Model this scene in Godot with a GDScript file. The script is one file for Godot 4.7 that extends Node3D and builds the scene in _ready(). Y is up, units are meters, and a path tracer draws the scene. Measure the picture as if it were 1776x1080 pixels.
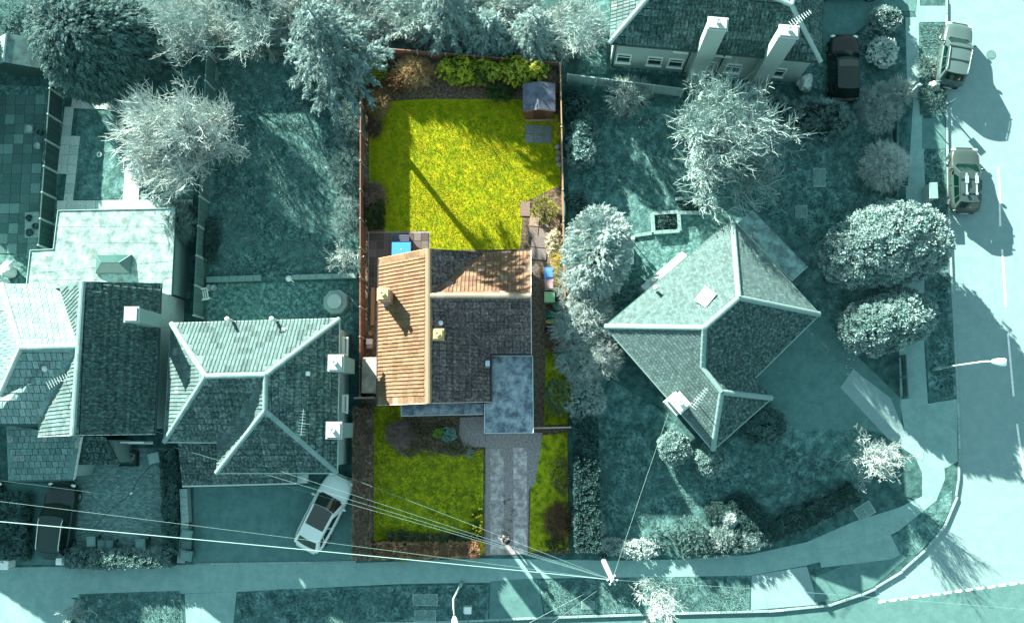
extends Node3D
# A suburban block seen from the air. Units are metres, y is up, -z runs to the top of the picture.
var rng := RandomNumberGenerator.new()
var taken := {}
var M := {}          # materials
var S := {}          # shared small meshes

func numbered(called):
	if not taken.has(called):
		taken[called] = 0
		return called
	taken[called] += 1
	return "%s_%03d" % [called, taken[called]]

func tag(o, label, category, group = ""):
	o.set_meta("label", label)
	o.set_meta("category", category)
	if group != "":
		o.set_meta("group", group)
	return o

func thing(called, label, category, at = Vector3.ZERO, turn = 0.0, group = ""):
	var o := Node3D.new()
	o.name = numbered(called)
	add_child(o)
	o.position = at
	o.rotation.y = turn
	return tag(o, label, category, group)

func part(called, mesh, parent, at = Transform3D.IDENTITY):
	var o := MeshInstance3D.new()
	o.name = called
	o.mesh = mesh
	parent.add_child(o, true)
	o.transform = at
	return o

func struct(called, mesh, at = Transform3D.IDENTITY):
	var o = part(numbered(called), mesh, self, at)
	o.set_meta("kind", "structure")
	return o

func stuff(o):
	o.set_meta("kind", "stuff")
	return o

# ---- colours: linear reflectances ----
func teal(l):
	return Color(l * clampf(0.27 + 0.9 * l, 0.0, 0.85), l * 1.03, l * 0.98)

# a greyer teal: sunlit tone put into the colour of lit roofs and cars
func pale(l):
	return Color(l * 0.54, l * 1.0, l * 0.97)

func vary(c, amount):
	var k = 1.0 + rng.randf_range(-amount, amount)
	return Color(c.r * k, c.g * k, c.b * k)

# ---- mesh builder: counter-clockwise thinking, stored clockwise ----
class MB:
	var v := PackedVector3Array()
	var c := PackedColorArray()
	var col := Color(0.5, 0.5, 0.5)
	func tri(a, b, d):
		v.append(a); v.append(d); v.append(b)
		c.append(col); c.append(col); c.append(col)
	func quad(a, b, d, e):
		tri(a, b, d)
		tri(a, d, e)
	func face_up(a, b, d):
		if (b - a).cross(d - a).y >= 0.0:
			tri(a, b, d)
		else:
			tri(a, d, b)
	func box(o: Vector3, s: Vector3, turn := 0.0, bas = null):
		var B: Basis = bas if bas != null else Basis(Vector3.UP, turn)
		var h = s * 0.5
		var p = []
		for i in 8:
			p.append(o + B * Vector3(h.x if i & 1 else -h.x, h.y if i & 2 else -h.y, h.z if i & 4 else -h.z))
		quad(p[4], p[5], p[7], p[6])
		quad(p[1], p[0], p[2], p[3])
		quad(p[5], p[1], p[3], p[7])
		quad(p[0], p[4], p[6], p[2])
		quad(p[6], p[7], p[3], p[2])
		quad(p[0], p[1], p[5], p[4])
	# box with chamfered upper edges
	func slab(o: Vector3, s: Vector3, turn := 0.0, ch := 0.01):
		var B := Basis(Vector3.UP, turn)
		var h = s * 0.5
		var rings = []
		for lv in [[-h.y, 0.0], [h.y - ch, 0.0], [h.y, ch]]:
			var r = []
			for q in [[-1, -1], [1, -1], [1, 1], [-1, 1]]:
				r.append(o + B * Vector3(q[0] * (h.x - lv[1]), lv[0], q[1] * (h.z - lv[1])))
			rings.append(r)
		for k in 2:
			for i in 4:
				var j = (i + 1) % 4
				quad(rings[k][j], rings[k][i], rings[k + 1][i], rings[k + 1][j])
		quad(rings[2][3], rings[2][2], rings[2][1], rings[2][0])
	func poly(pts, y = null, lift := 0.0):
		var flat := PackedVector2Array()
		for p in pts:
			flat.append(Vector2(p.x, p.z))
		var t = Geometry2D.triangulate_polygon(flat)
		for i in range(0, t.size(), 3):
			var q = []
			for k in 3:
				var p = pts[t[i + k]]
				q.append(Vector3(p.x, (p.y if y == null else y) + lift, p.z))
			face_up(q[0], q[1], q[2])
	func prism(pts, y0: float, y1: float):
		poly(pts, y1)
		var area := 0.0
		for i in pts.size():
			var a = pts[i]
			var b = pts[(i + 1) % pts.size()]
			area += a.x * b.z - b.x * a.z
		for i in pts.size():
			var a = pts[i]
			var b = pts[(i + 1) % pts.size()]
			if area > 0.0:
				var s = a
				a = b
				b = s
			quad(Vector3(a.x, y0, a.z), Vector3(b.x, y0, b.z), Vector3(b.x, y1, b.z), Vector3(a.x, y1, a.z))
	func tube(pts, radii, sides := 6, cap := true):
		var rings = []
		var side := Vector3.RIGHT
		for i in pts.size():
			var d: Vector3 = (pts[min(i + 1, pts.size() - 1)] - pts[max(i - 1, 0)]).normalized()
			if i == 0:
				side = d.cross(Vector3.UP if absf(d.y) < 0.9 else Vector3.RIGHT).normalized()
			else:
				side = (side - d * side.dot(d)).normalized()
			var up := d.cross(side)
			var r = []
			for k in sides:
				var a = TAU * k / sides
				r.append(pts[i] + (side * cos(a) + up * sin(a)) * radii[i])
			rings.append(r)
		for i in rings.size() - 1:
			for k in sides:
				var j = (k + 1) % sides
				quad(rings[i][k], rings[i][j], rings[i + 1][j], rings[i + 1][k])
		if cap:
			var last = rings[-1]
			for k in range(1, sides - 1):
				tri(last[0], last[k], last[k + 1])
				tri(rings[0][0], rings[0][k + 1], rings[0][k])
	# a thin three-sided stick
	func stick(a: Vector3, b: Vector3, r0: float, r1: float):
		var d := (b - a).normalized()
		var s := d.cross(Vector3.UP if absf(d.y) < 0.9 else Vector3.RIGHT).normalized()
		var u := d.cross(s)
		var o = [s, s * -0.5 + u * 0.866, s * -0.5 - u * 0.866]
		for k in 3:
			var j = (k + 1) % 3
			quad(a + o[k] * r0, a + o[j] * r0, b + o[j] * r1, b + o[k] * r1)
	func lathe(o: Vector3, prof, sides := 16):
		for i in prof.size() - 1:
			for k in sides:
				var a0 = TAU * k / sides
				var a1 = TAU * (k + 1) / sides
				var p = prof[i]
				var q = prof[i + 1]
				var A = o + Vector3(cos(a0) * p.x, p.y, sin(a0) * p.x)
				var B = o + Vector3(cos(a1) * p.x, p.y, sin(a1) * p.x)
				var C = o + Vector3(cos(a1) * q.x, q.y, sin(a1) * q.x)
				var D = o + Vector3(cos(a0) * q.x, q.y, sin(a0) * q.x)
				if p.x > 1e-4:
					tri(B, A, D)
				if q.x > 1e-4:
					tri(B, D, C)
	func blob(o: Vector3, r: Vector3, noise: FastNoiseLite, amp := 0.12, nu := 20, nv := 12):
		var g = []
		for j in nv + 1:
			var row = []
			for i in nu:
				var a = TAU * i / nu
				var b = PI * j / nv
				var d = Vector3(sin(b) * cos(a), cos(b), sin(b) * sin(a))
				var k = 1.0 + amp * (noise.get_noise_3dv((o + d * r) * 1.0) if noise else 0.0)
				row.append(o + d * r * k)
			g.append(row)
		for j in nv:
			for i in nu:
				var i2 = (i + 1) % nu
				quad(g[j][i2], g[j + 1][i2], g[j + 1][i], g[j][i])
	func grid(g):
		for j in g.size() - 1:
			for i in g[j].size() - 1:
				quad(g[j][i], g[j][i + 1], g[j + 1][i + 1], g[j + 1][i])
	func mesh(material, smooth := false) -> ArrayMesh:
		if smooth:
			var st := SurfaceTool.new()
			st.begin(Mesh.PRIMITIVE_TRIANGLES)
			st.set_smooth_group(0)
			for i in v.size():
				st.set_color(c[i])
				st.add_vertex(v[i])
			st.generate_normals()
			st.set_material(material)
			return st.commit()
		var n := PackedVector3Array()
		n.resize(v.size())
		for i in range(0, v.size(), 3):
			var k := (v[i + 2] - v[i]).cross(v[i + 1] - v[i]).normalized()
			n[i] = k
			n[i + 1] = k
			n[i + 2] = k
		var a := []
		a.resize(Mesh.ARRAY_MAX)
		a[Mesh.ARRAY_VERTEX] = v
		a[Mesh.ARRAY_NORMAL] = n
		a[Mesh.ARRAY_COLOR] = c
		var m := ArrayMesh.new()
		m.add_surface_from_arrays(Mesh.PRIMITIVE_TRIANGLES, a)
		m.surface_set_material(0, material)
		return m

func mb(c = Color(0.5, 0.5, 0.5)) -> MB:
	var b := MB.new()
	b.col = c
	return b

# ---- materials ----
func ramp_tex(sd, freq, cols, size = 1024, octaves = 6, gain = 0.62, lo = 0.26, hi = 0.74):
	var f := FastNoiseLite.new()
	f.seed = sd
	f.noise_type = FastNoiseLite.TYPE_SIMPLEX_SMOOTH
	f.frequency = freq
	f.fractal_type = FastNoiseLite.FRACTAL_FBM
	f.fractal_octaves = octaves
	f.fractal_gain = gain
	var t := NoiseTexture2D.new()
	t.width = size
	t.height = size
	t.seamless = true
	t.noise = f
	if cols.size() > 0:
		var g := Gradient.new()
		var offs := PackedFloat32Array()
		var cc := PackedColorArray()
		for i in cols.size():
			offs.append(lo + (hi - lo) * i / max(1, cols.size() - 1))
			cc.append(cols[i].linear_to_srgb())
		g.offsets = offs
		g.colors = cc
		t.color_ramp = g
	return t

# ground-like materials: a computed colour texture laid over the world
func ground_mat(key, sd, metres, freq, cols, rough, bump_cm = 0.0, bump_freq = 0.12, gain = 0.66):
	var m := StandardMaterial3D.new()
	m.albedo_texture = ramp_tex(sd, freq, cols, 1024, 7, gain)
	m.roughness = rough
	m.metallic_specular = 0.3
	m.uv1_triplanar = true
	m.uv1_world_triplanar = true
	m.uv1_scale = Vector3.ONE / metres
	if bump_cm > 0.0:
		m.heightmap_enabled = true
		m.heightmap_scale = bump_cm
		m.heightmap_texture = ramp_tex(sd + 50, bump_freq, [], 1024, 4, 0.6)
	M[key] = m
	return m

# materials whose colour is carried by the mesh, broken up by a light grain texture
func grain_mat(key, sd, metres, freq, low, rough, bump_cm = 0.0, spec = 0.4):
	var m := StandardMaterial3D.new()
	m.vertex_color_use_as_albedo = true
	m.albedo_texture = ramp_tex(sd, freq, [Color(low, low, low), Color(1, 1, 1)], 512, 6, 0.7)
	m.roughness = rough
	m.metallic_specular = spec
	m.uv1_triplanar = true
	m.uv1_world_triplanar = true
	m.uv1_scale = Vector3.ONE / metres
	if bump_cm > 0.0:
		m.heightmap_enabled = true
		m.heightmap_scale = bump_cm
		m.heightmap_texture = ramp_tex(sd + 50, freq * 3.0, [], 512, 4, 0.6)
	M[key] = m
	return m

func plain_mat(key, rough, metallic = 0.0, spec = 0.5):
	var m := StandardMaterial3D.new()
	m.vertex_color_use_as_albedo = true
	m.roughness = rough
	m.metallic = metallic
	m.metallic_specular = spec
	M[key] = m
	return m

# weathered tile: fine grain with pale lichen specks
func speck_mat(key, sd, metres):
	var m = grain_mat(key, sd, metres, 0.09, 0.3, 0.9, 0.4, 0.25)
	var g := Gradient.new()
	g.offsets = PackedFloat32Array([0.28, 0.45, 0.58, 0.66, 0.72])
	g.colors = PackedColorArray([Color(0.42, 0.42, 0.42), Color(0.62, 0.62, 0.62), Color(0.70, 0.70, 0.70), Color(0.85, 0.85, 0.85), Color(1, 1, 1)])
	m.albedo_texture.color_ramp = g
	m.albedo_texture.noise.fractal_octaves = 3

# ---- roofs: rows and columns of real tiles, clipped to the slope ----
func height_at(x, z, tris):
	for t in tris:
		var d = (t[1].z - t[2].z) * (t[0].x - t[2].x) + (t[2].x - t[1].x) * (t[0].z - t[2].z)
		var a = ((t[1].z - t[2].z) * (x - t[2].x) + (t[2].x - t[1].x) * (z - t[2].z)) / d
		var b = ((t[2].z - t[0].z) * (x - t[2].x) + (t[0].x - t[2].x) * (z - t[2].z)) / d
		if a > -0.003 and b > -0.003 and a + b < 1.003:
			return a * t[0].y + b * t[1].y + (1.0 - a - b) * t[2].y
	var t = tris[0]
	var best := 1e9
	var y := 0.0
	for q in tris:
		var g = (q[0] + q[1] + q[2]) / 3.0
		var dd = Vector2(g.x - x, g.z - z).length()
		if dd < best:
			best = dd
			t = q
	var d = (t[1].z - t[2].z) * (t[0].x - t[2].x) + (t[2].x - t[1].x) * (t[0].z - t[2].z)
	var a = ((t[1].z - t[2].z) * (x - t[2].x) + (t[2].x - t[1].x) * (z - t[2].z)) / d
	var b = ((t[2].z - t[0].z) * (x - t[2].x) + (t[0].x - t[2].x) * (z - t[2].z)) / d
	y = a * t[0].y + b * t[1].y + (1.0 - a - b) * t[2].y
	return y

# pts: the slope's corners, the first two along the eave. style: "roll", "plain" or "flat_tile"
func roof_slope(parent, pts, tw, rh, style, cols, material, spots = 0.0, spot_col = Color(0.5, 0.5, 0.45), called = "roof_tiles", singles = 0):
	var flat := PackedVector2Array()
	for p in pts:
		flat.append(Vector2(p.x, p.z))
	var ti = Geometry2D.triangulate_polygon(flat)
	var tris = []
	for i in range(0, ti.size(), 3):
		tris.append([pts[ti[i]], pts[ti[i + 1]], pts[ti[i + 2]]])
	var o: Vector2 = flat[0]
	var u: Vector2 = (flat[1] - flat[0]).normalized()
	var w := Vector2(-u.y, u.x)
	var cen := Vector2.ZERO
	for q in flat:
		cen += q / flat.size()
	if (cen - o).dot(w) < 0.0:
		w = -w
	var lo := Vector2(1e9, 1e9)
	var hi := Vector2(-1e9, -1e9)
	for q in flat:
		var l := Vector2((q - o).dot(u), (q - o).dot(w))
		lo = lo.min(l)
		hi = hi.max(l)
	var b := mb()
	# under-layer
	b.col = cols[0] * 0.45
	b.poly(pts, null, -0.08)
	var prof = [[0.0, 0.0], [1.0, 0.0]]
	var gap := 0.015 if style == "roll" else 0.04
	if style == "roll":
		prof = [[0.0, -0.01], [0.12, 0.04], [0.26, -0.01], [0.5, -0.01], [0.62, 0.04], [0.76, -0.01], [1.0, -0.01]]
	elif style == "fine":
		prof = [[0.0, 0.0], [0.25, 0.03], [0.5, 0.0], [0.75, 0.03], [1.0, 0.0]]
	var nr := int(ceil((hi.y - lo.y) / rh))
	var n0 := int(floor(lo.x / tw))
	var n1 := int(ceil(hi.x / tw))
	var patch := FastNoiseLite.new()
	patch.seed = 5
	patch.frequency = 0.45
	for r in nr:
		var v0: float = lo.y + r * rh
		var v1: float = v0 + rh
		var shift := 0.0
		if style != "roll" and style != "fine" and r % 2 == 1:
			shift = tw * 0.5
		for k in range(n0 - 1, n1 + 1):
			var u0 = k * tw + shift + rng.randf_range(-0.006, 0.006)
			var u1 = (k + 1) * tw + shift
			var P = [o + u * u0 + w * v0, o + u * u1 + w * v0, o + u * u1 + w * v1, o + u * u0 + w * v1]
			var ins := 0
			for q in P:
				if Geometry2D.is_point_in_polygon(q, flat):
					ins += 1
			if ins == 0:
				continue
			var pn = patch.get_noise_2d(P[0].x, P[0].y)
			b.col = vary(cols[rng.randi() % cols.size()], 0.16)
			if spots > 0.0 and rng.randf() < spots * (0.5 + 1.6 * max(0.0, pn + 0.25)):
				b.col = b.col.lerp(spot_col, rng.randf_range(0.05, 0.35))
			var jig := rng.randf_range(0.0, 0.012)
			if ins == 4 and singles > 0:
				# one tile, one mesh: alike tiles share a few variants
				singles -= 1
				var o3 := Vector3(P[0].x, height_at(P[0].x, P[0].y, tris), P[0].y)
				var bu := Vector3(P[1].x, height_at(P[1].x, P[1].y, tris), P[1].y) - o3
				var bv := Vector3(P[3].x, height_at(P[3].x, P[3].y, tris), P[3].y) - o3
				var bn := bv.cross(bu).normalized()
				if bn.y < 0.0:
					bn = -bn
				var key = "tile%d%s%s" % [rng.randi() % 5, cols[0].to_html(), style]
				if not S.has(key):
					var tm := mb(b.col)
					for s in prof.size() - 1:
						var f0 = gap + prof[s][0] * (1.0 - 2.0 * gap)
						var f1 = gap + prof[s + 1][0] * (1.0 - 2.0 * gap)
						var a3 := Vector3(f0, prof[s][1] + 0.05, 0)
						var b3 := Vector3(f1, prof[s + 1][1] + 0.05, 0)
						tm.face_up(a3, b3, Vector3(f1, prof[s + 1][1], 0.94))
						tm.face_up(a3, Vector3(f1, prof[s + 1][1], 0.94), Vector3(f0, prof[s][1], 0.94))
						tm.quad(Vector3(f0, prof[s][1] - 0.03, 0), Vector3(f1, prof[s + 1][1] - 0.03, 0), b3, a3)
					S[key] = tm.mesh(material)
				part("roof_tile", S[key], parent, Transform3D(Basis(bu, bn, bv), o3 + Vector3(0, jig, 0)))
			elif ins == 4:
				for s in prof.size() - 1:
					var fa: float = prof[s][0]
					var fb: float = prof[s + 1][0]
					var E: Vector2 = P[3].lerp(P[0], 0.06)
					var F: Vector2 = P[2].lerp(P[1], 0.06)
					fa = gap + fa * (1.0 - 2.0 * gap)
					fb = gap + fb * (1.0 - 2.0 * gap)
					var A: Vector2 = P[0].lerp(P[1], fa)
					var B: Vector2 = P[0].lerp(P[1], fb)
					var C: Vector2 = E.lerp(F, fb)
					var D: Vector2 = E.lerp(F, fa)
					var ya: float = height_at(A.x, A.y, tris) + prof[s][1] + jig
					var yb: float = height_at(B.x, B.y, tris) + prof[s + 1][1] + jig
					var yc: float = height_at(C.x, C.y, tris) + prof[s + 1][1] + jig - 0.004
					var yd: float = height_at(D.x, D.y, tris) + prof[s][1] + jig - 0.004
					var a3 := Vector3(A.x, ya + 0.05, A.y)
					var b3 := Vector3(B.x, yb + 0.05, B.y)
					var c3 := Vector3(C.x, yc, C.y)
					var d3 := Vector3(D.x, yd, D.y)
					b.face_up(a3, b3, c3)
					b.face_up(a3, c3, d3)
					b.quad(Vector3(A.x, ya - 0.035, A.y), Vector3(B.x, yb - 0.035, B.y), b3, a3)
			else:
				for piece in Geometry2D.intersect_polygons(PackedVector2Array(P), flat):
					var q3 = []
					for q in piece:
						var f: float = clamp(((q - o).dot(w) - v0) / rh, 0.0, 1.0)
						q3.append(Vector3(q.x, height_at(q.x, q.y, tris) + 0.05 * (1.0 - f) + jig, q.y))
					for i in range(1, q3.size() - 1):
						b.face_up(q3[0], q3[i], q3[i + 1])
	return stuff(part(called, b.mesh(material), parent))

func ridge(parent, a, b, col, radius = 0.15):
	var key = "ridge%s%.2f" % [col.to_html(), radius]
	if not S.has(key):
		var list = []
		for variant in 3:
			var m := mb(vary(col, 0.1))
			var g = []
			for j in 2:
				var row = []
				for i in 7:
					var t = PI * i / 6.0
					var rr = radius * (1.0 if j == 0 else 0.9)
					row.append(Vector3(-0.215 if j == 0 else 0.215, sin(t) * rr * 0.8, cos(t) * rr))
				g.append(row)
			m.grid(g)
			m.grid([[g[0][0], g[0][1], g[0][2], g[0][3]], [g[0][6], g[0][5], g[0][4], g[0][3]]])
			list.append(m.mesh(M.mortar))
		S[key] = list
	var dist: float = a.distance_to(b)
	var n: int = max(1, int(round(dist / 0.42)))
	var d: Vector3 = (b - a).normalized()
	var side := d.cross(Vector3.UP).normalized()
	var up := side.cross(d)
	for i in n:
		var p: Vector3 = a.lerp(b, (i + 0.5) / n) + Vector3(0, -0.02 + rng.randf_range(-0.008, 0.008), 0)
		part("ridge_tile", S[key][rng.randi() % 3], parent, Transform3D(Basis(d * (dist / n / 0.42), up, side), p))

func gutter(parent, pts, col):
	var m := mb(col)
	var r = []
	for p in pts:
		r.append(0.055)
	m.tube(pts, r, 6)
	part("gutter", m.mesh(M.paint), parent)

func brick_stack(parent, at: Vector3, size: Vector3, turn, col, pots, cap_col, called = "chimney"):
	var m := mb(col)
	m.box(Vector3(0, size.y * 0.5, 0), size)
	m.col = cap_col
	m.slab(Vector3(0, size.y - 0.06, 0), Vector3(size.x + 0.1, 0.12, size.z + 0.1), 0.0, 0.02)
	m.slab(Vector3(0, size.y + 0.03, 0), Vector3(size.x - 0.04, 0.08, size.z - 0.04), 0.0, 0.03)
	var ch = part(called, m.mesh(M.brick), parent, Transform3D(Basis(Vector3.UP, turn), at))
	for i in pots:
		var k := mb(cap_col)
		k.lathe(Vector3.ZERO, [Vector2(0.0, 0.3), Vector2(0.07, 0.3), Vector2(0.1, 0.33), Vector2(0.13, 0.33), Vector2(0.12, 0.0)].duplicate(), 12)
		var f: float = 0.0 if pots == 1 else (float(i) / (pots - 1) - 0.5) * (max(size.x, size.z) - 0.4)
		var where = Vector3(f, size.y + 0.07, 0) if size.x > size.z else Vector3(0, size.y + 0.07, f)
		part("chimney_pot", k.mesh(M.clay, true), ch, Transform3D(Basis.IDENTITY, where))
	return ch

# a window set on a wall: at = centre on the wall face, facing = outward direction
func window(parent, at: Vector3, facing: Vector3, w, h, frame_col, called = "window"):
	var f := facing.normalized()
	var bas := Basis(Vector3.UP.cross(f).normalized(), Vector3.UP, f)
	var m := mb(frame_col)
	var t = 0.07
	for s in [-1, 1]:
		m.box(Vector3(s * (w - t) * 0.5, 0, 0.03), Vector3(t, h, 0.1))
		m.box(Vector3(0, s * (h - t) * 0.5, 0.03), Vector3(w - 2 * t, t, 0.1))
	m.box(Vector3(0, h * 0.18, 0.03), Vector3(w - 2 * t, 0.05, 0.08))
	var node = part(called, m.mesh(M.paint), parent, Transform3D(bas, at))
	var g := mb(teal(0.04))
	g.box(Vector3(0, h * 0.18 + 0.025 + (h * 0.32 - 0.025 - t) * 0.5, 0.02), Vector3(w - 2 * t, h * 0.32 - 0.025 - t, 0.03))
	part("pane", g.mesh(M.glass), node)
	g = mb(teal(0.04))
	g.box(Vector3(0, (h * 0.18 - 0.025 - h * 0.5 + t) * 0.5, 0.02), Vector3(w - 2 * t, h * 0.68 - 0.025 - t, 0.03))
	part("pane", g.mesh(M.glass), node)
	var sl := mb(frame_col)
	sl.slab(Vector3(0, -h * 0.5 - 0.035, 0.06), Vector3(w + 0.1, 0.06, 0.16), 0.0, 0.015)
	part("sill", sl.mesh(M.paint), node)
	return node

# ---- foliage ----
func leaf_mesh(key, kind, material, sd):
	rng.seed = sd
	var m := mb(Color(1, 1, 1))
	if kind == "clump":           # a rosette of broad small leaves
		for i in 16:
			var a = TAU * i / 16.0 * 2.4 + rng.randf()
			var el = rng.randf_range(0.15, 1.35)
			var d = Vector3(cos(a) * cos(el), sin(el), sin(a) * cos(el))
			var s = d.cross(Vector3.UP).normalized().rotated(d, rng.randf_range(-0.7, 0.7))
			var p = d * rng.randf_range(0.05, 0.3)
			var l = rng.randf_range(0.25, 0.42)
			var wd = l * 0.34
			var k = rng.randf_range(0.75, 1.2)
			m.col = Color(k, k, k)
			var q = d.cross(s) * 0.06
			m.tri(p, p + d * l * 0.5 + s * wd + q, p + d * l)
			m.tri(p, p + d * l, p + d * l * 0.5 - s * wd + q)
	elif kind == "frond":         # a drooping conifer spray along +x
		for i in 26:
			var f = i / 25.0
			var k = rng.randf_range(0.65, 1.3)
			m.col = Color(k, k, k)
			for sgn in [-1.0, 1.0]:
				var p = Vector3(f * 0.85, 0.1 * sin(f * 3.0) - 0.2 * f * f, 0)
				var l = (0.34 - 0.26 * f) * rng.randf_range(0.5, 1.3)
				var d = Vector3(rng.randf_range(0.5, 1.2), rng.randf_range(-0.6, 0.4), sgn * rng.randf_range(0.6, 1.2)).normalized()
				var t = p + d * l
				var s2 = Vector3(0.035 + 0.02 * rng.randf(), rng.randf_range(-0.02, 0.03), 0)
				m.tri(p - s2, p + s2, t)
	elif kind == "twigs":         # a fan of bare twigs rising from the origin
		for i in 7:
			var a = TAU * rng.randf()
			var el = rng.randf_range(0.3, 1.3)
			var d = Vector3(cos(a) * cos(el), sin(el), sin(a) * cos(el))
			var k = rng.randf_range(0.75, 1.2)
			m.col = Color(k, k, k)
			var p = d * 0.45 + Vector3(rng.randf_range(-0.1, 0.1), 0.02, rng.randf_range(-0.1, 0.1))
			var e = p + (d + Vector3(rng.randf_range(-0.6, 0.6), rng.randf_range(-0.2, 0.5), rng.randf_range(-0.6, 0.6))).normalized() * 0.5
			m.stick(Vector3.ZERO, p, 0.022, 0.016)
			m.stick(p, e, 0.016, 0.008)
			for j in 2:
				var q = p.lerp(e, 0.3 * j + 0.1)
				m.stick(q, q + Vector3(rng.randf_range(-1, 1), rng.randf_range(-0.1, 0.8), rng.randf_range(-1, 1)).normalized() * 0.32, 0.012, 0.007)
	elif kind == "needles":       # a short upright tuft: ling, lavender, box
		for i in 12:
			var a = TAU * rng.randf()
			var el = rng.randf_range(0.5, 1.5)
			var d = Vector3(cos(a) * cos(el), sin(el), sin(a) * cos(el))
			var s = d.cross(Vector3(rng.randf() - 0.5, 0.3, rng.randf() - 0.5)).normalized() * 0.05
			var k = rng.randf_range(0.7, 1.25)
			m.col = Color(k, k, k)
			m.tri(-s, s, d * rng.randf_range(0.4, 0.7))
	elif kind == "grass":
		for i in 6:
			var a = TAU * rng.randf()
			var ln = rng.randf_range(0.35, 1.0)
			var d = Vector3(cos(a) * ln, rng.randf_range(0.5, 1.0), sin(a) * ln)
			var s = Vector3(-sin(a), 0, cos(a)) * 0.12
			var k = rng.randf_range(0.75, 1.25)
			m.col = Color(k, k, k)
			var o = Vector3(rng.randf_range(-0.4, 0.4), 0, rng.randf_range(-0.4, 0.4))
			m.tri(o - s, o + s, o + d)
	S[key] = m.mesh(material)

func scatter(parent, called, mesh, xf, cols):
	var mm := MultiMesh.new()
	mm.transform_format = MultiMesh.TRANSFORM_3D
	mm.use_colors = true
	mm.mesh = mesh
	mm.instance_count = xf.size()
	for i in xf.size():
		mm.set_instance_transform(i, xf[i])
		mm.set_instance_color(i, cols[i])
	var o := MultiMeshInstance3D.new()
	o.name = called
	o.multimesh = mm
	parent.add_child(o, true)
	return stuff(o)

# lobes: [centre, radii]; sprays stand on the lobes' skins
func crown(parent, lobes, count, key, smin, smax, ca, cb, sd, droop = 0.0, low = -0.35, called = "crown", loose = 0.12):
	rng.seed = sd
	var nz := FastNoiseLite.new()
	nz.seed = sd
	nz.frequency = 0.55
	var total := 0.0
	for l in lobes:
		total += l[1].x * l[1].z + l[1].y * l[1].x
	var xf = []
	var cc = []
	for li in lobes.size():
		var l = lobes[li]
		var n := int(count * (l[1].x * l[1].z + l[1].y * l[1].x) / total)
		for i in n:
			var d := Vector3.ZERO
			while true:
				var z = rng.randf_range(low, 1.0)
				var a = rng.randf() * TAU
				var r = sqrt(1.0 - z * z)
				d = Vector3(cos(a) * r, z, sin(a) * r)
				break
			var lump = 1.0 + 0.2 * nz.get_noise_3dv((l[0] + d * l[1]) * 2.2)
			var p: Vector3 = l[0] + d * l[1] * rng.randf_range(1.0 - loose * 2.2, 1.0 + loose * 0.4) * lump
			var inside := false
			for lj in lobes.size():
				if lj != li:
					var q: Vector3 = (p - lobes[lj][0]) / lobes[lj][1]
					if q.length() < 0.8:
						inside = true
						break
			if inside or p.y < 0.03:
				continue
			var nrm: Vector3 = (d / l[1]).normalized()
			var bas: Basis
			var s = rng.randf_range(smin, smax)
			if droop > 0.0:
				var out := Vector3(nrm.x, 0.0, nrm.z)
				if out.length() < 0.05:
					out = Vector3(rng.randf() - 0.5, 0, rng.randf() - 0.5)
				var fwd: Vector3 = (out.normalized().rotated(Vector3.UP, rng.randf_range(-0.7, 0.7)) + Vector3(0, nrm.y * 0.7 - droop + rng.randf_range(-0.25, 0.25), 0)).normalized()
				var sd2 := fwd.cross(Vector3.UP).normalized().rotated(fwd, rng.randf_range(-0.6, 0.6))
				bas = Basis(fwd, sd2.cross(fwd), sd2)
			else:
				var up := (nrm + Vector3(rng.randf() - 0.5, rng.randf() - 0.3, rng.randf() - 0.5) * 0.9).normalized()
				var sx := up.cross(Vector3(rng.randf() - 0.5, 0.1, rng.randf() - 0.5)).normalized()
				bas = Basis(sx, up, sx.cross(up))
			xf.append(Transform3D(bas.scaled(Vector3.ONE * s), p))
			cc.append(vary(ca.lerp(cb, clamp(0.5 + nz.get_noise_3dv(p * 1.7) * 0.9 + rng.randf_range(-0.3, 0.3), 0.0, 1.0)), 0.15))
	return scatter(parent, called, S[key], xf, cc)

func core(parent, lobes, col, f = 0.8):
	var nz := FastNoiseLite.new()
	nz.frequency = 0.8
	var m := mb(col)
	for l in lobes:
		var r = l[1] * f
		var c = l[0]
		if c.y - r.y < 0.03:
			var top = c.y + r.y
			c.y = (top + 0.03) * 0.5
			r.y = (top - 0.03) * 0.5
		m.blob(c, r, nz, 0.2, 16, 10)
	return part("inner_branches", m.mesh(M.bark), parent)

# evergreen shrub or leafy tree
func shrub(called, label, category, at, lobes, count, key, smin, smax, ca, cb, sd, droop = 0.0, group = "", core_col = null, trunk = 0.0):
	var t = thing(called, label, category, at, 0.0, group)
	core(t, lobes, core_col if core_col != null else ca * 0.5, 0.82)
	crown(t, lobes, count, key, smin, smax, ca, cb, sd, droop, -0.35, "crown" if trunk > 0.0 else "foliage")
	var m := mb(Color(0.12, 0.12, 0.1).lerp(ca, 0.5))
	var h = max(0.3, lobes[0][0].y)
	m.tube([Vector3(lobes[0][0].x, 0, lobes[0][0].z), Vector3(lobes[0][0].x, h, lobes[0][0].z)], [max(0.05, trunk), max(0.04, trunk * 0.6)], 7)
	part("trunk" if trunk > 0.0 else "stem", m.mesh(M.bark), t)
	return t

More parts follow.
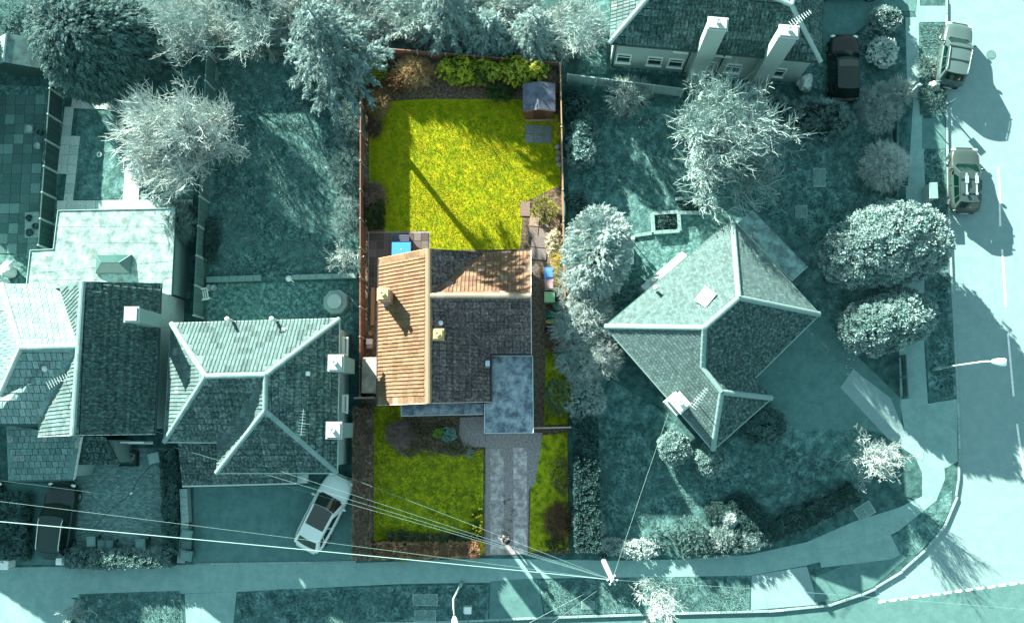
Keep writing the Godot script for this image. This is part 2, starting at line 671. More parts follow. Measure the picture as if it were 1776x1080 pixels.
# bare deciduous tree: trunk and limbs, then a crown of branching twigs
func bare_tree(called, label, at, height, spread, limbs, sd, col, tw = 0.018, trunk_r = 0.16, group = "", fork = 0.28, up = 0.55, lean = Vector3.ZERO, dense = 1.0, category = "tree"):
	rng.seed = sd
	var t = thing(called, label, category, at, 0.0, group)
	var tm := mb(col * 0.75)
	var cm := mb(col)
	var f: float = height * fork
	var top = Vector3(rng.randf_range(-0.1, 0.1), f, rng.randf_range(-0.1, 0.1)) + lean * f
	tm.tube([Vector3.ZERO, top * 0.5 + Vector3(0.05, 0, 0), top], [trunk_r, trunk_r * 0.8, trunk_r * 0.65], 8)
	for i in limbs:
		var a = TAU * (i + rng.randf_range(-0.3, 0.3)) / limbs * (1.0 if i % 3 else 1.618)
		var e = rng.randf_range(0.15, 1.0)
		e = lerp(0.35, 1.45, pow(rng.randf(), 1.0 - up * 0.6))
		var reach = Vector3(cos(a) * cos(e) * spread, sin(e) * (height - f), sin(a) * cos(e) * spread) * rng.randf_range(0.75, 1.05) + lean * height * 0.5
		var bend = Vector3(rng.randf_range(-0.15, 0.15), 0.12, rng.randf_range(-0.15, 0.15)) * reach.length()
		var p0 = top
		var pts = [p0]
		var rad = [trunk_r * 0.45]
		var ns = 6
		for k in range(1, ns + 1):
			var s = float(k) / ns
			pts.append(top + reach * s + bend * sin(s * PI) + Vector3(rng.randf_range(-1, 1), rng.randf_range(-1, 1), rng.randf_range(-1, 1)) * 0.05 * reach.length() / 3.0)
			rad.append(max(tw, trunk_r * 0.42 * (1.0 - s * 0.85)))
		tm.tube(pts, rad, 5, false)
		for k in range(2, ns + 1):
			for j in int(round(4 * dense)):
				var b0: Vector3 = pts[k].lerp(pts[k - 1], rng.randf())
				var dr: Vector3 = (reach.normalized() * rng.randf_range(0.3, 1.0) + Vector3(rng.randf_range(-1, 1), rng.randf_range(-0.3, 1.0), rng.randf_range(-1, 1)) * 0.9).normalized()
				_twig(cm, b0, dr, reach.length() * rng.randf_range(0.18, 0.34), max(tw * 1.1, trunk_r * 0.13), tw, 3, col)
	part("trunk", tm.mesh(M.bark), t)
	part("crown", cm.mesh(M.bark), t)
	return t

func _twig(m, p: Vector3, d: Vector3, l: float, r: float, tw: float, level: int, col):
	m.col = vary(col, 0.22)
	var mid := p + d * l * 0.5
	var d2 := (d + Vector3(rng.randf_range(-0.35, 0.35), rng.randf_range(-0.15, 0.4), rng.randf_range(-0.35, 0.35))).normalized()
	var e := mid + d2 * l * 0.5
	m.stick(p, mid, r, r * 0.8)
	m.stick(mid, e, r * 0.8, r * 0.5)
	if level <= 1:
		return
	var n := 3 if level == 3 else 3
	for i in n:
		var b := mid.lerp(e, rng.randf()) if i > 0 else p.lerp(mid, rng.randf_range(0.4, 1.0))
		var nd := (d2 + Vector3(rng.randf_range(-1, 1), rng.randf_range(-0.4, 0.9), rng.randf_range(-1, 1)) * 0.85).normalized()
		_twig(m, b, nd, l * rng.randf_range(0.5, 0.75), max(tw * 0.6, r * 0.6), tw, level - 1, col)

# twiggy or leafy bush made of many small fans
func bush(called, label, at, r: Vector3, count, key, smin, smax, ca, cb, sd, group = "", category = "bush", core_col = null):
	var t = thing(called, label, category, at, 0.0, group)
	rng.seed = sd
	var lobes = []
	for i in 5:
		var a = TAU * i / 5.0 + rng.randf()
		var k = rng.randf_range(0.3, 0.5)
		lobes.append([Vector3(cos(a) * r.x * k, r.y * rng.randf_range(0.35, 0.55), sin(a) * r.z * k), r * Vector3(0.6, 0.5, 0.6) * rng.randf_range(0.85, 1.1)])
	lobes.append([Vector3(0, r.y * 0.5, 0), r * Vector3(0.7, 0.5, 0.7)])
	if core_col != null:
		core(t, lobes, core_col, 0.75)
	crown(t, lobes, count, key, smin, smax, ca, cb, sd + 1, 0.0, -0.2, "foliage", 0.2)
	var m := mb(ca * 0.5)
	for i in 5:
		var a = TAU * i / 5.0
		m.stick(Vector3(cos(a), 0, sin(a)) * 0.06, Vector3(cos(a) * r.x * 0.5, r.y * 0.6, sin(a) * r.z * 0.5), 0.03, 0.015)
	part("stem", m.mesh(M.bark), t)
	return t

# clipped hedge along a path of ground points
func hedge(called, label, pts, width, height, per_m, key, smin, smax, ca, cb, core_col, sd, rough_top = 0.1, group = ""):
	var t = thing(called, label, "hedge", pts[0], 0.0, group)
	rng.seed = sd
	var nz := FastNoiseLite.new()
	nz.seed = sd
	nz.frequency = 0.6
	var m := mb(core_col)
	var xf = []
	var cc = []
	for i in pts.size() - 1:
		var a: Vector3 = pts[i] - pts[0]
		var b: Vector3 = pts[i + 1] - pts[0]
		var d := (b - a).normalized()
		var s := Vector3(-d.z, 0, d.x)
		var L := a.distance_to(b)
		var ex = 0.0 if i == 0 else width * 0.25
		m.box((a + b) * 0.5 - d * ex * 0.5 + Vector3(0, height * 0.44 + 0.003 * i, 0), Vector3(L + ex, height * 0.88, width * 0.8), atan2(-d.z, d.x))
		var n := int(per_m * L * (width + 1.2 * height))
		for k in n:
			var f = rng.randf_range(-0.02, 1.02)
			var q = rng.randf() * (width + 1.2 * height)
			var p = a + d * L * f
			var up := Vector3.UP
			var bump = rough_top * nz.get_noise_2d((p.x + pts[0].x) * 3.0, (p.z + pts[0].z) * 3.0)
			if q < width:
				p += s * (q - width * 0.5) + Vector3(0, height * rng.randf_range(0.86, 1.0) + bump, 0)
			else:
				var sg := 1.0 if rng.randf() < 0.5 else -1.0
				p += s * sg * (width * 0.5 + bump * 0.4) * rng.randf_range(0.85, 1.0) + Vector3(0, height * rng.randf_range(0.05, 0.95), 0)
				up = (s * sg + Vector3.UP * 0.6).normalized()
			up = (up + Vector3(rng.randf() - 0.5, rng.randf() - 0.3, rng.randf() - 0.5) * 0.9).normalized()
			var sx := up.cross(Vector3(rng.randf() - 0.5, 0.1, rng.randf() - 0.5)).normalized()
			xf.append(Transform3D(Basis(sx, up, sx.cross(up)).scaled(Vector3.ONE * rng.randf_range(smin, smax)), p))
			cc.append(vary(ca.lerp(cb, clamp(0.5 + nz.get_noise_3dv((p + pts[0]) * 2.0) + rng.randf_range(-0.3, 0.3), 0.0, 1.0)), 0.18))
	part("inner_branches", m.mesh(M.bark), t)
	scatter(t, "foliage", S[key], xf, cc)
	return t

# grass, weeds: tufts spread over a polygon
func tufts(called, label, pts, per_m2, smin, smax, ca, cb, sd, y = 0.0, key = "grass", freq = 0.35, category = "grass"):
	rng.seed = sd
	var nz := FastNoiseLite.new()
	nz.seed = sd
	nz.frequency = freq
	nz.fractal_octaves = 4
	var flat := PackedVector2Array()
	var lo := Vector2(1e9, 1e9)
	var hi := Vector2(-1e9, -1e9)
	for p in pts:
		flat.append(Vector2(p.x, p.z))
		lo = lo.min(flat[-1])
		hi = hi.max(flat[-1])
	var n := int((hi.x - lo.x) * (hi.y - lo.y) * per_m2)
	var xf = []
	var cc = []
	for i in n:
		var q := Vector2(rng.randf_range(lo.x, hi.x), rng.randf_range(lo.y, hi.y))
		if not Geometry2D.is_point_in_polygon(q, flat):
			continue
		var k = nz.get_noise_2dv(q)
		xf.append(Transform3D(Basis(Vector3.UP, rng.randf() * TAU).scaled(Vector3.ONE * rng.randf_range(smin, smax) * (1.0 + 0.4 * k)), Vector3(q.x, y, q.y)))
		cc.append(vary(ca.lerp(cb, clamp(0.5 + k * 1.1 + rng.randf_range(-0.3, 0.3), 0.0, 1.0)), 0.2))
	var o = scatter(self, numbered(called), S[key], xf, cc)
	return tag(o, label, category)

func sheet(called, pts, y, material, col = Color(1, 1, 1)):
	var m := mb(col)
	m.poly(pts, y)
	return struct(called, m.mesh(material))

# panel fence between two ground points
func fence(called, label, a: Vector3, b: Vector3, h, step, col, post_col, sd = 1, concrete = true, group = ""):
	rng.seed = sd
	var L := a.distance_to(b)
	var n: int = max(1, int(round(L / step)))
	var ang := atan2(-(b - a).z, (b - a).x)
	var t = thing(called, label, "fence", a, ang, group)
	var w := L / n
	var vs = []
	for k in 3:
		var m := mb()
		var nb := int((w - 0.14) / 0.11)
		for i in nb:
			m.col = vary(col, 0.2)
			m.box(Vector3(0.07 + (i + 0.5) * (w - 0.14) / nb, h * 0.5 + 0.04, rng.randf_range(-0.006, 0.006)), Vector3((w - 0.14) / nb - 0.006, h - 0.14, 0.022))
		m.col = vary(col, 0.1)
		for y in [0.25, 0.85]:
			m.box(Vector3(w * 0.5, h * y, 0.035), Vector3(w - 0.14, 0.05, 0.035))
		m.col = vary(col, 0.1) * 1.1
		m.box(Vector3(w * 0.5, h - 0.005, 0), Vector3(w - 0.13, 0.035, 0.07))
		vs.append(m.mesh(M.wood))
	var pm := mb(post_col)
	pm.slab(Vector3(0, h * 0.5 + 0.03, 0), Vector3(0.1, h + 0.06, 0.11), 0.0, 0.02)
	var post = pm.mesh(M.concrete)
	for i in n:
		part("panel", vs[rng.randi() % 3], t, Transform3D(Basis.IDENTITY, Vector3(i * w, 0, 0)))
	for i in n + 1:
		part("post", post, t, Transform3D(Basis.IDENTITY, Vector3(i * w, 0, 0)))
	return t

# paving of separate slabs inside a polygon; returns the parent
func paving(parent, pts, w, d, gap, turn, y, th, cols, material, called = "paving_slab", missing = 0.0, clip = true, sd = 3):
	rng.seed = sd
	var flat := PackedVector2Array()
	var lo := Vector2(1e9, 1e9)
	var hi := Vector2(-1e9, -1e9)
	var u := Vector2(cos(turn), sin(turn))
	var v := Vector2(-sin(turn), cos(turn))
	var o := Vector2(pts[0].x, pts[0].z)
	for p in pts:
		var q := Vector2(p.x, p.z)
		flat.append(q)
		var l := Vector2((q - o).dot(u), (q - o).dot(v))
		lo = lo.min(l)
		hi = hi.max(l)
	var shared = {}
	var i := 0
	var nx: int = max(1, int(round((hi.x - lo.x) / w)))
	var nz: int = max(1, int(round((hi.y - lo.y) / d)))
	var ww := (hi.x - lo.x) / nx
	var dd := (hi.y - lo.y) / nz
	for a in nx:
		for b in nz:
			var c := o + u * (lo.x + (a + 0.5) * ww) + v * (lo.y + (b + 0.5) * dd)
			if not Geometry2D.is_point_in_polygon(c, flat):
				continue
			if rng.randf() < missing:
				continue
			var k = rng.randi() % 6
			if not shared.has(k):
				var m := mb(vary(cols[k % cols.size()], 0.14))
				m.slab(Vector3.ZERO, Vector3(ww - gap, th, dd - gap), 0.0, 0.008)
				shared[k] = m.mesh(material)
			part(called, shared[k], parent, Transform3D(Basis(Vector3.UP, -turn + rng.randf_range(-0.008, 0.008)), Vector3(c.x, y + th * 0.5 + rng.randf_range(-0.004, 0.004), c.y) - parent.position))
			i += 1
	return i

func g0(p):
	return Vector3(p.x, 0.0, p.z)

func _ready():
	# camera: a drone sixty metres up, looking almost straight down
	var cam := Camera3D.new()
	cam.name = "camera"
	add_child(cam)
	cam.transform = Transform3D(Basis(Vector3(0.99955956, -0.0296765, 0.0), Vector3(0.00338878, 0.11414038, -0.99345885), Vector3(0.02948238, 0.99302129, 0.11419067)), Vector3(0, 60, 0))
	cam.fov = 34.4829
	cam.near = 0.5
	cam.far = 900.0
	cam.current = true
	# sky
	var env := Environment.new()
	env.background_mode = Environment.BG_SKY
	var sm := ProceduralSkyMaterial.new()
	sm.sky_top_color = Color(0.53, 0.66, 0.70)
	sm.sky_horizon_color = Color(0.76, 0.83, 0.84)
	sm.sky_curve = 0.2
	sm.ground_bottom_color = Color(0.1, 0.2, 0.2)
	sm.ground_horizon_color = Color(0.4, 0.55, 0.58)
	sm.sky_energy_multiplier = 1.0
	var sky := Sky.new()
	sky.sky_material = sm
	env.sky = sky
	env.background_energy_multiplier = 0.42
	env.tonemap_mode = Environment.TONE_MAPPER_LINEAR
	env.tonemap_exposure = 5.0
	env.sdfgi_enabled = true
	env.ssao_enabled = true
	env.ssil_enabled = true
	var we := WorldEnvironment.new()
	we.name = "world_environment"
	we.environment = env
	add_child(we)
	# a low sun from the upper left
	var sun := DirectionalLight3D.new()
	sun.name = "sun"
	add_child(sun)
	var e := deg_to_rad(21.5)
	sun.look_at_from_position(Vector3(0, 40, 0), Vector3(0, 40, 0) + Vector3(0.61 * cos(e), -sin(e), 0.79 * cos(e)), Vector3.UP)
	sun.light_energy = 1.6
	sun.light_color = Color(1.0, 0.965, 0.91)
	sun.light_angular_distance = 0.5
	sun.shadow_enabled = true

	materials()
	setting()
	target_house()
	house_corner_left()
	house_beyond_left()
	house_hipped_left()
	house_right()
	house_top_right()
	boundaries()
	trees()
	planting()
	vehicles()
	street_furniture()
	garden_things()
	lawn_tufts()

func materials():
	grain_mat("tile", 11, 3.0, 0.03, 0.55, 0.85, 0.3, 0.35)
	speck_mat("mossy_shade_tile", 12, 10.0)  # lichen-specked copy of the tile for shaded slopes, shade part of its tone
	grain_mat("mortar", 13, 1.5, 0.05, 0.6, 0.9, 0.3)
	grain_mat("brick", 14, 2.0, 0.06, 0.55, 0.9, 0.3)
	grain_mat("concrete", 15, 2.5, 0.04, 0.6, 0.9, 0.2)
	grain_mat("old_concrete", 22, 6.0, 0.02, 0.42, 0.95, 0.3)
	grain_mat("wood", 16, 1.2, 0.05, 0.5, 0.85, 0.2)
	grain_mat("bark", 17, 1.0, 0.06, 0.6, 0.95)
	grain_mat("felt", 18, 5.0, 0.012, 0.45, 0.85, 0.2)
	grain_mat("render", 19, 3.0, 0.02, 0.8, 0.9, 0.1)
	grain_mat("cloth", 20, 0.8, 0.04, 0.6, 0.9, 0.3)
	grain_mat("clay", 21, 0.8, 0.04, 0.6, 0.85)
	plain_mat("paint", 0.45)
	plain_mat("leaf", 0.7, 0.0, 0.3)
	plain_mat("gloss", 0.22, 0.0, 0.6)
	plain_mat("car_paint", 0.3, 0.0, 0.35)
	M.car_paint.clearcoat_enabled = true
	M.car_paint.clearcoat = 0.35
	M.car_paint.clearcoat_roughness = 0.08
	plain_mat("glass", 0.06, 0.0, 0.7)
	plain_mat("metal", 0.35, 0.8)
	plain_mat("rubber", 0.9)
	plain_mat("skin", 0.6)
	plain_mat("plastic", 0.5)
	M.leaf.backlight_enabled = true
	M.leaf.backlight = Color(0.12, 0.16, 0.1)
	# ground covers
	ground_mat("far_ground", 31, 60.0, 0.04, [teal(0.10), teal(0.14), teal(0.20)], 1.0)
	ground_mat("terrain", 32, 22.0, 0.03, [teal(0.07), teal(0.10), teal(0.14)], 1.0, 1.5)
	ground_mat("lawn_grey", 33, 24.0, 0.022, [teal(0.08), teal(0.135), teal(0.185), teal(0.28)], 1.0, 2.5, 0.1, 0.85)
	ground_mat("lawn_pale", 34, 24.0, 0.022, [teal(0.09), teal(0.15), teal(0.22), teal(0.32)], 1.0, 2.5, 0.1, 0.85)
	ground_mat("asphalt", 35, 20.0, 0.02, [Color(0.17, 0.295, 0.29), Color(0.185, 0.31, 0.305), Color(0.20, 0.33, 0.325)], 0.95, 0.2, 0.3, 0.8)
	ground_mat("asphalt_dark", 36, 20.0, 0.02, [teal(0.155), teal(0.18), teal(0.205)], 0.95, 0.2, 0.3, 0.8)
	ground_mat("footway", 37, 24.0, 0.02, [teal(0.29), teal(0.32), teal(0.35)], 0.95, 0.3, 0.3, 0.8)
	ground_mat("bed_grey", 38, 9.0, 0.04, [teal(0.04), teal(0.09), teal(0.17)], 1.0, 3.0)
	ground_mat("old_paving", 39, 12.0, 0.03, [teal(0.07), teal(0.12), teal(0.19), teal(0.32)], 0.95, 0.5, 0.2, 0.85)
	ground_mat("lawn_green", 40, 20.0, 0.022, [Color(0.105, 0.17, 0.002), Color(0.175, 0.235, 0.002), Color(0.235, 0.26, 0.003), Color(0.31, 0.285, 0.008)], 1.0, 2.5, 0.1, 0.82)
	ground_mat("lawn_front", 41, 16.0, 0.022, [Color(0.10, 0.14, 0.01), Color(0.20, 0.25, 0.01), Color(0.29, 0.34, 0.008), Color(0.38, 0.38, 0.02)], 1.0, 2.5, 0.1, 0.82)
	ground_mat("soil", 42, 9.0, 0.04, [Color(0.05, 0.042, 0.03), Color(0.10, 0.08, 0.056), Color(0.18, 0.145, 0.1)], 1.0, 3.0)
	ground_mat("drive_concrete", 43, 7.0, 0.03, [Color(0.2, 0.2, 0.2), Color(0.3, 0.29, 0.29), Color(0.4, 0.39, 0.39)], 0.9, 0.4, 0.25, 0.8)
	ground_mat("drive_tarmac", 44, 7.0, 0.04, [Color(0.19, 0.175, 0.18), Color(0.26, 0.245, 0.25), Color(0.36, 0.34, 0.33)], 0.95, 0.4, 0.25, 0.8)
	ground_mat("earth_path", 46, 8.0, 0.03, [Color(0.08, 0.07, 0.05), Color(0.15, 0.125, 0.095), Color(0.24, 0.2, 0.155)], 1.0, 1.0, 0.2, 0.8)
	ground_mat("flat_roof", 45, 7.0, 0.007, [Color(0.09, 0.115, 0.14), Color(0.16, 0.22, 0.27), Color(0.22, 0.30, 0.34), Color(0.34, 0.38, 0.41)], 0.8, 0.1, 0.1, 0.7)
	# small foliage meshes
	leaf_mesh("clump", "clump", M.leaf, 1)
	leaf_mesh("frond", "frond", M.leaf, 2)
	leaf_mesh("twigs", "twigs", M.bark, 3)
	leaf_mesh("needles", "needles", M.leaf, 4)
	leaf_mesh("grass", "grass", M.leaf, 5)

func setting():
	# everything beyond, at road level
	var b := mb(Color(1, 1, 1))
	b.poly([Vector3(-320, 0, -320), Vector3(320, 0, -320), Vector3(320, 0, 320), Vector3(-320, 0, 320)], -0.13)
	struct("ground", b.mesh(M.far_ground))
	# the roads
	sheet("road", [Vector3(22.81, 0.00, -41.42), Vector3(49.20, 0.00, -40.87), Vector3(43.32, 0.00, 24.11), Vector3(-58.47, 0.00, 25.35), Vector3(-60.15, 0.00, 10.64), Vector3(12.01, 0.00, 8.65), Vector3(20.65, 0.00, 7.96)], -0.12, M.asphalt)
	sheet("side_road", [Vector3(19.58, 0.00, 10.04), Vector3(28.16, 0.00, 8.87), Vector3(44.91, 0.00, 6.57), Vector3(43.32, 0.00, 24.11), Vector3(-58.47, 0.00, 25.35), Vector3(-60.03, 0.00, 11.65), Vector3(11.99, 0.00, 9.62), Vector3(18.64, 0.00, 8.62)], -0.116, M.asphalt_dark)
	# the raised block of plots and footways, its edge along the kerb
	var edge = [Vector3(25.84, 0.00, -42.14), Vector3(25.06, 0.00, -26.12), Vector3(24.73, 0.00, -19.53), Vector3(24.54, 0.00, -13.45), Vector3(24.48, 0.00, -7.50), Vector3(24.50, 0.00, -1.69), Vector3(24.45, 0.00, 1.34), Vector3(24.33, 0.00, 3.01), Vector3(24.06, 0.00, 4.33), Vector3(23.40, 0.00, 5.72), Vector3(22.18, 0.00, 7.13), Vector3(20.63, 0.00, 8.45), Vector3(18.77, 0.00, 9.53), Vector3(16.60, 0.00, 10.25), Vector3(13.29, 0.00, 10.59), Vector3(7.98, 0.00, 10.75), Vector3(-0.37, 0.00, 11.06), Vector3(-6.08, 0.00, 11.32), Vector3(-18.28, 0.00, 11.61), Vector3(-31.99, 0.00, 11.89), Vector3(-56.40, 0.00, 12.47)]
	var block = edge.duplicate()
	block.append_array([Vector3(-62.45, 0.00, -44.01)])
	b = mb(Color(1, 1, 1))
	b.prism(block, -0.125, 0.0)
	struct("terrain", b.mesh(M.terrain))
	# kerb stones, one by one
	var kerb := Node3D.new()
	kerb.name = "kerb"
	kerb.set_meta("kind", "structure")
	add_child(kerb)
	rng.seed = 77
	var km = []
	for i in 4:
		var k := mb(vary(teal(0.42), 0.14))
		k.slab(Vector3(0, 0.0, 0), Vector3(0.9, 0.26, 0.14), 0.0, 0.02)
		km.append(k.mesh(M.concrete))
	var path := Curve3D.new()
	path.bake_interval = 0.1
	for p in edge.slice(1, edge.size() - 1):
		path.add_point(p)
	var s := 0.45
	while s < path.get_baked_length() - 0.5:
		var p := path.sample_baked(s)
		var q := path.sample_baked(s + 0.3)
		part("kerb_stone", km[rng.randi() % 4], kerb, Transform3D(Basis(Vector3.UP, atan2(-(q - p).z, (q - p).x)), p + Vector3(0, -0.105, 0)))
		s += 0.915
	# footways
	sheet("footway", [Vector3(23.38, 0.00, -42.20), Vector3(24.00, 0.00, -42.18), Vector3(23.23, 0.00, -26.15), Vector3(22.93, 0.00, -21.73), Vector3(22.13, 0.00, -14.17), Vector3(21.21, 0.00, -4.76), Vector3(21.13, 0.00, -1.35), Vector3(21.32, 0.00, 0.34), Vector3(22.22, 0.00, 2.68), Vector3(22.16, 0.00, 4.01), Vector3(20.80, 0.00, 4.67), Vector3(18.10, 0.00, 5.50), Vector3(15.40, 0.00, 6.66), Vector3(12.05, 0.00, 7.40), Vector3(8.03, 0.00, 7.68), Vector3(4.01, 0.00, 7.76), Vector3(-3.40, 0.00, 7.66), Vector3(-10.87, 0.00, 7.95), Vector3(-21.14, 0.00, 8.09), Vector3(-32.20, 0.00, 8.30), Vector3(-56.81, 0.00, 8.60), Vector3(-56.62, 0.00, 10.46), Vector3(-32.09, 0.00, 10.24), Vector3(-27.60, 0.00, 10.01), Vector3(-18.00, 0.00, 9.64), Vector3(-8.13, 0.00, 9.13), Vector3(-3.06, 0.00, 9.04), Vector3(-0.37, 0.00, 8.80), Vector3(7.35, 0.00, 8.67), Vector3(12.02, 0.00, 8.58), Vector3(15.36, 0.00, 7.98), Vector3(18.03, 0.00, 7.31), Vector3(20.74, 0.00, 5.99), Vector3(22.97, 0.00, 4.27), Vector3(23.53, 0.00, 3.01), Vector3(23.51, 0.00, 0.67), Vector3(22.74, 0.00, -1.35), Vector3(22.69, 0.00, -4.75), Vector3(22.94, 0.00, -9.94), Vector3(23.18, 0.00, -13.81), Vector3(23.28, 0.00, -17.38), Vector3(23.17, 0.00, -21.73), Vector3(23.41, 0.00, -26.14), Vector3(24.14, 0.00, -42.18)], 0.004, M.footway)
	sheet("footway", [Vector3(-32.19, 0.00, 8.43), Vector3(-27.60, 0.00, 10.15), Vector3(-27.86, 0.00, 11.87), Vector3(-31.99, 0.00, 11.89), Vector3(-42.39, 0.00, 12.08), Vector3(-42.68, 0.00, 8.48)], 0.0055, M.footway)
	sheet("crossover", [Vector3(-21.08, 0.00, 9.78), Vector3(-18.00, 0.00, 9.64), Vector3(-18.15, 0.00, 11.48), Vector3(-20.94, 0.00, 11.56)], 0.006, M.footway)
	sheet("crossover", [Vector3(-3.06, 0.00, 8.97), Vector3(-0.30, 0.00, 8.76), Vector3(0.10, 0.00, 10.99), Vector3(-3.12, 0.00, 11.14)], 0.0062, M.asphalt_dark)
	sheet("crossover", [Vector3(12.15, 0.00, 8.58), Vector3(15.35, 0.00, 8.04), Vector3(15.94, 0.00, 10.19), Vector3(12.06, 0.00, 10.53)], 0.0064, M.asphalt)
	sheet("crossover", [Vector3(23.04, 0.00, -25.78), Vector3(24.93, 0.00, -25.75), Vector3(24.92, 0.00, -24.72), Vector3(23.20, 0.00, -24.74)], 0.0065, M.footway)
	sheet("crossover", [Vector3(23.20, 0.00, -18.64), Vector3(24.59, 0.00, -18.63), Vector3(24.53, 0.00, -16.72), Vector3(23.11, 0.00, -16.74)], 0.0066, M.asphalt_dark)
	sheet("footway", [Vector3(22.67, 0.00, -1.35), Vector3(24.43, 0.00, -1.62), Vector3(24.31, 0.00, 2.01), Vector3(23.56, 0.00, 2.41), Vector3(22.73, 0.00, 0.34)], 0.0067, M.footway)
	# paler repair patches in the tarmac
	sheet("tarmac_patch", [Vector3(22.48, 0.00, -25.04), Vector3(23.15, 0.00, -25.04), Vector3(22.94, 0.00, -20.45), Vector3(22.38, 0.00, -20.46)], 0.009, M.asphalt)
	sheet("tarmac_patch", [Vector3(15.95, 0.00, 7.09), Vector3(17.72, 0.00, 6.92), Vector3(20.08, 0.00, 5.83), Vector3(20.74, 0.00, 7.37), Vector3(20.17, 0.00, 7.63), Vector3(16.18, 0.00, 8.11)], 0.0145, M.footway)
	sheet("tarmac_patch", [Vector3(22.04, 0.00, -14.46), Vector3(22.59, 0.00, -14.45), Vector3(22.56, 0.00, -13.64), Vector3(22.01, 0.00, -13.64)], 0.0094, M.asphalt)
	sheet("tarmac_patch", [Vector3(24.31, 0.00, -10.11), Vector3(25.74, 0.00, -10.10), Vector3(25.72, 0.00, -8.47), Vector3(24.43, 0.00, -8.47)], -0.114, M.footway)
	sheet("footway", [Vector3(15.68, 0.00, 10.06), Vector3(15.87, 0.00, 8.63), Vector3(18.69, 0.00, 7.47), Vector3(20.46, 0.00, 6.32), Vector3(21.07, 0.00, 7.56), Vector3(19.12, 0.00, 9.20), Vector3(16.94, 0.00, 9.99)], 0.0085, M.asphalt_dark)
	# verges
	var verges = [[Vector3(-27.41, 0.00, 9.81), Vector3(-21.36, 0.00, 9.59), Vector3(-21.08, 0.00, 11.56), Vector3(-27.59, 0.00, 11.67)], [Vector3(-17.93, 0.00, 9.77), Vector3(-15.61, 0.00, 9.49), Vector3(-8.13, 0.00, 9.26), Vector3(-3.13, 0.00, 9.17), Vector3(-3.19, 0.00, 11.14), Vector3(-18.01, 0.00, 11.48)], [Vector3(-0.23, 0.00, 8.90), Vector3(5.34, 0.00, 8.74), Vector3(12.08, 0.00, 8.58), Vector3(11.96, 0.00, 10.54), Vector3(0.16, 0.00, 10.86)], [Vector3(23.27, 0.00, -24.66), Vector3(24.88, 0.00, -24.64), Vector3(24.63, 0.00, -18.81), Vector3(23.07, 0.00, -18.82)], [Vector3(23.21, 0.00, -16.59), Vector3(24.49, 0.00, -16.65), Vector3(24.49, 0.00, -13.09), Vector3(24.38, 0.00, -7.50), Vector3(24.43, 0.00, -1.75), Vector3(22.87, 0.00, -1.35), Vector3(22.76, 0.00, -4.75), Vector3(23.02, 0.00, -10.29), Vector3(23.17, 0.00, -13.46)], [Vector3(20.32, 0.00, 6.39), Vector3(21.25, 0.00, 5.59), Vector3(22.87, 0.00, 4.40), Vector3(23.90, 0.00, 3.67), Vector3(23.77, 0.00, 4.83), Vector3(22.88, 0.00, 6.25), Vector3(21.67, 0.00, 7.36), Vector3(20.88, 0.00, 7.37)]]
	for v in verges:
		sheet("verge", v, 0.012, M.lawn_grey)
	# road markings
	for seg in [[Vector3(27.68, -0.10, -15.58), Vector3(27.58, -0.10, -11.97)], [Vector3(27.61, -0.10, -10.56), Vector3(27.65, -0.10, -7.09)], [Vector3(27.67, -0.10, -5.50), Vector3(27.80, -0.10, -1.79)], [Vector3(27.90, -0.10, -0.17), Vector3(28.18, -0.10, 3.17)]]:
		var one := mb(Color(0.8, 0.84, 0.82))
		var d: Vector3 = (seg[1] - seg[0]).normalized() * 0.0 + (seg[1] - seg[0]).normalized().cross(Vector3.UP) * 0.06
		one.poly([seg[0] + d, seg[1] + d, seg[1] - d, seg[0] - d], -0.108)
		struct("road_marking", one.mesh(M.render))
	var a = Vector3(19.41, -0.10, 10.06)
	var c = Vector3(28.21, -0.10, 8.85)
	for i in 14:
		var f0 = i / 14.0
		var one := mb(Color(0.8, 0.84, 0.82))
		var d = (c - a).normalized().cross(Vector3.UP) * 0.07
		var p0 = a.lerp(c, f0)
		var p1 = a.lerp(c, f0 + 0.048)
		one.poly([p0 + d, p1 + d, p1 - d, p0 - d], -0.107)
		struct("road_marking", one.mesh(M.render))
	# manhole cover in the road
	var mh = thing("manhole_cover", "round iron manhole cover set in the pale road", "manhole cover", Vector3(27.62, -0.12, -22.64))
	var r := mb(teal(0.2))
	r.lathe(Vector3.ZERO, [Vector2(0, 0.014), Vector2(0.27, 0.014), Vector2(0.3, 0.008), Vector2(0.3, -0.02)], 24)
	part("lid", r.mesh(M.concrete), mh)
	r = mb(teal(0.3))
	for i in 5:
		r.box(Vector3(-0.18 + i * 0.09, 0.016, 0), Vector3(0.035, 0.008, 0.36))
	part("tread", r.mesh(M.concrete), mh)
	# lawns and ground of the neighbours' plots
	sheet("lawn", [Vector3(-29.00, 0.00, -19.83), Vector3(-25.67, 0.00, -19.58), Vector3(-25.50, 0.00, -14.00), Vector3(-28.89, 0.00, -13.95)], 0.006, M.lawn_grey)
	sheet("lawn", [Vector3(-25.01, 0.00, -19.42), Vector3(-21.63, 0.00, -19.24), Vector3(-21.43, 0.00, -13.90), Vector3(-24.77, 0.00, -13.85)], 0.0062, M.lawn_grey)
	sheet("lawn", [Vector3(-20.77, 0.00, -22.77), Vector3(-11.42, 0.00, -23.03), Vector3(-11.03, 0.00, -8.98), Vector3(-20.29, 0.00, -8.87)], 0.0064, M.lawn_grey)
	sheet("patio", [Vector3(-20.42, 0.00, -8.66), Vector3(-11.45, 0.00, -8.77), Vector3(-11.39, 0.00, -5.53), Vector3(-20.31, 0.00, -5.56)], 0.0066, M.old_paving)
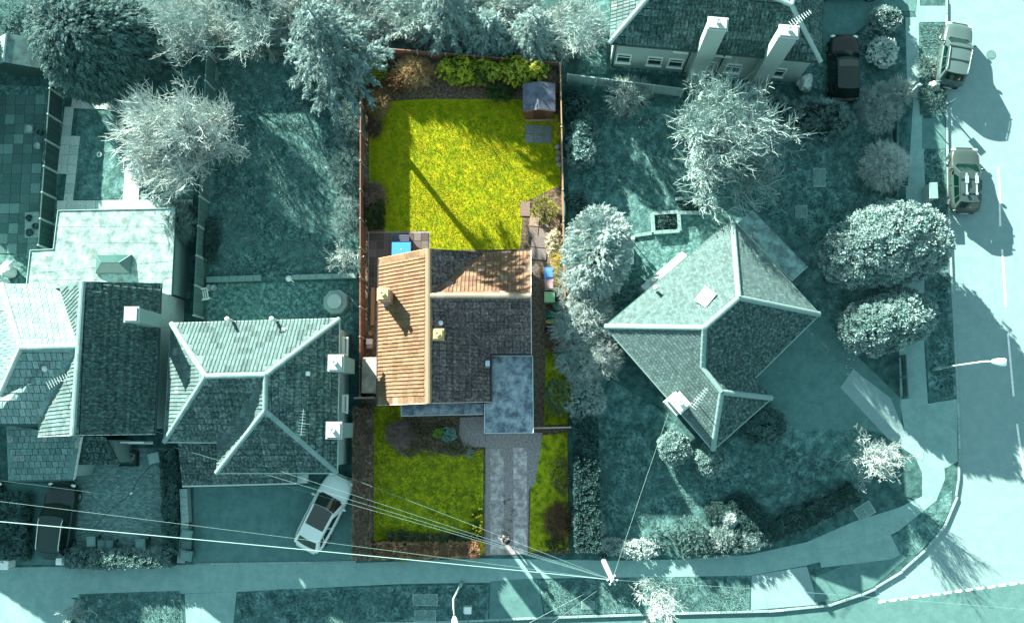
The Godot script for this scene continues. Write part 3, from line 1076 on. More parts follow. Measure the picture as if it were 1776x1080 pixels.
	sheet("lawn", [Vector3(1.70, 0.00, -19.39), Vector3(21.87, 0.00, -19.92), Vector3(21.40, 0.00, -9.25), Vector3(18.21, 0.00, -6.14), Vector3(18.45, 0.00, -3.39), Vector3(12.45, 0.00, -7.55), Vector3(4.92, 0.00, -11.09), Vector3(1.63, 0.00, -9.34)], 0.0068, M.lawn_grey)
	sheet("patio", [Vector3(4.75, 0.00, -11.09), Vector3(6.67, 0.00, -11.61), Vector3(11.19, 0.00, -12.29), Vector3(8.36, 0.00, -9.31), Vector3(4.17, 0.00, -6.18)], 0.012, M.old_paving)
	sheet("lawn", [Vector3(3.11, 0.00, -3.42), Vector3(6.50, 0.00, -1.36), Vector3(10.18, 0.00, 1.69), Vector3(13.64, 0.00, -1.36), Vector3(14.97, 0.00, -0.68), Vector3(16.97, 0.00, 0.00), Vector3(18.97, 0.00, 0.34), Vector3(20.24, 0.00, 2.01), Vector3(17.15, 0.00, 4.35), Vector3(13.09, 0.00, 6.01), Vector3(8.05, 0.00, 6.85), Vector3(2.34, 0.00, 7.20), Vector3(2.22, 0.00, 0.00)], 0.007, M.lawn_grey)
	sheet("driveway", [Vector3(12.49, 0.00, -2.89), Vector3(16.70, 0.00, -6.66), Vector3(18.49, 0.00, -4.42), Vector3(21.14, 0.00, -1.69), Vector3(21.17, 0.00, 0.67), Vector3(18.98, 0.00, 0.17), Vector3(14.94, 0.00, 0.17), Vector3(13.64, 0.00, -1.36)], 0.012, M.asphalt_dark)
	sheet("driveway", [Vector3(17.66, 0.00, -2.30), Vector3(18.45, 0.00, -3.39), Vector3(20.57, 0.00, -1.69), Vector3(21.32, 0.00, 0.34), Vector3(22.58, 0.00, 0.67), Vector3(22.25, 0.00, 2.01), Vector3(20.30, 0.00, 0.67)], 0.016, M.asphalt)
	sheet("driveway", [Vector3(-20.79, 0.00, 3.48), Vector3(-11.02, 0.00, 3.47), Vector3(-10.94, 0.00, 7.82), Vector3(-20.63, 0.00, 8.05)], 0.012, M.asphalt_dark)
	sheet("driveway", [Vector3(-34.60, 0.00, 3.37), Vector3(-27.77, 0.00, 3.36), Vector3(-28.12, 0.00, 8.08), Vector3(-34.30, 0.00, 8.24)], 0.012, M.asphalt_dark)
	sheet("driveway", [Vector3(17.66, 0.00, -29.21), Vector3(23.33, 0.00, -29.13), Vector3(23.16, 0.00, -25.40), Vector3(21.41, 0.00, -25.50), Vector3(19.24, 0.00, -23.98), Vector3(17.38, 0.00, -23.19)], 0.012, M.asphalt_dark)
	sheet("path", [Vector3(3.52, 0.00, -28.66), Vector3(4.49, 0.00, -28.65), Vector3(4.06, 0.00, -21.64), Vector3(2.92, 0.00, -21.65)], 0.012, M.old_paving)
	sheet("yard", [Vector3(4.06, 0.00, -21.94), Vector3(16.31, 0.00, -20.71), Vector3(19.78, 0.00, -19.94), Vector3(19.94, 0.00, -23.97), Vector3(17.46, 0.00, -23.44)], 0.009, M.old_paving)
	sheet("patio", [Vector3(-36.17, 0.00, -21.43), Vector3(-30.94, 0.00, -21.19), Vector3(-30.99, 0.00, -8.78), Vector3(-35.35, 0.00, -8.44)], 0.012, M.old_paving)
	# the sold plot: soil first, then lawns, drive and paths
	sheet("garden_soil", [Vector3(-10.99, 0.00, -23.14), Vector3(1.21, 0.00, -21.82), Vector3(1.63, 0.00, 7.37), Vector3(-10.81, 0.00, 7.75)], 0.0105, M.soil)
	sheet("lawn", [Vector3(-10.64, 0.00, -19.51), Vector3(-9.64, 0.00, -20.01), Vector3(-7.24, 0.00, -20.14), Vector3(-1.35, 0.00, -20.08), Vector3(1.06, 0.00, -19.03), Vector3(1.18, 0.00, -14.68), Vector3(-1.08, 0.00, -13.55), Vector3(-1.29, 0.00, -10.70), Vector3(-6.83, 0.00, -10.66), Vector3(-6.91, 0.00, -11.87), Vector3(-9.45, 0.00, -11.81), Vector3(-10.53, 0.00, -12.61)], 0.017, M.lawn_green)
	sheet("lawn", [Vector3(-10.06, 0.00, -1.16), Vector3(-8.47, 0.00, -1.23), Vector3(-8.25, 0.00, -0.17), Vector3(-8.58, 0.00, 1.02), Vector3(-5.48, 0.00, 1.70), Vector3(-3.49, 0.00, 1.36), Vector3(-3.48, 0.00, 6.40), Vector3(-9.94, 0.00, 6.68)], 0.017, M.lawn_front)
	sheet("lawn", [Vector3(-0.00, 0.00, 0.51), Vector3(1.50, 0.00, 0.34), Vector3(1.53, 0.00, 7.17), Vector3(-0.77, 0.00, 7.25), Vector3(-0.69, 0.00, 3.72)], 0.0172, M.lawn_front)
	sheet("lawn", [Vector3(-0.26, 0.00, -4.81), Vector3(1.57, 0.00, -4.46), Vector3(1.51, 0.00, -0.17), Vector3(-0.34, 0.00, -0.07)], 0.0174, M.lawn_front)
	sheet("path", [Vector3(-0.59, 0.00, -10.55), Vector3(0.80, 0.00, -10.55), Vector3(0.30, 0.00, -7.59), Vector3(0.14, 0.00, 0.00), Vector3(-0.55, 0.00, 0.00)], 0.019, M.earth_path)
	sheet("path", [Vector3(-4.88, 0.00, -0.55), Vector3(-3.43, 0.00, -0.61), Vector3(-3.36, 0.00, 1.19), Vector3(-4.62, 0.00, 1.19), Vector3(-4.94, 0.00, 0.41)], 0.0195, M.drive_tarmac)
	sheet("driveway", [Vector3(-3.36, 0.00, 0.27), Vector3(0.03, 0.00, 0.34), Vector3(-0.07, 0.00, 1.29), Vector3(-0.42, 0.00, 3.31), Vector3(-0.79, 0.00, 3.72), Vector3(-0.84, 0.00, 7.41), Vector3(-3.34, 0.00, 7.49)], 0.021, M.drive_tarmac)
	sheet("path", [Vector3(-10.49, 0.00, -10.25), Vector3(-9.92, 0.00, -10.25), Vector3(-9.93, 0.00, -1.37), Vector3(-10.83, 0.00, -1.37)], 0.0192, M.earth_path)
	# two wheel tracks and a middle strip of cast concrete bays
	var dt = thing("concrete_wheel_track", "pale worn concrete wheel track on the left of the driveway", "driveway", Vector3.ZERO, 0.0, "driveway wheel tracks")
	paving(dt, [Vector3(-3.01, 0.00, 1.29), Vector3(-2.26, 0.00, 1.29), Vector3(-2.32, 0.00, 7.39), Vector3(-3.07, 0.00, 7.42)], 0.78, 1.5, 0.02, 0.0, 0.006, 0.03, [Color(0.60, 0.56, 0.56), Color(0.5, 0.47, 0.475), Color(0.66, 0.62, 0.62)], M.old_concrete, "concrete_bay")
	dt = thing("concrete_wheel_track", "pale worn concrete wheel track on the right of the driveway", "driveway", Vector3.ZERO, 0.0, "driveway wheel tracks")
	paving(dt, [Vector3(-1.68, 0.00, 1.22), Vector3(-0.89, 0.00, 1.22), Vector3(-0.90, 0.00, 7.38), Vector3(-1.71, 0.00, 7.38)], 0.82, 1.6, 0.02, 0.0, 0.006, 0.03, [Color(0.66, 0.61, 0.62), Color(0.54, 0.5, 0.51), Color(0.72, 0.67, 0.68)], M.old_concrete, "concrete_bay", 0.0, true, 8)
	dt = thing("footway_edging", "thin pale edging stones between footway and the left driveways", "edging")
	paving(dt, [Vector3(-20.52, 0.00, 8.02), Vector3(-10.98, 0.00, 7.82), Vector3(-10.97, 0.00, 7.92), Vector3(-20.52, 0.00, 8.12)], 0.9, 0.1, 0.012, -0.018, 0.004, 0.05, [teal(0.4), teal(0.46)], M.concrete, "edging_stone", 0.0, true, 18)
	paving(dt, [Vector3(-27.77, 0.00, 8.18), Vector3(-21.21, 0.00, 8.06), Vector3(-21.21, 0.00, 8.16), Vector3(-27.76, 0.00, 8.28)], 0.9, 0.1, 0.012, -0.016, 0.004, 0.05, [teal(0.4), teal(0.46)], M.concrete, "edging_stone", 0.0, true, 19)
	dt = thing("driveway_edging", "thin concrete edging strip along the lawn side of the driveway", "edging")
	paving(dt, [Vector3(-3.36, 0.00, 1.29), Vector3(-3.29, 0.00, 1.29), Vector3(-3.30, 0.00, 7.39), Vector3(-3.41, 0.00, 7.39)], 0.07, 0.9, 0.015, 0.0, 0.01, 0.05, [Color(0.38, 0.36, 0.33)], M.concrete, "edging_stone", 0.0, true, 9)


func walls(parent, eave, inset, h, col, material, called = "wall"):
	var flat := PackedVector2Array()
	for p in eave:
		flat.append(Vector2(p.x, p.z))
	if Geometry2D.is_polygon_clockwise(flat):
		flat.reverse()
	var q = Geometry2D.offset_polygon(flat, -inset, Geometry2D.JOIN_MITER)[0]
	var pts = []
	for p in q:
		pts.append(Vector3(p.x, 0, p.y))
	var m := mb(col)
	m.prism(pts, 0.0, h)
	part(called, m.mesh(material), parent)
	return pts

func gable(parent, a, b, top, y0, col, material):
	var m := mb(col)
	m.tri(Vector3(a.x, y0, a.z), Vector3(b.x, y0, b.z), top)
	m.quad(Vector3(a.x, y0, a.z), Vector3(b.x, y0, b.z), b, a) if b.y > y0 + 0.01 else null
	part("gable", m.mesh(material), parent)

func fascia(parent, a, b, col, drop = 0.2):
	var m := mb(col)
	var d: Vector3 = (b - a)
	var L := d.length()
	var x := d.normalized()
	var side := x.cross(Vector3.UP).normalized()
	m.box((a + b) * 0.5 - Vector3(0, drop * 0.5 - 0.01, 0), Vector3(L, drop, 0.03), 0.0, Basis(x, side.cross(x), side))
	part("fascia_board", m.mesh(M.paint), parent)

func flue(parent, at, h, r, col):
	var m := mb(col)
	m.lathe(Vector3.ZERO, [Vector2(0, h + 0.06), Vector2(r * 1.7, h + 0.02), Vector2(r * 1.7, h - 0.03), Vector2(r, h - 0.05), Vector2(r, 0)], 10)
	part("flue_pipe", m.mesh(M.paint, true), parent, Transform3D(Basis.IDENTITY, at))

func aerial(parent, at, turn, col, called = "aerial"):
	var m := mb(col)
	m.stick(Vector3(0, -0.8, 0), Vector3(0, 0.9, 0), 0.025, 0.02)
	m.stick(Vector3(-0.6, 0.85, 0), Vector3(0.75, 0.85, 0), 0.02, 0.02)
	for i in 9:
		m.stick(Vector3(-0.55 + i * 0.15, 0.86, -0.22 + i * 0.012), Vector3(-0.55 + i * 0.15, 0.86, 0.22 - i * 0.012), 0.014, 0.014)
	part(called, m.mesh(M.paint), parent, Transform3D(Basis(Vector3.UP, turn), at))

func target_house():
	var h = thing("bungalow", "bungalow with tan tiled cross-gabled roof in the middle full-colour plot", "house")
	rng.seed = 21
	var cols = [Color(0.205, 0.138, 0.08), Color(0.23, 0.155, 0.09), Color(0.19, 0.128, 0.078), Color(0.245, 0.172, 0.105)]  # tan is the sunlit copy of these tiles, for slopes facing the sun
	var dark = [Color(0.22, 0.205, 0.205), Color(0.27, 0.245, 0.24), Color(0.31, 0.285, 0.275), Color(0.25, 0.235, 0.235)]  # shaded grey copy of the same tiles, for slopes away from the sun
	var lichen = Color(0.46, 0.46, 0.40)
	var ra = Vector3(-6.18, 6.00, -9.69)
	var rb = Vector3(-6.10, 6.00, -1.26)
	var rc = Vector3(-6.12, 6.00, -7.08)
	var rd = Vector3(-0.57, 6.00, -7.06)
	var ew0 = Vector3(-9.36, 3.00, -9.67)
	var ew1 = Vector3(-9.33, 3.00, -1.20)
	var ee0 = Vector3(-3.42, 3.05, -10.00)
	var ee1 = Vector3(-2.93, 3.00, -1.40)
	var ee2 = Vector3(-2.94, 3.00, -4.14)
	var en = Vector3(-0.60, 3.00, -10.06)
	var es = Vector3(-0.58, 3.00, -4.14)
	roof_slope(h, [ew1, ew0, ra, rb], 0.43, 0.33, "roll", cols, M.tile, 0.04, lichen, "roof_tiles", 300)
	roof_slope(h, [ee2, ee1, rb, rc], 0.43, 0.33, "roll", dark, M.mossy_shade_tile, 0.22, lichen)
	var ee_n = Vector3(-3.29, 3.00, -9.91)
	roof_slope(h, [ra + Vector3(0.0, 0, 0), ee0, rc], 0.43, 0.33, "roll", dark, M.mossy_shade_tile, 0.05, lichen)
	roof_slope(h, [en, ee0, rc, rd], 0.43, 0.33, "roll", cols.map(func(c): return Color(c.r * 0.95, c.g * 0.9, c.b * 0.95)), M.tile, 0.12, Color(0.6, 0.55, 0.5))
	roof_slope(h, [ee2, es, rd, rc], 0.43, 0.33, "roll", dark, M.mossy_shade_tile, 0.24, lichen)
	var rcol = Color(0.30, 0.23, 0.155)
	ridge(h, ra, rb, rcol, 0.17)
	ridge(h, rc, rd, Color(0.32, 0.28, 0.22), 0.17)
	walls(h, [g0(ew0), g0(Vector3(-2.96, 3.00, -9.90)), g0(en), g0(es), g0(ee2), g0(ee1), g0(ew1)], 0.3, 2.95, Color(0.42, 0.30, 0.22), M.brick)
	gable(h, ew1, ee1, rb, 2.9, Color(0.42, 0.30, 0.22), M.brick)
	gable(h, ew0, Vector3(-2.96, 3.00, -9.90), ra, 2.9, Color(0.42, 0.30, 0.22), M.brick)
	gable(h, en, es, rd, 2.9, Color(0.42, 0.30, 0.22), M.brick)
	fascia(h, ew1, rb, Color(0.7, 0.6, 0.45))
	fascia(h, ee1, rb, Color(0.45, 0.45, 0.45))
	fascia(h, ew0, ra, Color(0.6, 0.45, 0.2))
	fascia(h, en, rd, Color(0.6, 0.55, 0.5))
	fascia(h, es, rd, Color(0.6, 0.58, 0.55))
	gutter(h, [ew0 + Vector3(-0.06, -0.05, 0), ew1 + Vector3(-0.06, -0.05, 0)], Color(0.04, 0.04, 0.045))
	gutter(h, [ee2 + Vector3(0.06, -0.05, 0), ee1 + Vector3(0.06, -0.05, 0)], Color(0.03, 0.03, 0.035))
	gutter(h, [ee2 + Vector3(0.06, -0.05, 0.06), es + Vector3(0, -0.05, 0.06)], Color(0.03, 0.03, 0.035))
	gutter(h, [ee0 + Vector3(0.0, -0.05, -0.06), en + Vector3(0, -0.05, -0.06)], Color(0.03, 0.03, 0.035))
	# valley lead between the wings
	var vl := mb(Color(0.10, 0.10, 0.11))
	vl.tube([ee2 + Vector3(0, 0.03, 0), rc + Vector3(0, -0.02, 0)], [0.09, 0.07], 5)
	part("valley_lead", vl.mesh(M.concrete), h)
	# chimney on the west slope
	var ch = brick_stack(h, Vector3(-8.68, 3.30, -7.21), Vector3(0.62, 2.35, 0.62), 0.0, Color(0.42, 0.26, 0.21), 1, Color(0.55, 0.46, 0.26))
	var fl := mb(Color(0.35, 0.4, 0.5))
	fl.box(Vector3(0, 0.25, 0), Vector3(0.8, 0.5, 0.8))
	part("lead_flashing", fl.mesh(M.concrete), ch, Transform3D(Basis.IDENTITY, Vector3(0.05, -0.1, 0)))
	# short stack just east of the ridge
	ch = brick_stack(h, Vector3(-5.62, 4.60, -4.97), Vector3(0.55, 1.35, 0.55), 0.0, Color(0.40, 0.30, 0.22), 1, Color(0.66, 0.5, 0.25))
	fl = mb(Color(0.4, 0.5, 0.58))
	fl.box(Vector3(0.06, 0.2, 0), Vector3(0.85, 0.5, 0.85))
	part("lead_flashing", fl.mesh(M.concrete), ch)
	flue(h, Vector3(-5.53, 4.90, -5.64), 0.7, 0.09, Color(0.55, 0.62, 0.7))
	var vent := mb(Color(0.45, 0.6, 0.75))
	vent.slab(Vector3.ZERO, Vector3(0.28, 0.16, 0.34), 0.0, 0.04)
	part("roof_vent", vent.mesh(M.paint), h, Transform3D(Basis.IDENTITY, Vector3(-3.09, 3.20, -3.57)))
	# windows and doors on the sides that can be seen from a step away
	window(h, Vector3(-5.36, 1.50, -1.23) + Vector3(0, 0, -0.1), Vector3(0, 0, 1), 1.8, 1.2, Color(0.75, 0.75, 0.72))
	window(h, Vector3(-0.31, 1.50, -8.09) + Vector3(-0.42, 0, 0), Vector3(1, 0, 0), 1.2, 1.1, Color(0.75, 0.75, 0.72))
	# garage and porch under felt
	var g = thing("garage", "flat-roofed garage with blue-grey felt roof beside the tan bungalow", "garage")
	var gp = [Vector3(-2.93, 2.50, -4.05), Vector3(-0.52, 2.50, -4.04), Vector3(-0.49, 2.50, 0.33), Vector3(-3.28, 2.50, 0.36), Vector3(-3.29, 2.50, -1.31), Vector3(-2.96, 2.50, -1.38)]
	walls(g, gp.map(func(p): return g0(p)), 0.08, 2.4, Color(0.42, 0.30, 0.22), M.brick)
	var roof := mb(Color(1, 1, 1))
	roof.prism(gp, 2.4, 2.5)
	part("flat_roof", roof.mesh(M.flat_roof), g)
	var tr = [gp[0], gp[1], gp[2], gp[3], gp[4]]
	for i in tr.size() - 1:
		fascia(g, tr[i] + Vector3(0, 0.03, 0), tr[i + 1] + Vector3(0, 0.03, 0), Color(0.45, 0.66, 0.7), 0.22)
	var door := mb(Color(0.55, 0.55, 0.55))
	for i in 6:
		door.box(Vector3(0, 0.17 + i * 0.34, 0.02), Vector3(2.2, 0.325, 0.04))
	part("garage_door", door.mesh(M.paint), g, Transform3D(Basis.IDENTITY, g0(Vector3(-1.91, 2.40, 0.36)) + Vector3(0, 0.02, -0.07)))
	var p = thing("porch_canopy", "long low blue-grey felt canopy along the front of the bungalow", "canopy")
	var pp = [Vector3(-8.06, 2.46, -1.28), Vector3(-3.36, 2.46, -1.31), Vector3(-3.36, 2.46, -0.72), Vector3(-8.05, 2.46, -0.62)]
	var pm := mb(Color(1, 1, 1))
	pm.prism(pp, 2.36, 2.46)
	part("flat_roof", pm.mesh(M.flat_roof), p)
	fascia(p, pp[3] + Vector3(0, 0.03, 0.01), pp[2] + Vector3(0, 0.03, 0.01), Color(0.55, 0.68, 0.72), 0.2)
	fascia(p, pp[0] + Vector3(-0.01, 0.03, 0), pp[3] + Vector3(-0.01, 0.03, 0), Color(0.5, 0.6, 0.62), 0.2)
	for q in [pp[3], pp[2]]:
		var post := mb(Color(0.6, 0.6, 0.58))
		post.slab(Vector3(0, 1.19, 0), Vector3(0.1, 2.36, 0.1), 0.0, 0.01)
		part("post", post.mesh(M.paint), p, Transform3D(Basis.IDENTITY, g0(q) + Vector3(0.1 if q == pp[3] else -0.1, 0, -0.12)))
	# lean-to on the west side
	var l = thing("lean_to", "small lean-to with pale sheet roof between bungalow and brown fence", "lean-to")
	var lp = [Vector3(-10.43, 2.10, -3.99), Vector3(-9.47, 2.60, -3.99), Vector3(-9.44, 2.60, -1.97), Vector3(-10.43, 2.10, -1.95)]
	var lm := mb(Color(0.33, 0.31, 0.27))
	lm.prism(lp.map(func(q): return g0(q)), 0.0, 2.0)
	part("wall", lm.mesh(M.wood), l)
	lm = mb(Color(0.40, 0.37, 0.31))
	lm.poly(lp, null, 0.06)
	lm.poly(lp, null, 0.03)
	for i in 4:
		var a = lp[i]
		var b = lp[(i + 1) % 4]
		lm.quad(a + Vector3(0, 0.03, 0), b + Vector3(0, 0.03, 0), b + Vector3(0, 0.06, 0), a + Vector3(0, 0.06, 0))
	part("roof", lm.mesh(M.felt), l)

func house_corner_left():
	var h = thing("gabled_house", "big gabled house with dark mossy tiles at the left edge", "house")
	rng.seed = 22
	var mossy = [teal(0.23), teal(0.29), teal(0.35), teal(0.26)]  # moss plus shade tone: copy of these tiles for the slope away from sun
	var lit_tiles = [pale(0.19), pale(0.22), pale(0.17)]  # same tiles with sunlit tone in the colour, for the west slopes
	var concrete_tiles = [teal(0.34), teal(0.37), teal(0.32)]
	var mid = [teal(0.26), teal(0.29), teal(0.24)]
	var ra = Vector3(-24.49, 7.70, -7.70)
	var rb = Vector3(-24.63, 7.70, 0.45)
	var j = Vector3(-24.56, 7.70, -4.25)
	var je = Vector3(-27.76, 7.50, -4.18)
	var ne = Vector3(-21.40, 4.90, -8.00)
	var se = Vector3(-21.41, 4.90, 0.41)
	var wn = Vector3(-26.59, 6.00, -7.70)
	var ws = Vector3(-27.85, 4.90, 0.54)
	var vs = Vector3(-27.89, 4.90, -0.16)
	var nw = Vector3(-30.43, 4.90, -8.00)
	roof_slope(h, [se, ne, ra, rb], 0.43, 0.33, "roll", mossy, M.mossy_shade_tile, 0.15, teal(0.42), "roof_tiles", 300)
	roof_slope(h, [wn, j, ra], 0.43, 0.33, "roll", lit_tiles, M.tile, 0.05)
	roof_slope(h, [ws, vs, j, rb], 0.43, 0.33, "roll", lit_tiles, M.tile, 0.05)
	roof_slope(h, [Vector3(-27.20, 4.90, -7.99), nw, je, j], 0.34, 0.3, "plain", concrete_tiles, M.tile, 0.05)
	roof_slope(h, [Vector3(-31.33, 4.90, -0.16), vs, j, je, Vector3(-30.03, 5.30, -1.58)], 0.34, 0.42, "plain", concrete_tiles, M.tile, 0.05)
	roof_slope(h, [Vector3(-31.33, 4.90, -0.16), Vector3(-31.62, 4.90, -8.07), nw, je, Vector3(-30.03, 5.30, -1.58)], 0.34, 0.4, "plain", concrete_tiles, M.tile, 0.05)
	ridge(h, ra, rb, teal(0.36), 0.17)
	ridge(h, je, j, teal(0.42), 0.17)
	ridge(h, nw, je, teal(0.4), 0.16)
	ridge(h, Vector3(-30.03, 5.30, -1.58), je, teal(0.5), 0.16)
	walls(h, [g0(Vector3(-27.69, 4.90, -7.83)), g0(ne), g0(se), g0(ws), g0(vs), g0(Vector3(-31.01, 4.90, -0.16)), g0(Vector3(-31.48, 4.90, -7.91))], 0.35, 4.85, teal(0.46), M.render)
	gable(h, ws + Vector3(0, 0, -0.3), se + Vector3(0, 0, -0.3), rb + Vector3(0, -0.05, -0.3), 4.8, teal(0.46), M.render)
	gable(h, Vector3(-27.69, 4.90, -7.83) + Vector3(0, 0, 0.1), ne + Vector3(0, 0, 0.2), ra + Vector3(0, -0.05, 0.2), 4.8, teal(0.46), M.render)
	fascia(h, se, rb, teal(0.6))
	fascia(h, ws, rb, teal(0.6))
	gutter(h, [ne + Vector3(0.07, -0.05, 0), se + Vector3(0.07, -0.05, 0)], teal(0.05))
	gutter(h, [Vector3(-31.33, 4.90, -0.16) + Vector3(0, -0.05, 0.07), vs + Vector3(0, -0.05, 0.07)], teal(0.06))
	var ch = brick_stack(h, Vector3(-21.54, 4.90, -5.85), Vector3(0.7, 3.4, 0.75), 0.0, teal(0.4), 0, teal(0.55))
	var sk = part("roof_light", mb_box(Vector3(0.5, 0.1, 0.5), teal(0.04), M.glass), h, Transform3D(Basis(Vector3.RIGHT, 0.6), Vector3(-26.74, 6.75, -3.12)))
	var fr := mb(teal(0.6))
	fr.lathe(Vector3.ZERO, [Vector2(0, 0.2), Vector2(0.12, 0.17), Vector2(0.2, 0.06), Vector2(0.2, 0.0)], 14)
	part("dome", fr.mesh(M.gloss, true), sk)
	aerial(h, Vector3(-25.51, 7.00, -2.42), 0.5, teal(0.6))
	# lower front roofs
	var b = thing("front_bay", "single-storey tiled bay roof in front of the left gabled house", "extension")
	var q = [Vector3(-29.47, 2.50, 2.96), Vector3(-33.17, 2.50, 3.13), Vector3(-32.73, 3.60, -0.10), Vector3(-26.23, 3.60, 0.55), Vector3(-26.72, 2.90, 1.96), Vector3(-26.96, 2.50, 2.92)]
	roof_slope(b, [Vector3(-26.89, 2.50, 2.99), Vector3(-30.68, 2.50, 3.06), Vector3(-30.24, 3.90, -0.10), Vector3(-25.97, 3.80, 0.55)], 0.34, 0.36, "plain", mid, M.tile, 0.06)
	walls(b, [g0(Vector3(-26.89, 2.50, 2.99)), g0(Vector3(-30.68, 2.50, 3.06)), g0(Vector3(-30.24, 3.90, -0.10)), g0(Vector3(-25.97, 3.80, 0.55))], 0.15, 2.45, teal(0.4), M.render)
	fascia(b, Vector3(-26.89, 2.50, 2.99), Vector3(-25.97, 3.80, 0.55), teal(0.7))
	gutter(b, [Vector3(-26.91, 2.45, 3.03), Vector3(-30.70, 2.45, 3.10)], teal(0.08))
	var pr = thing("front_porch", "small dark tiled porch roof over the left house's door", "porch")
	roof_slope(pr, [Vector3(-24.21, 2.50, 2.17), Vector3(-26.83, 2.50, 2.17), Vector3(-26.16, 3.40, 0.55), Vector3(-24.77, 3.40, 0.55)], 0.32, 0.34, "plain", [teal(0.2), teal(0.23), teal(0.17)], M.mossy_shade_tile, 0.05)
	walls(pr, [g0(Vector3(-24.28, 2.50, 2.17)), g0(Vector3(-26.83, 2.50, 2.17)), g0(Vector3(-26.15, 3.40, 0.65)), g0(Vector3(-24.63, 3.40, 0.65))], 0.12, 2.4, teal(0.4), M.render)
	window(h, Vector3(-23.72, 1.60, 1.17) + Vector3(0, 0, -0.3), Vector3(0, 0, 1), 1.4, 1.2, teal(0.7))
	window(h, Vector3(-21.69, 2.40, -3.99) + Vector3(-0.15, 0, 0), Vector3(1, 0, 0), 0.9, 1.0, teal(0.7))
	# rear flat-roofed extension with a glass roof lantern
	var x = thing("rear_extension", "pale flat-roofed rear extension with a glazed roof lantern", "extension")
	var ep = [Vector3(-28.42, 2.90, -12.63), Vector3(-21.43, 2.90, -12.72), Vector3(-21.47, 2.90, -7.61), Vector3(-30.06, 2.90, -8.08), Vector3(-29.94, 2.90, -10.27), Vector3(-28.57, 2.90, -10.33)]
	walls(x, ep.map(func(k): return g0(k)), 0.12, 2.8, teal(0.3), M.brick)
	var em := mb(teal(0.42))
	em.prism(ep, 2.8, 2.9)
	part("flat_roof", em.mesh(M.felt), x)
	for i in [0, 1, 3, 4, 5]:
		fascia(x, ep[i] + Vector3(0, 0.05, 0), ep[(i + 1) % 6] + Vector3(0, 0.05, 0), teal(0.12) if i == 1 else teal(0.45), 0.24)
	var seam := mb(teal(0.42))
	for f in [0.2, 0.4, 0.6, 0.8]:
		var s0: Vector3 = ep[5].lerp(ep[3], f)
		var s1: Vector3 = ep[1].lerp(ep[2], f)
		if f < 0.5:
			s0 = ep[0].lerp(ep[5], f * 2.0)
		seam.box((s0 + s1) * 0.5 + Vector3(0, 0.004, 0), Vector3(s0.distance_to(s1) - 0.1, 0.012, 0.09), atan2(-(s1 - s0).z, (s1 - s0).x))
	part("felt_seam", seam.mesh(M.felt), x)
	var ln = part("roof_lantern", mb_box(Vector3(2.05, 0.22, 1.1), teal(0.12), M.paint), x, Transform3D(Basis.IDENTITY, Vector3(-24.92, 2.95, -9.41)))
	var c4 = [Vector3(-1, 0.11, -0.52), Vector3(1, 0.11, -0.52), Vector3(1, 0.11, 0.52), Vector3(-1, 0.11, 0.52)]
	var r0 = Vector3(-0.5, 0.55, 0)
	var r1 = Vector3(0.5, 0.55, 0)
	for f in [[c4[0], c4[1], r1, r0], [c4[2], c4[3], r0, r1], [c4[1], c4[2], r1], [c4[3], c4[0], r0]]:
		var gm := mb(teal(0.1))
		if f.size() == 4:
			gm.quad(f[1], f[0], f[3], f[2])
		else:
			gm.tri(f[1], f[0], f[2])
		part("pane", gm.mesh(M.glass), ln)
	var br := mb(teal(0.16))
	for e in [[c4[0], r0], [c4[3], r0], [c4[1], r1], [c4[2], r1], [r0, r1]]:
		br.stick(e[0], e[1], 0.04, 0.04)
	part("glazing_bar", br.mesh(M.paint), ln)

# the next house along, outside the frame: its shade lies over the left drive and bay
func house_beyond_left():
	var h = thing("neighbour_house", "gabled house standing just beyond the left edge", "house")
	rng.seed = 26
	var nw = Vector3(-40.55, 4.90, -9.27)
	var sw = Vector3(-39.82, 4.90, -0.16)
	var ne = Vector3(-33.72, 4.90, -9.24)
	var se = Vector3(-33.12, 4.90, -0.16)
	var ra = Vector3(-35.86, 7.60, -8.80)
	var rb = Vector3(-35.22, 7.60, -0.15)
	var cols = [pale(0.19), pale(0.22), pale(0.17)]
	roof_slope(h, [sw, nw, ra, rb], 0.43, 0.33, "roll", cols, M.tile, 0.04)
	roof_slope(h, [se, ne, ra, rb], 0.43, 0.33, "roll", cols, M.mossy_shade_tile, 0.04)  # same tiles in their shaded copy, since this slope faces away from sun
	ridge(h, ra, rb, teal(0.36), 0.17)
	walls(h, [g0(nw), g0(ne), g0(se), g0(sw)], 0.3, 4.85, teal(0.46), M.render)
	gable(h, sw, se, rb, 4.8, teal(0.46), M.render)
	gable(h, ne, nw, ra, 4.8, teal(0.46), M.render)

func mb_box(size, col, material):
	var m := mb(col)
	m.slab(Vector3.ZERO, size, 0.0, 0.02)
	return m.mesh(material)

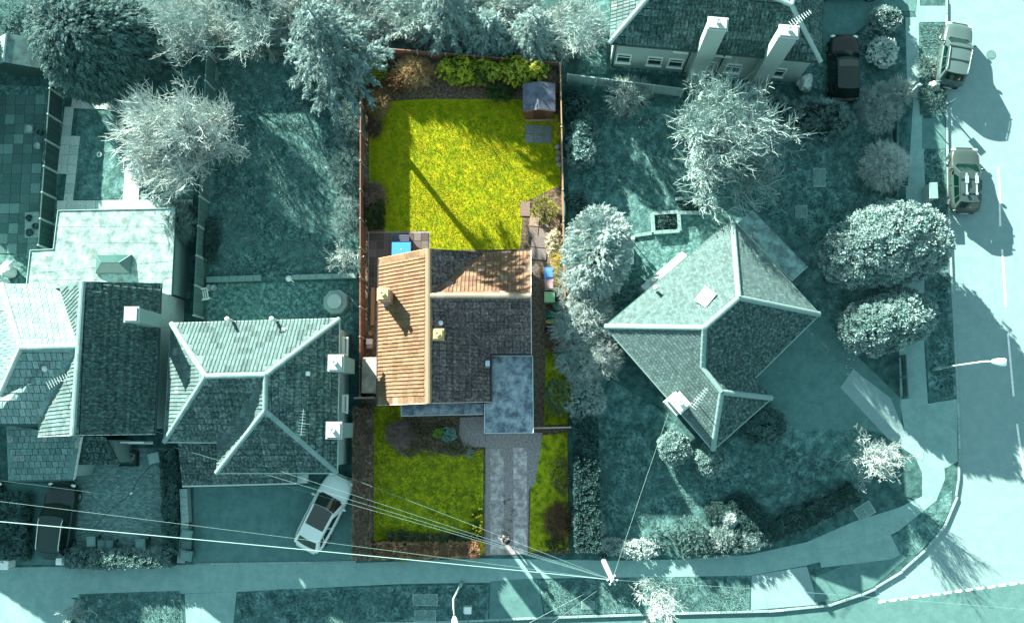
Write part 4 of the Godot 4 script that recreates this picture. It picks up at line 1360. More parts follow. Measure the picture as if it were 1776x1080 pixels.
func house_hipped_left():
	var h = thing("hipped_house", "two-storey hipped-roof house with two brick chimneys beside white car", "house")
	rng.seed = 23
	var cols = [pale(0.17), pale(0.195), pale(0.15), pale(0.21)]  # lit tone in the colour, for slopes the sun reaches
	var shade_tiles = [teal(0.27), teal(0.32), teal(0.37), teal(0.29)]  # the same tiles in a shaded copy, for slopes the sun misses
	var nw = Vector3(-20.69, 4.90, -5.72)
	var ne = Vector3(-11.25, 4.90, -5.95)
	var se = Vector3(-11.21, 4.90, 2.50)
	var ps = Vector3(-17.85, 4.90, 2.51)
	var pw = Vector3(-17.84, 4.90, 0.85)
	var sw = Vector3(-20.82, 4.90, 0.82)
	var r0 = Vector3(-17.59, 8.00, -2.61)
	var r1 = Vector3(-14.43, 8.00, -2.69)
	var r2 = Vector3(-14.52, 7.60, -0.84)
	roof_slope(h, [nw, ne, r1, r0], 0.43, 0.33, "roll", cols, M.tile, 0.04, teal(0.6), "roof_tiles", 300)
	roof_slope(h, [sw, nw, r0], 0.43, 0.33, "roll", cols, M.tile, 0.04, teal(0.6))
	roof_slope(h, [pw, sw, r0, r1], 0.43, 0.33, "roll", shade_tiles, M.mossy_shade_tile, 0.1, teal(0.5))
	roof_slope(h, [ps, pw, r1, r2], 0.43, 0.33, "roll", cols, M.tile, 0.04, teal(0.6))
	roof_slope(h, [se, ps, r2], 0.43, 0.33, "roll", shade_tiles, M.mossy_shade_tile, 0.1, teal(0.5))
	roof_slope(h, [ne, se, r2, r1], 0.43, 0.33, "roll", shade_tiles, M.mossy_shade_tile, 0.1, teal(0.5))
	var rc = teal(0.36)
	for e in [[nw, r0], [sw, r0], [r0, r1], [ne, r1], [r1, r2], [ps, r2], [se, r2]]:
		ridge(h, e[0], e[1], rc, 0.15)
	walls(h, [g0(nw), g0(ne), g0(se), g0(ps), g0(pw), g0(sw)], 0.35, 4.85, teal(0.42), M.render)
	for e in [[nw, ne], [ne, se], [se, ps], [pw, sw], [sw, nw]]:
		gutter(h, [e[0] + Vector3(0, -0.05, 0), e[1] + Vector3(0, -0.05, 0)], teal(0.5))
	var ch = brick_stack(h, Vector3(-10.81, 4.40, -3.32), Vector3(0.75, 3.3, 0.8), 0.0, teal(0.34), 1, teal(0.6))
	ch = brick_stack(h, Vector3(-10.84, 4.40, 0.19), Vector3(0.75, 3.3, 0.8), 0.0, teal(0.34), 1, teal(0.6))
	aerial(h, Vector3(-12.39, 7.40, -0.15), 1.5, teal(0.7))
	flue(h, Vector3(-17.22, 5.00, -5.86), 0.9, 0.08, teal(0.75))
	flue(h, Vector3(-14.74, 5.00, -5.85), 1.0, 0.08, teal(0.75))
	var v := mb(teal(0.7))
	v.slab(Vector3.ZERO, Vector3(0.24, 0.2, 0.24), 0.0, 0.03)
	part("roof_vent", v.mesh(M.paint), h, Transform3D(Basis(Vector3.RIGHT, -0.5), Vector3(-14.19, 5.55, -5.25)))
	part("roof_vent", v.mesh(M.paint), h, Transform3D(Basis(Vector3.FORWARD, 0.5), Vector3(-12.62, 6.30, -2.84)))
	window(h, Vector3(-10.93, 3.40, -4.56) + Vector3(-0.32, 0, 0), Vector3(1, 0, 0), 1.0, 1.0, teal(0.7))
	window(h, Vector3(-10.87, 3.40, -1.29) + Vector3(-0.32, 0, 0), Vector3(1, 0, 0), 1.0, 1.0, teal(0.7))
	# single-storey apron roof along the front
	var a = thing("front_lean_to", "long single-storey tiled lean-to roof below the hipped house", "extension")
	roof_slope(a, [Vector3(-14.00, 2.50, 3.17), Vector3(-20.56, 2.50, 3.34), Vector3(-20.48, 3.70, 0.90), Vector3(-17.93, 3.70, 0.90), Vector3(-17.91, 3.40, 2.42), Vector3(-13.82, 3.30, 2.38)], 0.43, 0.33, "roll", shade_tiles, M.mossy_shade_tile, 0.12, teal(0.5))
	walls(a, [g0(Vector3(-14.00, 2.50, 3.17)), g0(Vector3(-20.56, 2.50, 3.34)), g0(Vector3(-20.38, 3.60, 1.13)), g0(Vector3(-17.96, 3.60, 1.13)), g0(Vector3(-17.91, 3.40, 2.42)), g0(Vector3(-13.82, 3.30, 2.38))], 0.1, 2.4, teal(0.42), M.render)
	gutter(a, [Vector3(-14.01, 2.45, 3.20), Vector3(-20.58, 2.45, 3.37)], teal(0.6))
	part("porch_light_box", mb_box(Vector3(0.75, 0.5, 0.5), teal(0.55), M.render), a, Transform3D(Basis.IDENTITY, Vector3(-14.28, 2.20, 2.89) + Vector3(0.45, 0, 0.05)))
	# stepped side additions along the wall facing the fence

func house_right():
	var h = thing("corner_bungalow", "pale hipped corner house standing diagonally in the large right garden", "house")
	rng.seed = 24
	var cols = [pale(0.18), pale(0.2), pale(0.16), pale(0.21)]  # tile colour with sunlit tone, for all but the south-east slopes
	var se_shade_cols = [teal(0.22), teal(0.26), teal(0.3)]  # same tiles, shaded copy, for slopes turned from the sun
	var L = Vector3(3.60, 3.40, -5.64)
	var T = Vector3(10.92, 3.40, -11.76)
	var R = Vector3(15.65, 3.40, -6.29)
	var I = Vector3(11.95, 3.40, -2.73)
	var Q = Vector3(12.84, 3.40, -1.60)
	var B = Vector3(9.51, 3.40, 1.27)
	var p1 = Vector3(8.62, 6.90, -5.21)
	var p2 = Vector3(10.47, 6.90, -6.80)
	var p3 = Vector3(8.69, 5.60, -3.18)
	var p4 = Vector3(9.68, 5.60, -1.85)
	roof_slope(h, [T, L, p1, p2], 0.19, 0.15, "plain", cols, M.tile, 0.02, teal(0.4))
	roof_slope(h, [R, T, p2], 0.19, 0.15, "plain", cols, M.tile, 0.02, teal(0.4))
	roof_slope(h, [L, B, p4, p3, p1], 0.19, 0.15, "plain", cols, M.tile, 0.05, teal(0.25))
	roof_slope(h, [I, R, p2, p1, p3], 0.19, 0.15, "plain", se_shade_cols, M.mossy_shade_tile, 0.08, teal(0.6))
	roof_slope(h, [Q, I, p3, p4], 0.19, 0.15, "plain", se_shade_cols, M.mossy_shade_tile, 0.08, teal(0.5))
	roof_slope(h, [B, Q, p4], 0.19, 0.15, "plain", se_shade_cols, M.mossy_shade_tile, 0.06, teal(0.5))
	for e in [[L, p1], [T, p2], [R, p2], [p1, p2], [p1, p3], [p3, p4], [Q, p4], [B, p4]]:
		ridge(h, e[0], e[1], teal(0.36), 0.16)
	walls(h, [g0(L), g0(T), g0(R), g0(I), g0(Q), g0(B)], 0.45, 3.35, teal(0.5), M.render)
	for e in [[L, T], [T, R], [R, I], [Q, B], [B, L]]:
		gutter(h, [e[0] + Vector3(0, -0.06, 0), e[1] + Vector3(0, -0.06, 0)], teal(0.1) if e[0] == L else teal(0.4))
	var sk = part("roof_light", mb_box(Vector3(0.95, 0.08, 0.8), Color(0.9, 0.94, 0.94), M.paint), h, Transform3D(Basis(Vector3(0.63, 0, -0.77).normalized(), Vector3(-0.35, 0.85, -0.3).normalized(), Vector3(0.63, 0, -0.77).normalized().cross(Vector3(-0.35, 0.85, -0.3).normalized())).orthonormalized(), Vector3(8.86, 6.00, -6.96)))
	flue(h, Vector3(6.38, 3.90, -7.70), 0.5, 0.09, teal(0.7))
	var ch = brick_stack(h, Vector3(7.46, 3.60, -1.28), Vector3(0.85, 1.9, 0.7), -0.85, teal(0.5), 1, teal(0.8))
	part("chimney_flashing", mb_box(Vector3(1.05, 0.5, 0.9), teal(0.6), M.concrete), h, Transform3D(Basis(Vector3.UP, -0.85), Vector3(7.44, 3.75, -1.27)))
	aerial(h, Vector3(8.40, 5.00, -1.49), 0.9, teal(0.8))
	# windows of the south-west face
	var d = (g0(B) - g0(L)).normalized()
	var out = Vector3(d.z, 0, -d.x)
	if out.x > 0:
		out = -out
	for f in [0.18, 0.42, 0.6, 0.8]:
		window(h, g0(L).lerp(g0(B), f) - out * 0.45 + Vector3(0, 1.9, 0), out, 1.3, 1.15, teal(0.75))
	d = (g0(R) - g0(I)).normalized()
	for f in [0.3, 0.75]:
		window(h, g0(I).lerp(g0(R), f) - Vector3(-d.z, 0, d.x) * 0.45 + Vector3(0, 1.8, 0), Vector3(-d.z, 0, d.x), 1.8, 1.2, teal(0.75))
	# flat-roofed garage behind, and the rear flat bay
	var g = thing("flat_garage", "stained flat-roofed garage behind the diagonal corner house", "garage")
	var gp = [Vector3(12.27, 2.50, -12.52), Vector3(15.31, 2.50, -9.16), Vector3(14.40, 2.50, -8.32), Vector3(11.35, 2.50, -11.68)]
	walls(g, gp.map(func(k): return g0(k)), 0.1, 2.4, teal(0.4), M.brick)
	var m := mb(teal(0.36))
	m.prism(gp, 2.4, 2.5)
	part("flat_roof", m.mesh(M.felt), g)
	for i in 3:
		fascia(g, gp[i] + Vector3(0, 0.03, 0), gp[i + 1] + Vector3(0, 0.03, 0), teal(0.1) if i == 0 else teal(0.5), 0.2)
	var c = thing("rear_bay", "narrow pale lean-to along the patio side of the diagonal house", "extension")
	var cp = [Vector3(5.74, 2.50, -8.06), Vector3(8.13, 2.50, -10.07), Vector3(8.39, 2.75, -9.79), Vector3(6.04, 2.75, -7.72)]
	m = mb(teal(0.62))
	m.poly(cp, null, 0.0)
	for i in 4:
		var a = cp[i]
		var b = cp[(i + 1) % 4]
		m.quad(a - Vector3(0, 0.1, 0), b - Vector3(0, 0.1, 0), b, a)
	part("roof", m.mesh(M.felt), c)
	m = mb(teal(0.4))
	m.prism(cp.map(func(k): return g0(k)), 0.0, 2.4)
	part("wall", m.mesh(M.render), c)

func house_top_right():
	var h = thing("brick_house", "brick house with two tall wall chimneys at the top right", "house")
	rng.seed = 25
	var shade_tiles = [teal(0.22), teal(0.28), teal(0.34), teal(0.25)]  # shade put into the colour: copy of these tiles for south and east slopes
	var cols = [pale(0.19), pale(0.22), pale(0.17)]  # lit copy of the same tiles, for the north and west slopes
	var sw = Vector3(3.95, 4.40, -21.90)
	var se = Vector3(15.95, 4.40, -20.64)
	var nw = Vector3(4.49, 4.40, -31.13)
	var ne = Vector3(16.67, 4.40, -29.87)
	var r0 = Vector3(6.78, 6.70, -24.54)
	var r1 = Vector3(13.85, 6.50, -23.14)
	var r2 = Vector3(12.65, 6.50, -23.09)
	var r3 = Vector3(12.34, 7.30, -23.89)
	roof_slope(h, [sw, se, Vector3(13.85, 6.50, -23.14), Vector3(12.62, 6.70, -23.60), r0], 0.43, 0.33, "roll", shade_tiles, M.mossy_shade_tile, 0.1, teal(0.45), "roof_tiles", 300)
	roof_slope(h, [nw, sw, r0], 0.43, 0.33, "roll", cols, M.tile, 0.04)
	roof_slope(h, [se, ne, Vector3(14.62, 6.50, -25.39), r1], 0.43, 0.33, "roll", shade_tiles, M.mossy_shade_tile, 0.08, teal(0.4))
	roof_slope(h, [ne, nw, r0, Vector3(12.62, 6.70, -23.60), r1, Vector3(14.62, 6.50, -25.39)], 0.43, 0.33, "roll", cols, M.tile, 0.04)
	for e in [[sw, r0], [se, r1], [r0, Vector3(12.62, 6.70, -23.60)], [Vector3(12.62, 6.70, -23.60), r1], [r1, Vector3(14.62, 6.50, -25.39)]]:
		ridge(h, e[0], e[1], teal(0.45), 0.15)
	walls(h, [g0(sw), g0(se), g0(ne), g0(nw)], 0.3, 4.35, teal(0.48), M.brick)
	gutter(h, [sw + Vector3(0, -0.05, 0.06), se + Vector3(0, -0.05, 0.06)], teal(0.05))
	# south face: windows, pipes and two stacks that climb the wall
	var a = g0(sw)
	var b = g0(se)
	var d = (b - a).normalized()
	var out = Vector3(-d.z, 0, d.x)
	if out.z < 0:
		out = -out
	a += -out * 0.3
	b += -out * 0.3
	var L: float = a.distance_to(b)
	for w in [[0.085, 1.5, 0.7, 1.3], [0.24, 1.5, 0.7, 1.3], [0.345, 1.5, 0.7, 1.3], [0.50, 1.5, 0.7, 1.3], [0.63, 1.5, 0.7, 1.3], [0.85, 1.5, 0.7, 1.3], [0.35, 3.75, 0.6, 0.8], [0.53, 3.75, 1.3, 0.8]]:
		window(h, a + d * L * w[0] + Vector3(0, w[1], 0), out, w[2] + 0.2, w[3], teal(0.72))
	for f in [0.035, 0.395, 0.56]:
		var m := mb(teal(0.05))
		m.tube([a + d * L * f + out * 0.08, a + d * L * f + out * 0.08 + Vector3(0, 4.3, 0)], [0.045, 0.045], 6)
		part("drainpipe", m.mesh(M.paint), h)
	for f in [0.458, 0.775]:
		brick_stack(h, a + d * L * f + out * 0.3, Vector3(1.0 if f < 0.5 else 1.0, 8.4 if f < 0.5 else 8.2, 0.62), atan2(-d.z, d.x), teal(0.5), 1, teal(0.6))
	aerial(h, a + d * L * 0.775 + Vector3(0.3, 8.3, 0), 0.6, teal(0.7))


func boundaries():
	var brown = Color(0.22, 0.12, 0.085)
	fence("panel_fence", "reddish-brown board fence along the left side of the coloured back garden", Vector3(-10.91, 0.00, -22.84), Vector3(-10.59, 0.00, -1.72), 1.8, 1.83, brown, Color(0.34, 0.30, 0.26), 31)
	fence("panel_fence", "brown board fence across the far end of the coloured back garden", Vector3(-10.91, 0.00, -22.88), Vector3(1.14, 0.00, -21.71), 1.8, 1.83, brown, Color(0.34, 0.30, 0.26), 32)
	fence("panel_fence", "sun-bleached tan fence along the right side of the coloured back garden", Vector3(1.18, 0.00, -21.63), Vector3(1.43, 0.00, -4.39), 1.7, 1.83, Color(0.34, 0.24, 0.14), Color(0.4, 0.34, 0.26), 33)
	fence("side_gate", "pale timber side gate and panel joining garage to the right boundary", Vector3(-0.45, 0.00, 0.07), Vector3(1.64, 0.00, 0.03), 1.5, 1.1, Color(0.45, 0.38, 0.3), Color(0.5, 0.44, 0.36), 34)
	fence("side_gate", "thin pale side gate between lean-to and left boundary fence", Vector3(-10.94, 0.00, -1.68), Vector3(-9.93, 0.00, -1.71), 1.5, 1.0, Color(0.4, 0.38, 0.36), Color(0.4, 0.38, 0.36), 35)
	fence("panel_fence", "dark close-boarded fence with pale posts beside the left slab patio", Vector3(-29.88, 0.00, -22.08), Vector3(-30.09, 0.00, -10.78), 1.75, 1.62, teal(0.10), teal(0.5), 36)
	fence("panel_fence", "close-boarded fence between the flat-roofed extension and the shady lawn", Vector3(-20.33, 0.00, -22.65), Vector3(-20.56, 0.00, -6.54), 1.75, 1.83, teal(0.2), teal(0.5), 37)
	fence("panel_fence", "pale slatted fence below the brick house's windows", Vector3(1.64, 0.00, -21.11), Vector3(8.57, 0.00, -20.13), 1.5, 1.83, teal(0.42), teal(0.5), 38)
	fence("panel_fence", "dark fence across the far end of the left lawn garden", Vector3(-20.34, 0.00, -22.95), Vector3(-11.06, 0.00, -22.99), 1.8, 1.83, teal(0.12), teal(0.4), 39)
	fence("post_fence", "low dark fence along the footway behind the pale twiggy bush", Vector3(21.49, 0.00, -20.11), Vector3(21.18, 0.00, -13.65), 0.9, 1.83, teal(0.14), teal(0.2), 40)
	fence("post_fence", "low fence in front of the big evergreen by the drive", Vector3(21.25, 0.00, -4.14), Vector3(21.28, 0.00, -1.69), 0.9, 1.2, teal(0.16), teal(0.2), 41)
	# low walls
	low_wall("garden_wall", "low pale rendered wall between block-paved drive and tarmac drive", [Vector3(-21.17, 0.00, 3.62), Vector3(-20.99, 0.00, 5.61), Vector3(-21.15, 0.00, 7.92)], 0.45, 0.7, teal(0.42))
	low_wall("retaining_wall", "low stone retaining wall at the left of the bird statue", [Vector3(-20.36, 0.00, -8.87), Vector3(-16.99, 0.00, -8.97)], 0.35, 0.35, teal(0.3))
	low_wall("retaining_wall", "low stone retaining wall from the bird statue to the fence", [Vector3(-15.12, 0.00, -8.99), Vector3(-11.17, 0.00, -9.08)], 0.3, 0.35, teal(0.36))
	low_wall("raised_bed", "rectangular brick raised bed in the right garden's patio", [Vector3(6.72, 0.00, -12.78), Vector3(8.29, 0.00, -12.88), Vector3(8.34, 0.00, -11.71), Vector3(6.77, 0.00, -11.61), Vector3(6.72, 0.00, -12.78)], 0.22, 0.35, teal(0.34))
	low_wall("raised_bed", "smaller brick raised bed beside the bare tree", [Vector3(8.13, 0.00, -13.67), Vector3(9.56, 0.00, -13.73), Vector3(9.61, 0.00, -12.84), Vector3(8.18, 0.00, -12.81)], 0.2, 0.35, teal(0.36))
	low_wall("patio_edge", "thin brick edging from the raised bed to the feathery evergreen", [Vector3(5.48, 0.00, -11.44), Vector3(6.70, 0.00, -11.61)], 0.2, 0.15, teal(0.36))
	low_wall("planter_wall", "short brick planter wall with two lantern balls", [Vector3(5.47, 0.00, -10.73), Vector3(5.46, 0.00, -9.68), Vector3(4.76, 0.00, -9.64)], 0.2, 0.35, teal(0.3))
	for p in [[Vector3(-31.52, 0.00, 8.03), "white gate pillar at the left edge between two drives"], [Vector3(-28.17, 0.00, 7.75), "white gate pillar at the end of the clipped front hedge"]]:
		var t = thing("gate_pillar", p[1], "pillar", p[0], 0.0, "white gate pillars")
		var m := mb(teal(0.72))
		m.slab(Vector3(0, 0.45, 0), Vector3(0.42, 0.9, 0.42), 0.0, 0.01)
		part("shaft", m.mesh(M.render), t)
		m = mb(teal(0.85))
		m.slab(Vector3(0, 0.94, 0), Vector3(0.54, 0.08, 0.54), 0.0, 0.03)
		part("cap", m.mesh(M.render), t)
	# hedges
	var ha = teal(0.09)
	var hb = teal(0.24)
	hedge("hedge", "dark clipped hedge between two parked cars at the left edge", [Vector3(-31.06, 0.00, 3.84), Vector3(-30.92, 0.00, 7.69)], 1.3, 1.3, 55, "clump", 0.2, 0.34, ha, teal(0.2), teal(0.04), 1)
	hedge("hedge", "clipped hedge along the front of the block-paved drive", [Vector3(-27.86, 0.00, 7.61), Vector3(-24.95, 0.00, 7.67), Vector3(-21.65, 0.00, 7.52)], 1.0, 1.2, 60, "clump", 0.2, 0.34, teal(0.14), teal(0.36), teal(0.05), 2)
	hedge("hedge", "dark clipped hedge along the right side of the block-paved drive", [Vector3(-22.09, 0.00, 1.44), Vector3(-21.87, 0.00, 4.43), Vector3(-21.72, 0.00, 7.39)], 0.75, 1.1, 60, "clump", 0.2, 0.32, ha, teal(0.2), teal(0.04), 3)
	hedge("hedge", "brown clipped hedge along the left edge of the coloured front lawn", [Vector3(-10.55, 0.00, -1.10), Vector3(-10.51, 0.00, 3.06), Vector3(-10.47, 0.00, 7.55)], 0.95, 1.4, 120, "needles", 0.18, 0.32, Color(0.17, 0.13, 0.095), Color(0.46, 0.36, 0.27), Color(0.12, 0.095, 0.07), 4)
	hedge("hedge", "long dark clipped hedge right of the coloured front garden", [Vector3(2.53, 0.00, -0.41), Vector3(2.57, 0.00, 3.71), Vector3(2.61, 0.00, 7.04)], 1.35, 1.6, 60, "clump", 0.2, 0.32, teal(0.05), teal(0.15), teal(0.03), 5)
	hedge("hedge", "shaggy low hedge curving along the corner footway", [Vector3(8.05, 0.00, 6.85), Vector3(10.56, 0.00, 6.68), Vector3(13.09, 0.00, 6.08), Vector3(16.13, 0.00, 4.75), Vector3(18.17, 0.00, 3.68)], 1.2, 0.9, 45, "needles", 0.25, 0.5, teal(0.08), teal(0.26), teal(0.05), 6, 0.3)
	hedge("hedge", "tangled front hedge of brown and orange twigs before the footway", [Vector3(-9.69, 0.00, 7.15), Vector3(-6.80, 0.00, 7.14), Vector3(-3.68, 0.00, 7.06)], 0.8, 0.9, 110, "needles", 0.2, 0.4, Color(0.22, 0.13, 0.07), Color(0.7, 0.46, 0.28), Color(0.12, 0.08, 0.05), 7, 0.3)
	hedge("hedge", "dark green low planting behind the brown front hedge", [Vector3(-9.12, 0.00, 6.41), Vector3(-6.12, 0.00, 6.60), Vector3(-3.58, 0.00, 6.53)], 0.6, 0.5, 60, "clump", 0.18, 0.3, Color(0.05, 0.08, 0.03), Color(0.16, 0.19, 0.09), Color(0.03, 0.04, 0.02), 8, 0.3)
	hedge("hedge", "dark box-like hedge beside the slab patio's fence corner", [Vector3(-10.05, 0.00, -13.61), Vector3(-10.02, 0.00, -11.96)], 0.9, 0.9, 70, "clump", 0.16, 0.26, Color(0.015, 0.035, 0.01), Color(0.05, 0.09, 0.03), Color(0.012, 0.02, 0.008), 9)

func low_wall(called, label, pts, width, height, col):
	var t = thing(called, label, "wall", pts[0])
	for i in pts.size() - 1:
		var a: Vector3 = pts[i] - pts[0]
		var b: Vector3 = pts[i + 1] - pts[0]
		var ang = atan2(-(b - a).z, (b - a).x)
		var L = a.distance_to(b)
		var m := mb(col * 0.85)
		m.box((a + b) * 0.5 + Vector3(0, height * 0.5 - 0.035 + 0.002 * i, 0), Vector3(L - (width if i > 0 else 0.0), height - 0.07, width * 0.85), ang)
		part("wall", m.mesh(M.brick), t)
		var n: int = max(1, int(L / 0.45))
		var cm := mb(vary(col, 0.1))
		cm.slab(Vector3.ZERO, Vector3(L / n - 0.012, 0.07, width), 0.0, 0.012)
		var cop = cm.mesh(M.concrete)
		for k in n:
			part("coping_stone", cop, t, Transform3D(Basis(Vector3.UP, ang), a.lerp(b, (k + 0.5) / n) + Vector3(0, height - 0.035 + 0.003 * i + rng.randf_range(-0.004, 0.004), 0)))
	return t

# whorled conifer with drooping branches
func spruce(called, label, at, height, radius, sd, ca, cb, whorls = 16, per = 7, key = "frond", group = "", gap = 0.06):
	rng.seed = sd
	var t = thing(called, label, "tree", at, 0.0, group)
	var m := mb(ca.lerp(cb, 0.4))
	m.tube([Vector3.ZERO, Vector3(0, height * 0.5, 0), Vector3(0, height, 0)], [0.2, 0.13, 0.03], 8)
	part("trunk", m.mesh(M.bark), t)
	var bm := mb(cb)
	var xf = []
	var cc = []
	for w in whorls:
		var f = float(w) / whorls
		var y = height * lerp(gap, 0.97, f)
		var r = radius * pow(1.0 - f, 0.75) + 0.15
		for k in per:
			var a = TAU * (k + rng.randf_range(-0.35, 0.35)) / per + w * 0.7
			var rr = r * rng.randf_range(0.65, 1.1)
			var d = Vector3(cos(a), 0, sin(a))
			var p0 := Vector3(0, y, 0)
			var p1 = p0 + d * rr * 0.6 + Vector3(0, rr * rng.randf_range(-0.05, 0.16), 0)
			var p2 = p0 + d * rr + Vector3(0, rr * rng.randf_range(-0.35, -0.02), 0)
			bm.col = vary(cb, 0.2)
			bm.stick(p0, p1, 0.035, 0.025)
			bm.stick(p1, p2, 0.025, 0.012)
			var n := int(8 + rr * 16.0)
			for i in n:
				var s = rng.randf_range(0.12, 1.0)
				var p: Vector3 = p0.lerp(p1, s / 0.6) if s < 0.6 else p1.lerp(p2, (s - 0.6) / 0.4)
				var fw: Vector3 = (d.rotated(Vector3.UP, rng.randf_range(-1.2, 1.2)) + Vector3(0, rng.randf_range(-0.7, 0.15), 0)).normalized()
				var sx := fw.cross(Vector3.UP).normalized().rotated(fw, rng.randf_range(-0.5, 0.5))
				var sc = rng.randf_range(0.3, 0.6) * (0.6 + 0.4 * r / radius)
				xf.append(Transform3D(Basis(fw, sx.cross(fw), sx).scaled(Vector3.ONE * sc), p))
				cc.append(vary(ca.lerp(cb, rng.randf() * 0.8), 0.2))
	part("branches", bm.mesh(M.bark), t)
	scatter(t, "crown", S[key], xf, cc)
	return t

func trees():
	var lt = teal(0.5)
	var md = teal(0.36)
	# dense dark cypress, top left
	var at = Vector3(-26.48, 0.00, -22.19)
	var lob = [[Vector3(0, 2.6, 0), Vector3(3.0, 2.6, 2.5)], [Vector3(-0.2, 4.2, -0.4), Vector3(2.7, 2.8, 2.4)], [Vector3(-0.2, 2.8, 0.9), Vector3(2.6, 2.6, 1.7)], [Vector3(1.4, 3.0, -0.8), Vector3(2.1, 2.6, 2.2)], [Vector3(-1.5, 3.4, -1.4), Vector3(2.1, 2.6, 1.9)], [Vector3(-0.9, 4.6, -1.8), Vector3(2.0, 2.2, 1.8)]]
	shrub("cypress_tree", "huge dense dark cypress leaning over the top left corner", "tree", at, lob, 16000, "frond", 0.3, 0.6, teal(0.08), teal(0.2), 101, 0.7, "", teal(0.025), 0.28)
	# two neighbours' evergreens just outside the left edge; their shade lies over the slab patio
	shrub("laurel_tree", "dense evergreen tree just beyond the left edge, upper one", "tree", Vector3(-36.01, 0.00, -23.50), [[Vector3(0, 2.6, 0), Vector3(2.2, 2.5, 2.2)]], 1800, "clump", 0.3, 0.5, teal(0.08), teal(0.2), 103, 0.0, "evergreens beyond the left edge", teal(0.03), 0.15)
	shrub("laurel_tree", "dense evergreen tree just beyond the left edge, lower one", "tree", Vector3(-36.37, 0.00, -18.83), [[Vector3(0, 2.3, 0), Vector3(2.2, 2.2, 2.4)]], 1800, "clump", 0.3, 0.5, teal(0.08), teal(0.2), 104, 0.0, "evergreens beyond the left edge", teal(0.03), 0.15)
	# bare and mixed trees along the top
	bare_tree("bare_tree", "pale bare tree left of the spruce at the top edge", Vector3(-21.23, 0.00, -23.26), 5.0, 2.8, 15, 111, teal(0.5), 0.018, 0.16, "bare trees along the top edge", 0.28, 0.3, Vector3.ZERO, 0.8)
	bare_tree("bare_tree", "pale bare tree right behind the dark garden corner at the top", Vector3(-17.16, 0.00, -23.66), 4.6, 2.8, 15, 112, lt, 0.018, 0.16, "bare trees along the top edge", 0.28, 0.3, Vector3.ZERO, 0.8)
	bare_tree("bare_tree", "bare pale birch at the top between spruce and feathery conifer", Vector3(-7.98, 0.00, -24.68), 3.2, 2.3, 16, 113, lt, 0.018, 0.16, "bare trees along the top edge")
	bare_tree("bare_tree", "bare pale birch at the top nearest the feathery conifer", Vector3(-7.28, 0.00, -24.14), 3.0, 2.0, 14, 114, lt, 0.018, 0.16, "bare trees along the top edge")
	bare_tree("bare_tree", "bare pale twiggy tree left of the brick house at the top", Vector3(2.33, 0.00, -22.69), 5.5, 1.3, 9, 115, lt, 0.018, 0.12, "bare trees along the top edge")
	spruce("spruce_tree", "tall drooping spruce overhanging the top left corner of the coloured garden", Vector3(-11.41, 0.00, -20.44), 13.5, 3.0, 121, teal(0.14), teal(0.46), 16, 9, "frond", "", 0.42)
	spruce("spruce_tree", "smaller dark spruce behind the tall drooping one at the top", Vector3(-18.17, 0.00, -25.85), 5.0, 2.2, 122, teal(0.10), teal(0.36), 12, 8)
	spruce("feathery_conifer", "pale feathery conifer with radiating branches at the top centre", Vector3(-0.42, 0.00, -23.24), 6.0, 2.1, 123, teal(0.2), teal(0.55), 11, 10)
	spruce("feathery_conifer", "dusty grey conifer between the birches and the feathery one", Vector3(-5.38, 0.00, -24.34), 7.4, 2.4, 124, teal(0.2), teal(0.5), 14, 12)
	spruce("feathery_conifer", "low spreading grey conifer behind the far border's bright green ones", Vector3(-3.14, 0.00, -23.57), 4.6, 2.1, 125, teal(0.2), teal(0.48), 11, 11)
	# round bare tree in the left garden
	bare_tree("bare_tree", "round-crowned pale bare tree over the white path", g0(Vector3(-21.17, 0.00, -16.74)), 6.2, 3.6, 32, 131, teal(0.62), 0.024, 0.17, "", 0.24, 0.3, Vector3(0.05, 0, 0.02), 2.2)
	# big bare tree in the right garden
	bare_tree("bare_tree", "big pale bare tree in front of the brick house", g0(Vector3(10.45, 0.00, -16.23)), 6.2, 4.2, 34, 141, teal(0.45), 0.024, 0.22, "", 0.22, 0.3, Vector3(0.02, 0, -0.03), 2.2)
	bare_tree("bare_tree", "low bare pale tree at the corner of the right garden", Vector3(18.91, 0.00, 1.85), 3.4, 2.3, 16, 142, teal(0.55), 0.017, 0.1, "", 0.15, 0.35, Vector3.ZERO, 0.8)
	bare_tree("bare_tree", "small bare pale tree on the bottom verge", Vector3(6.40, 0.00, 9.65), 4.2, 1.8, 12, 143, teal(0.6), 0.02, 0.1, "", 0.2, 0.35, Vector3(0, 0, 0.05), 0.6)
	bare_tree("bare_tree", "bare tangled climber over the fence by the lower patio", Vector3(-11.68, 0.00, -10.04), 2.4, 1.3, 10, 144, teal(0.6), 0.02, 0.06, "", 0.2, 0.3, Vector3.ZERO, 0.5)
	bare_tree("bare_tree", "fallen-looking pale sapling on the bottom left verge", Vector3(-26.88, 0.00, 10.81), 1.8, 1.2, 7, 145, teal(0.5), 0.02, 0.05, "", 0.2, 0.3, Vector3.ZERO, 0.5)
	# the two big rounded evergreens by the road
	at = g0(Vector3(19.78, 2.60, -10.26))
	lob = [[Vector3(0, 2.6, 0), Vector3(2.7, 2.5, 2.1)], [Vector3(-1.6, 2.3, 0.4), Vector3(1.9, 2.2, 1.8)], [Vector3(1.6, 2.6, -0.2), Vector3(1.9, 2.4, 1.9)], [Vector3(0.4, 3.1, -0.6), Vector3(2.1, 2.2, 1.8)]]
	shrub("rounded_evergreen", "largest pale rounded evergreen bush beside the road", "bush", at, lob, 9000, "clump", 0.26, 0.44, teal(0.26), teal(0.48), 151, 0.0, "", teal(0.05))
	at = g0(Vector3(19.84, 2.20, -5.97))
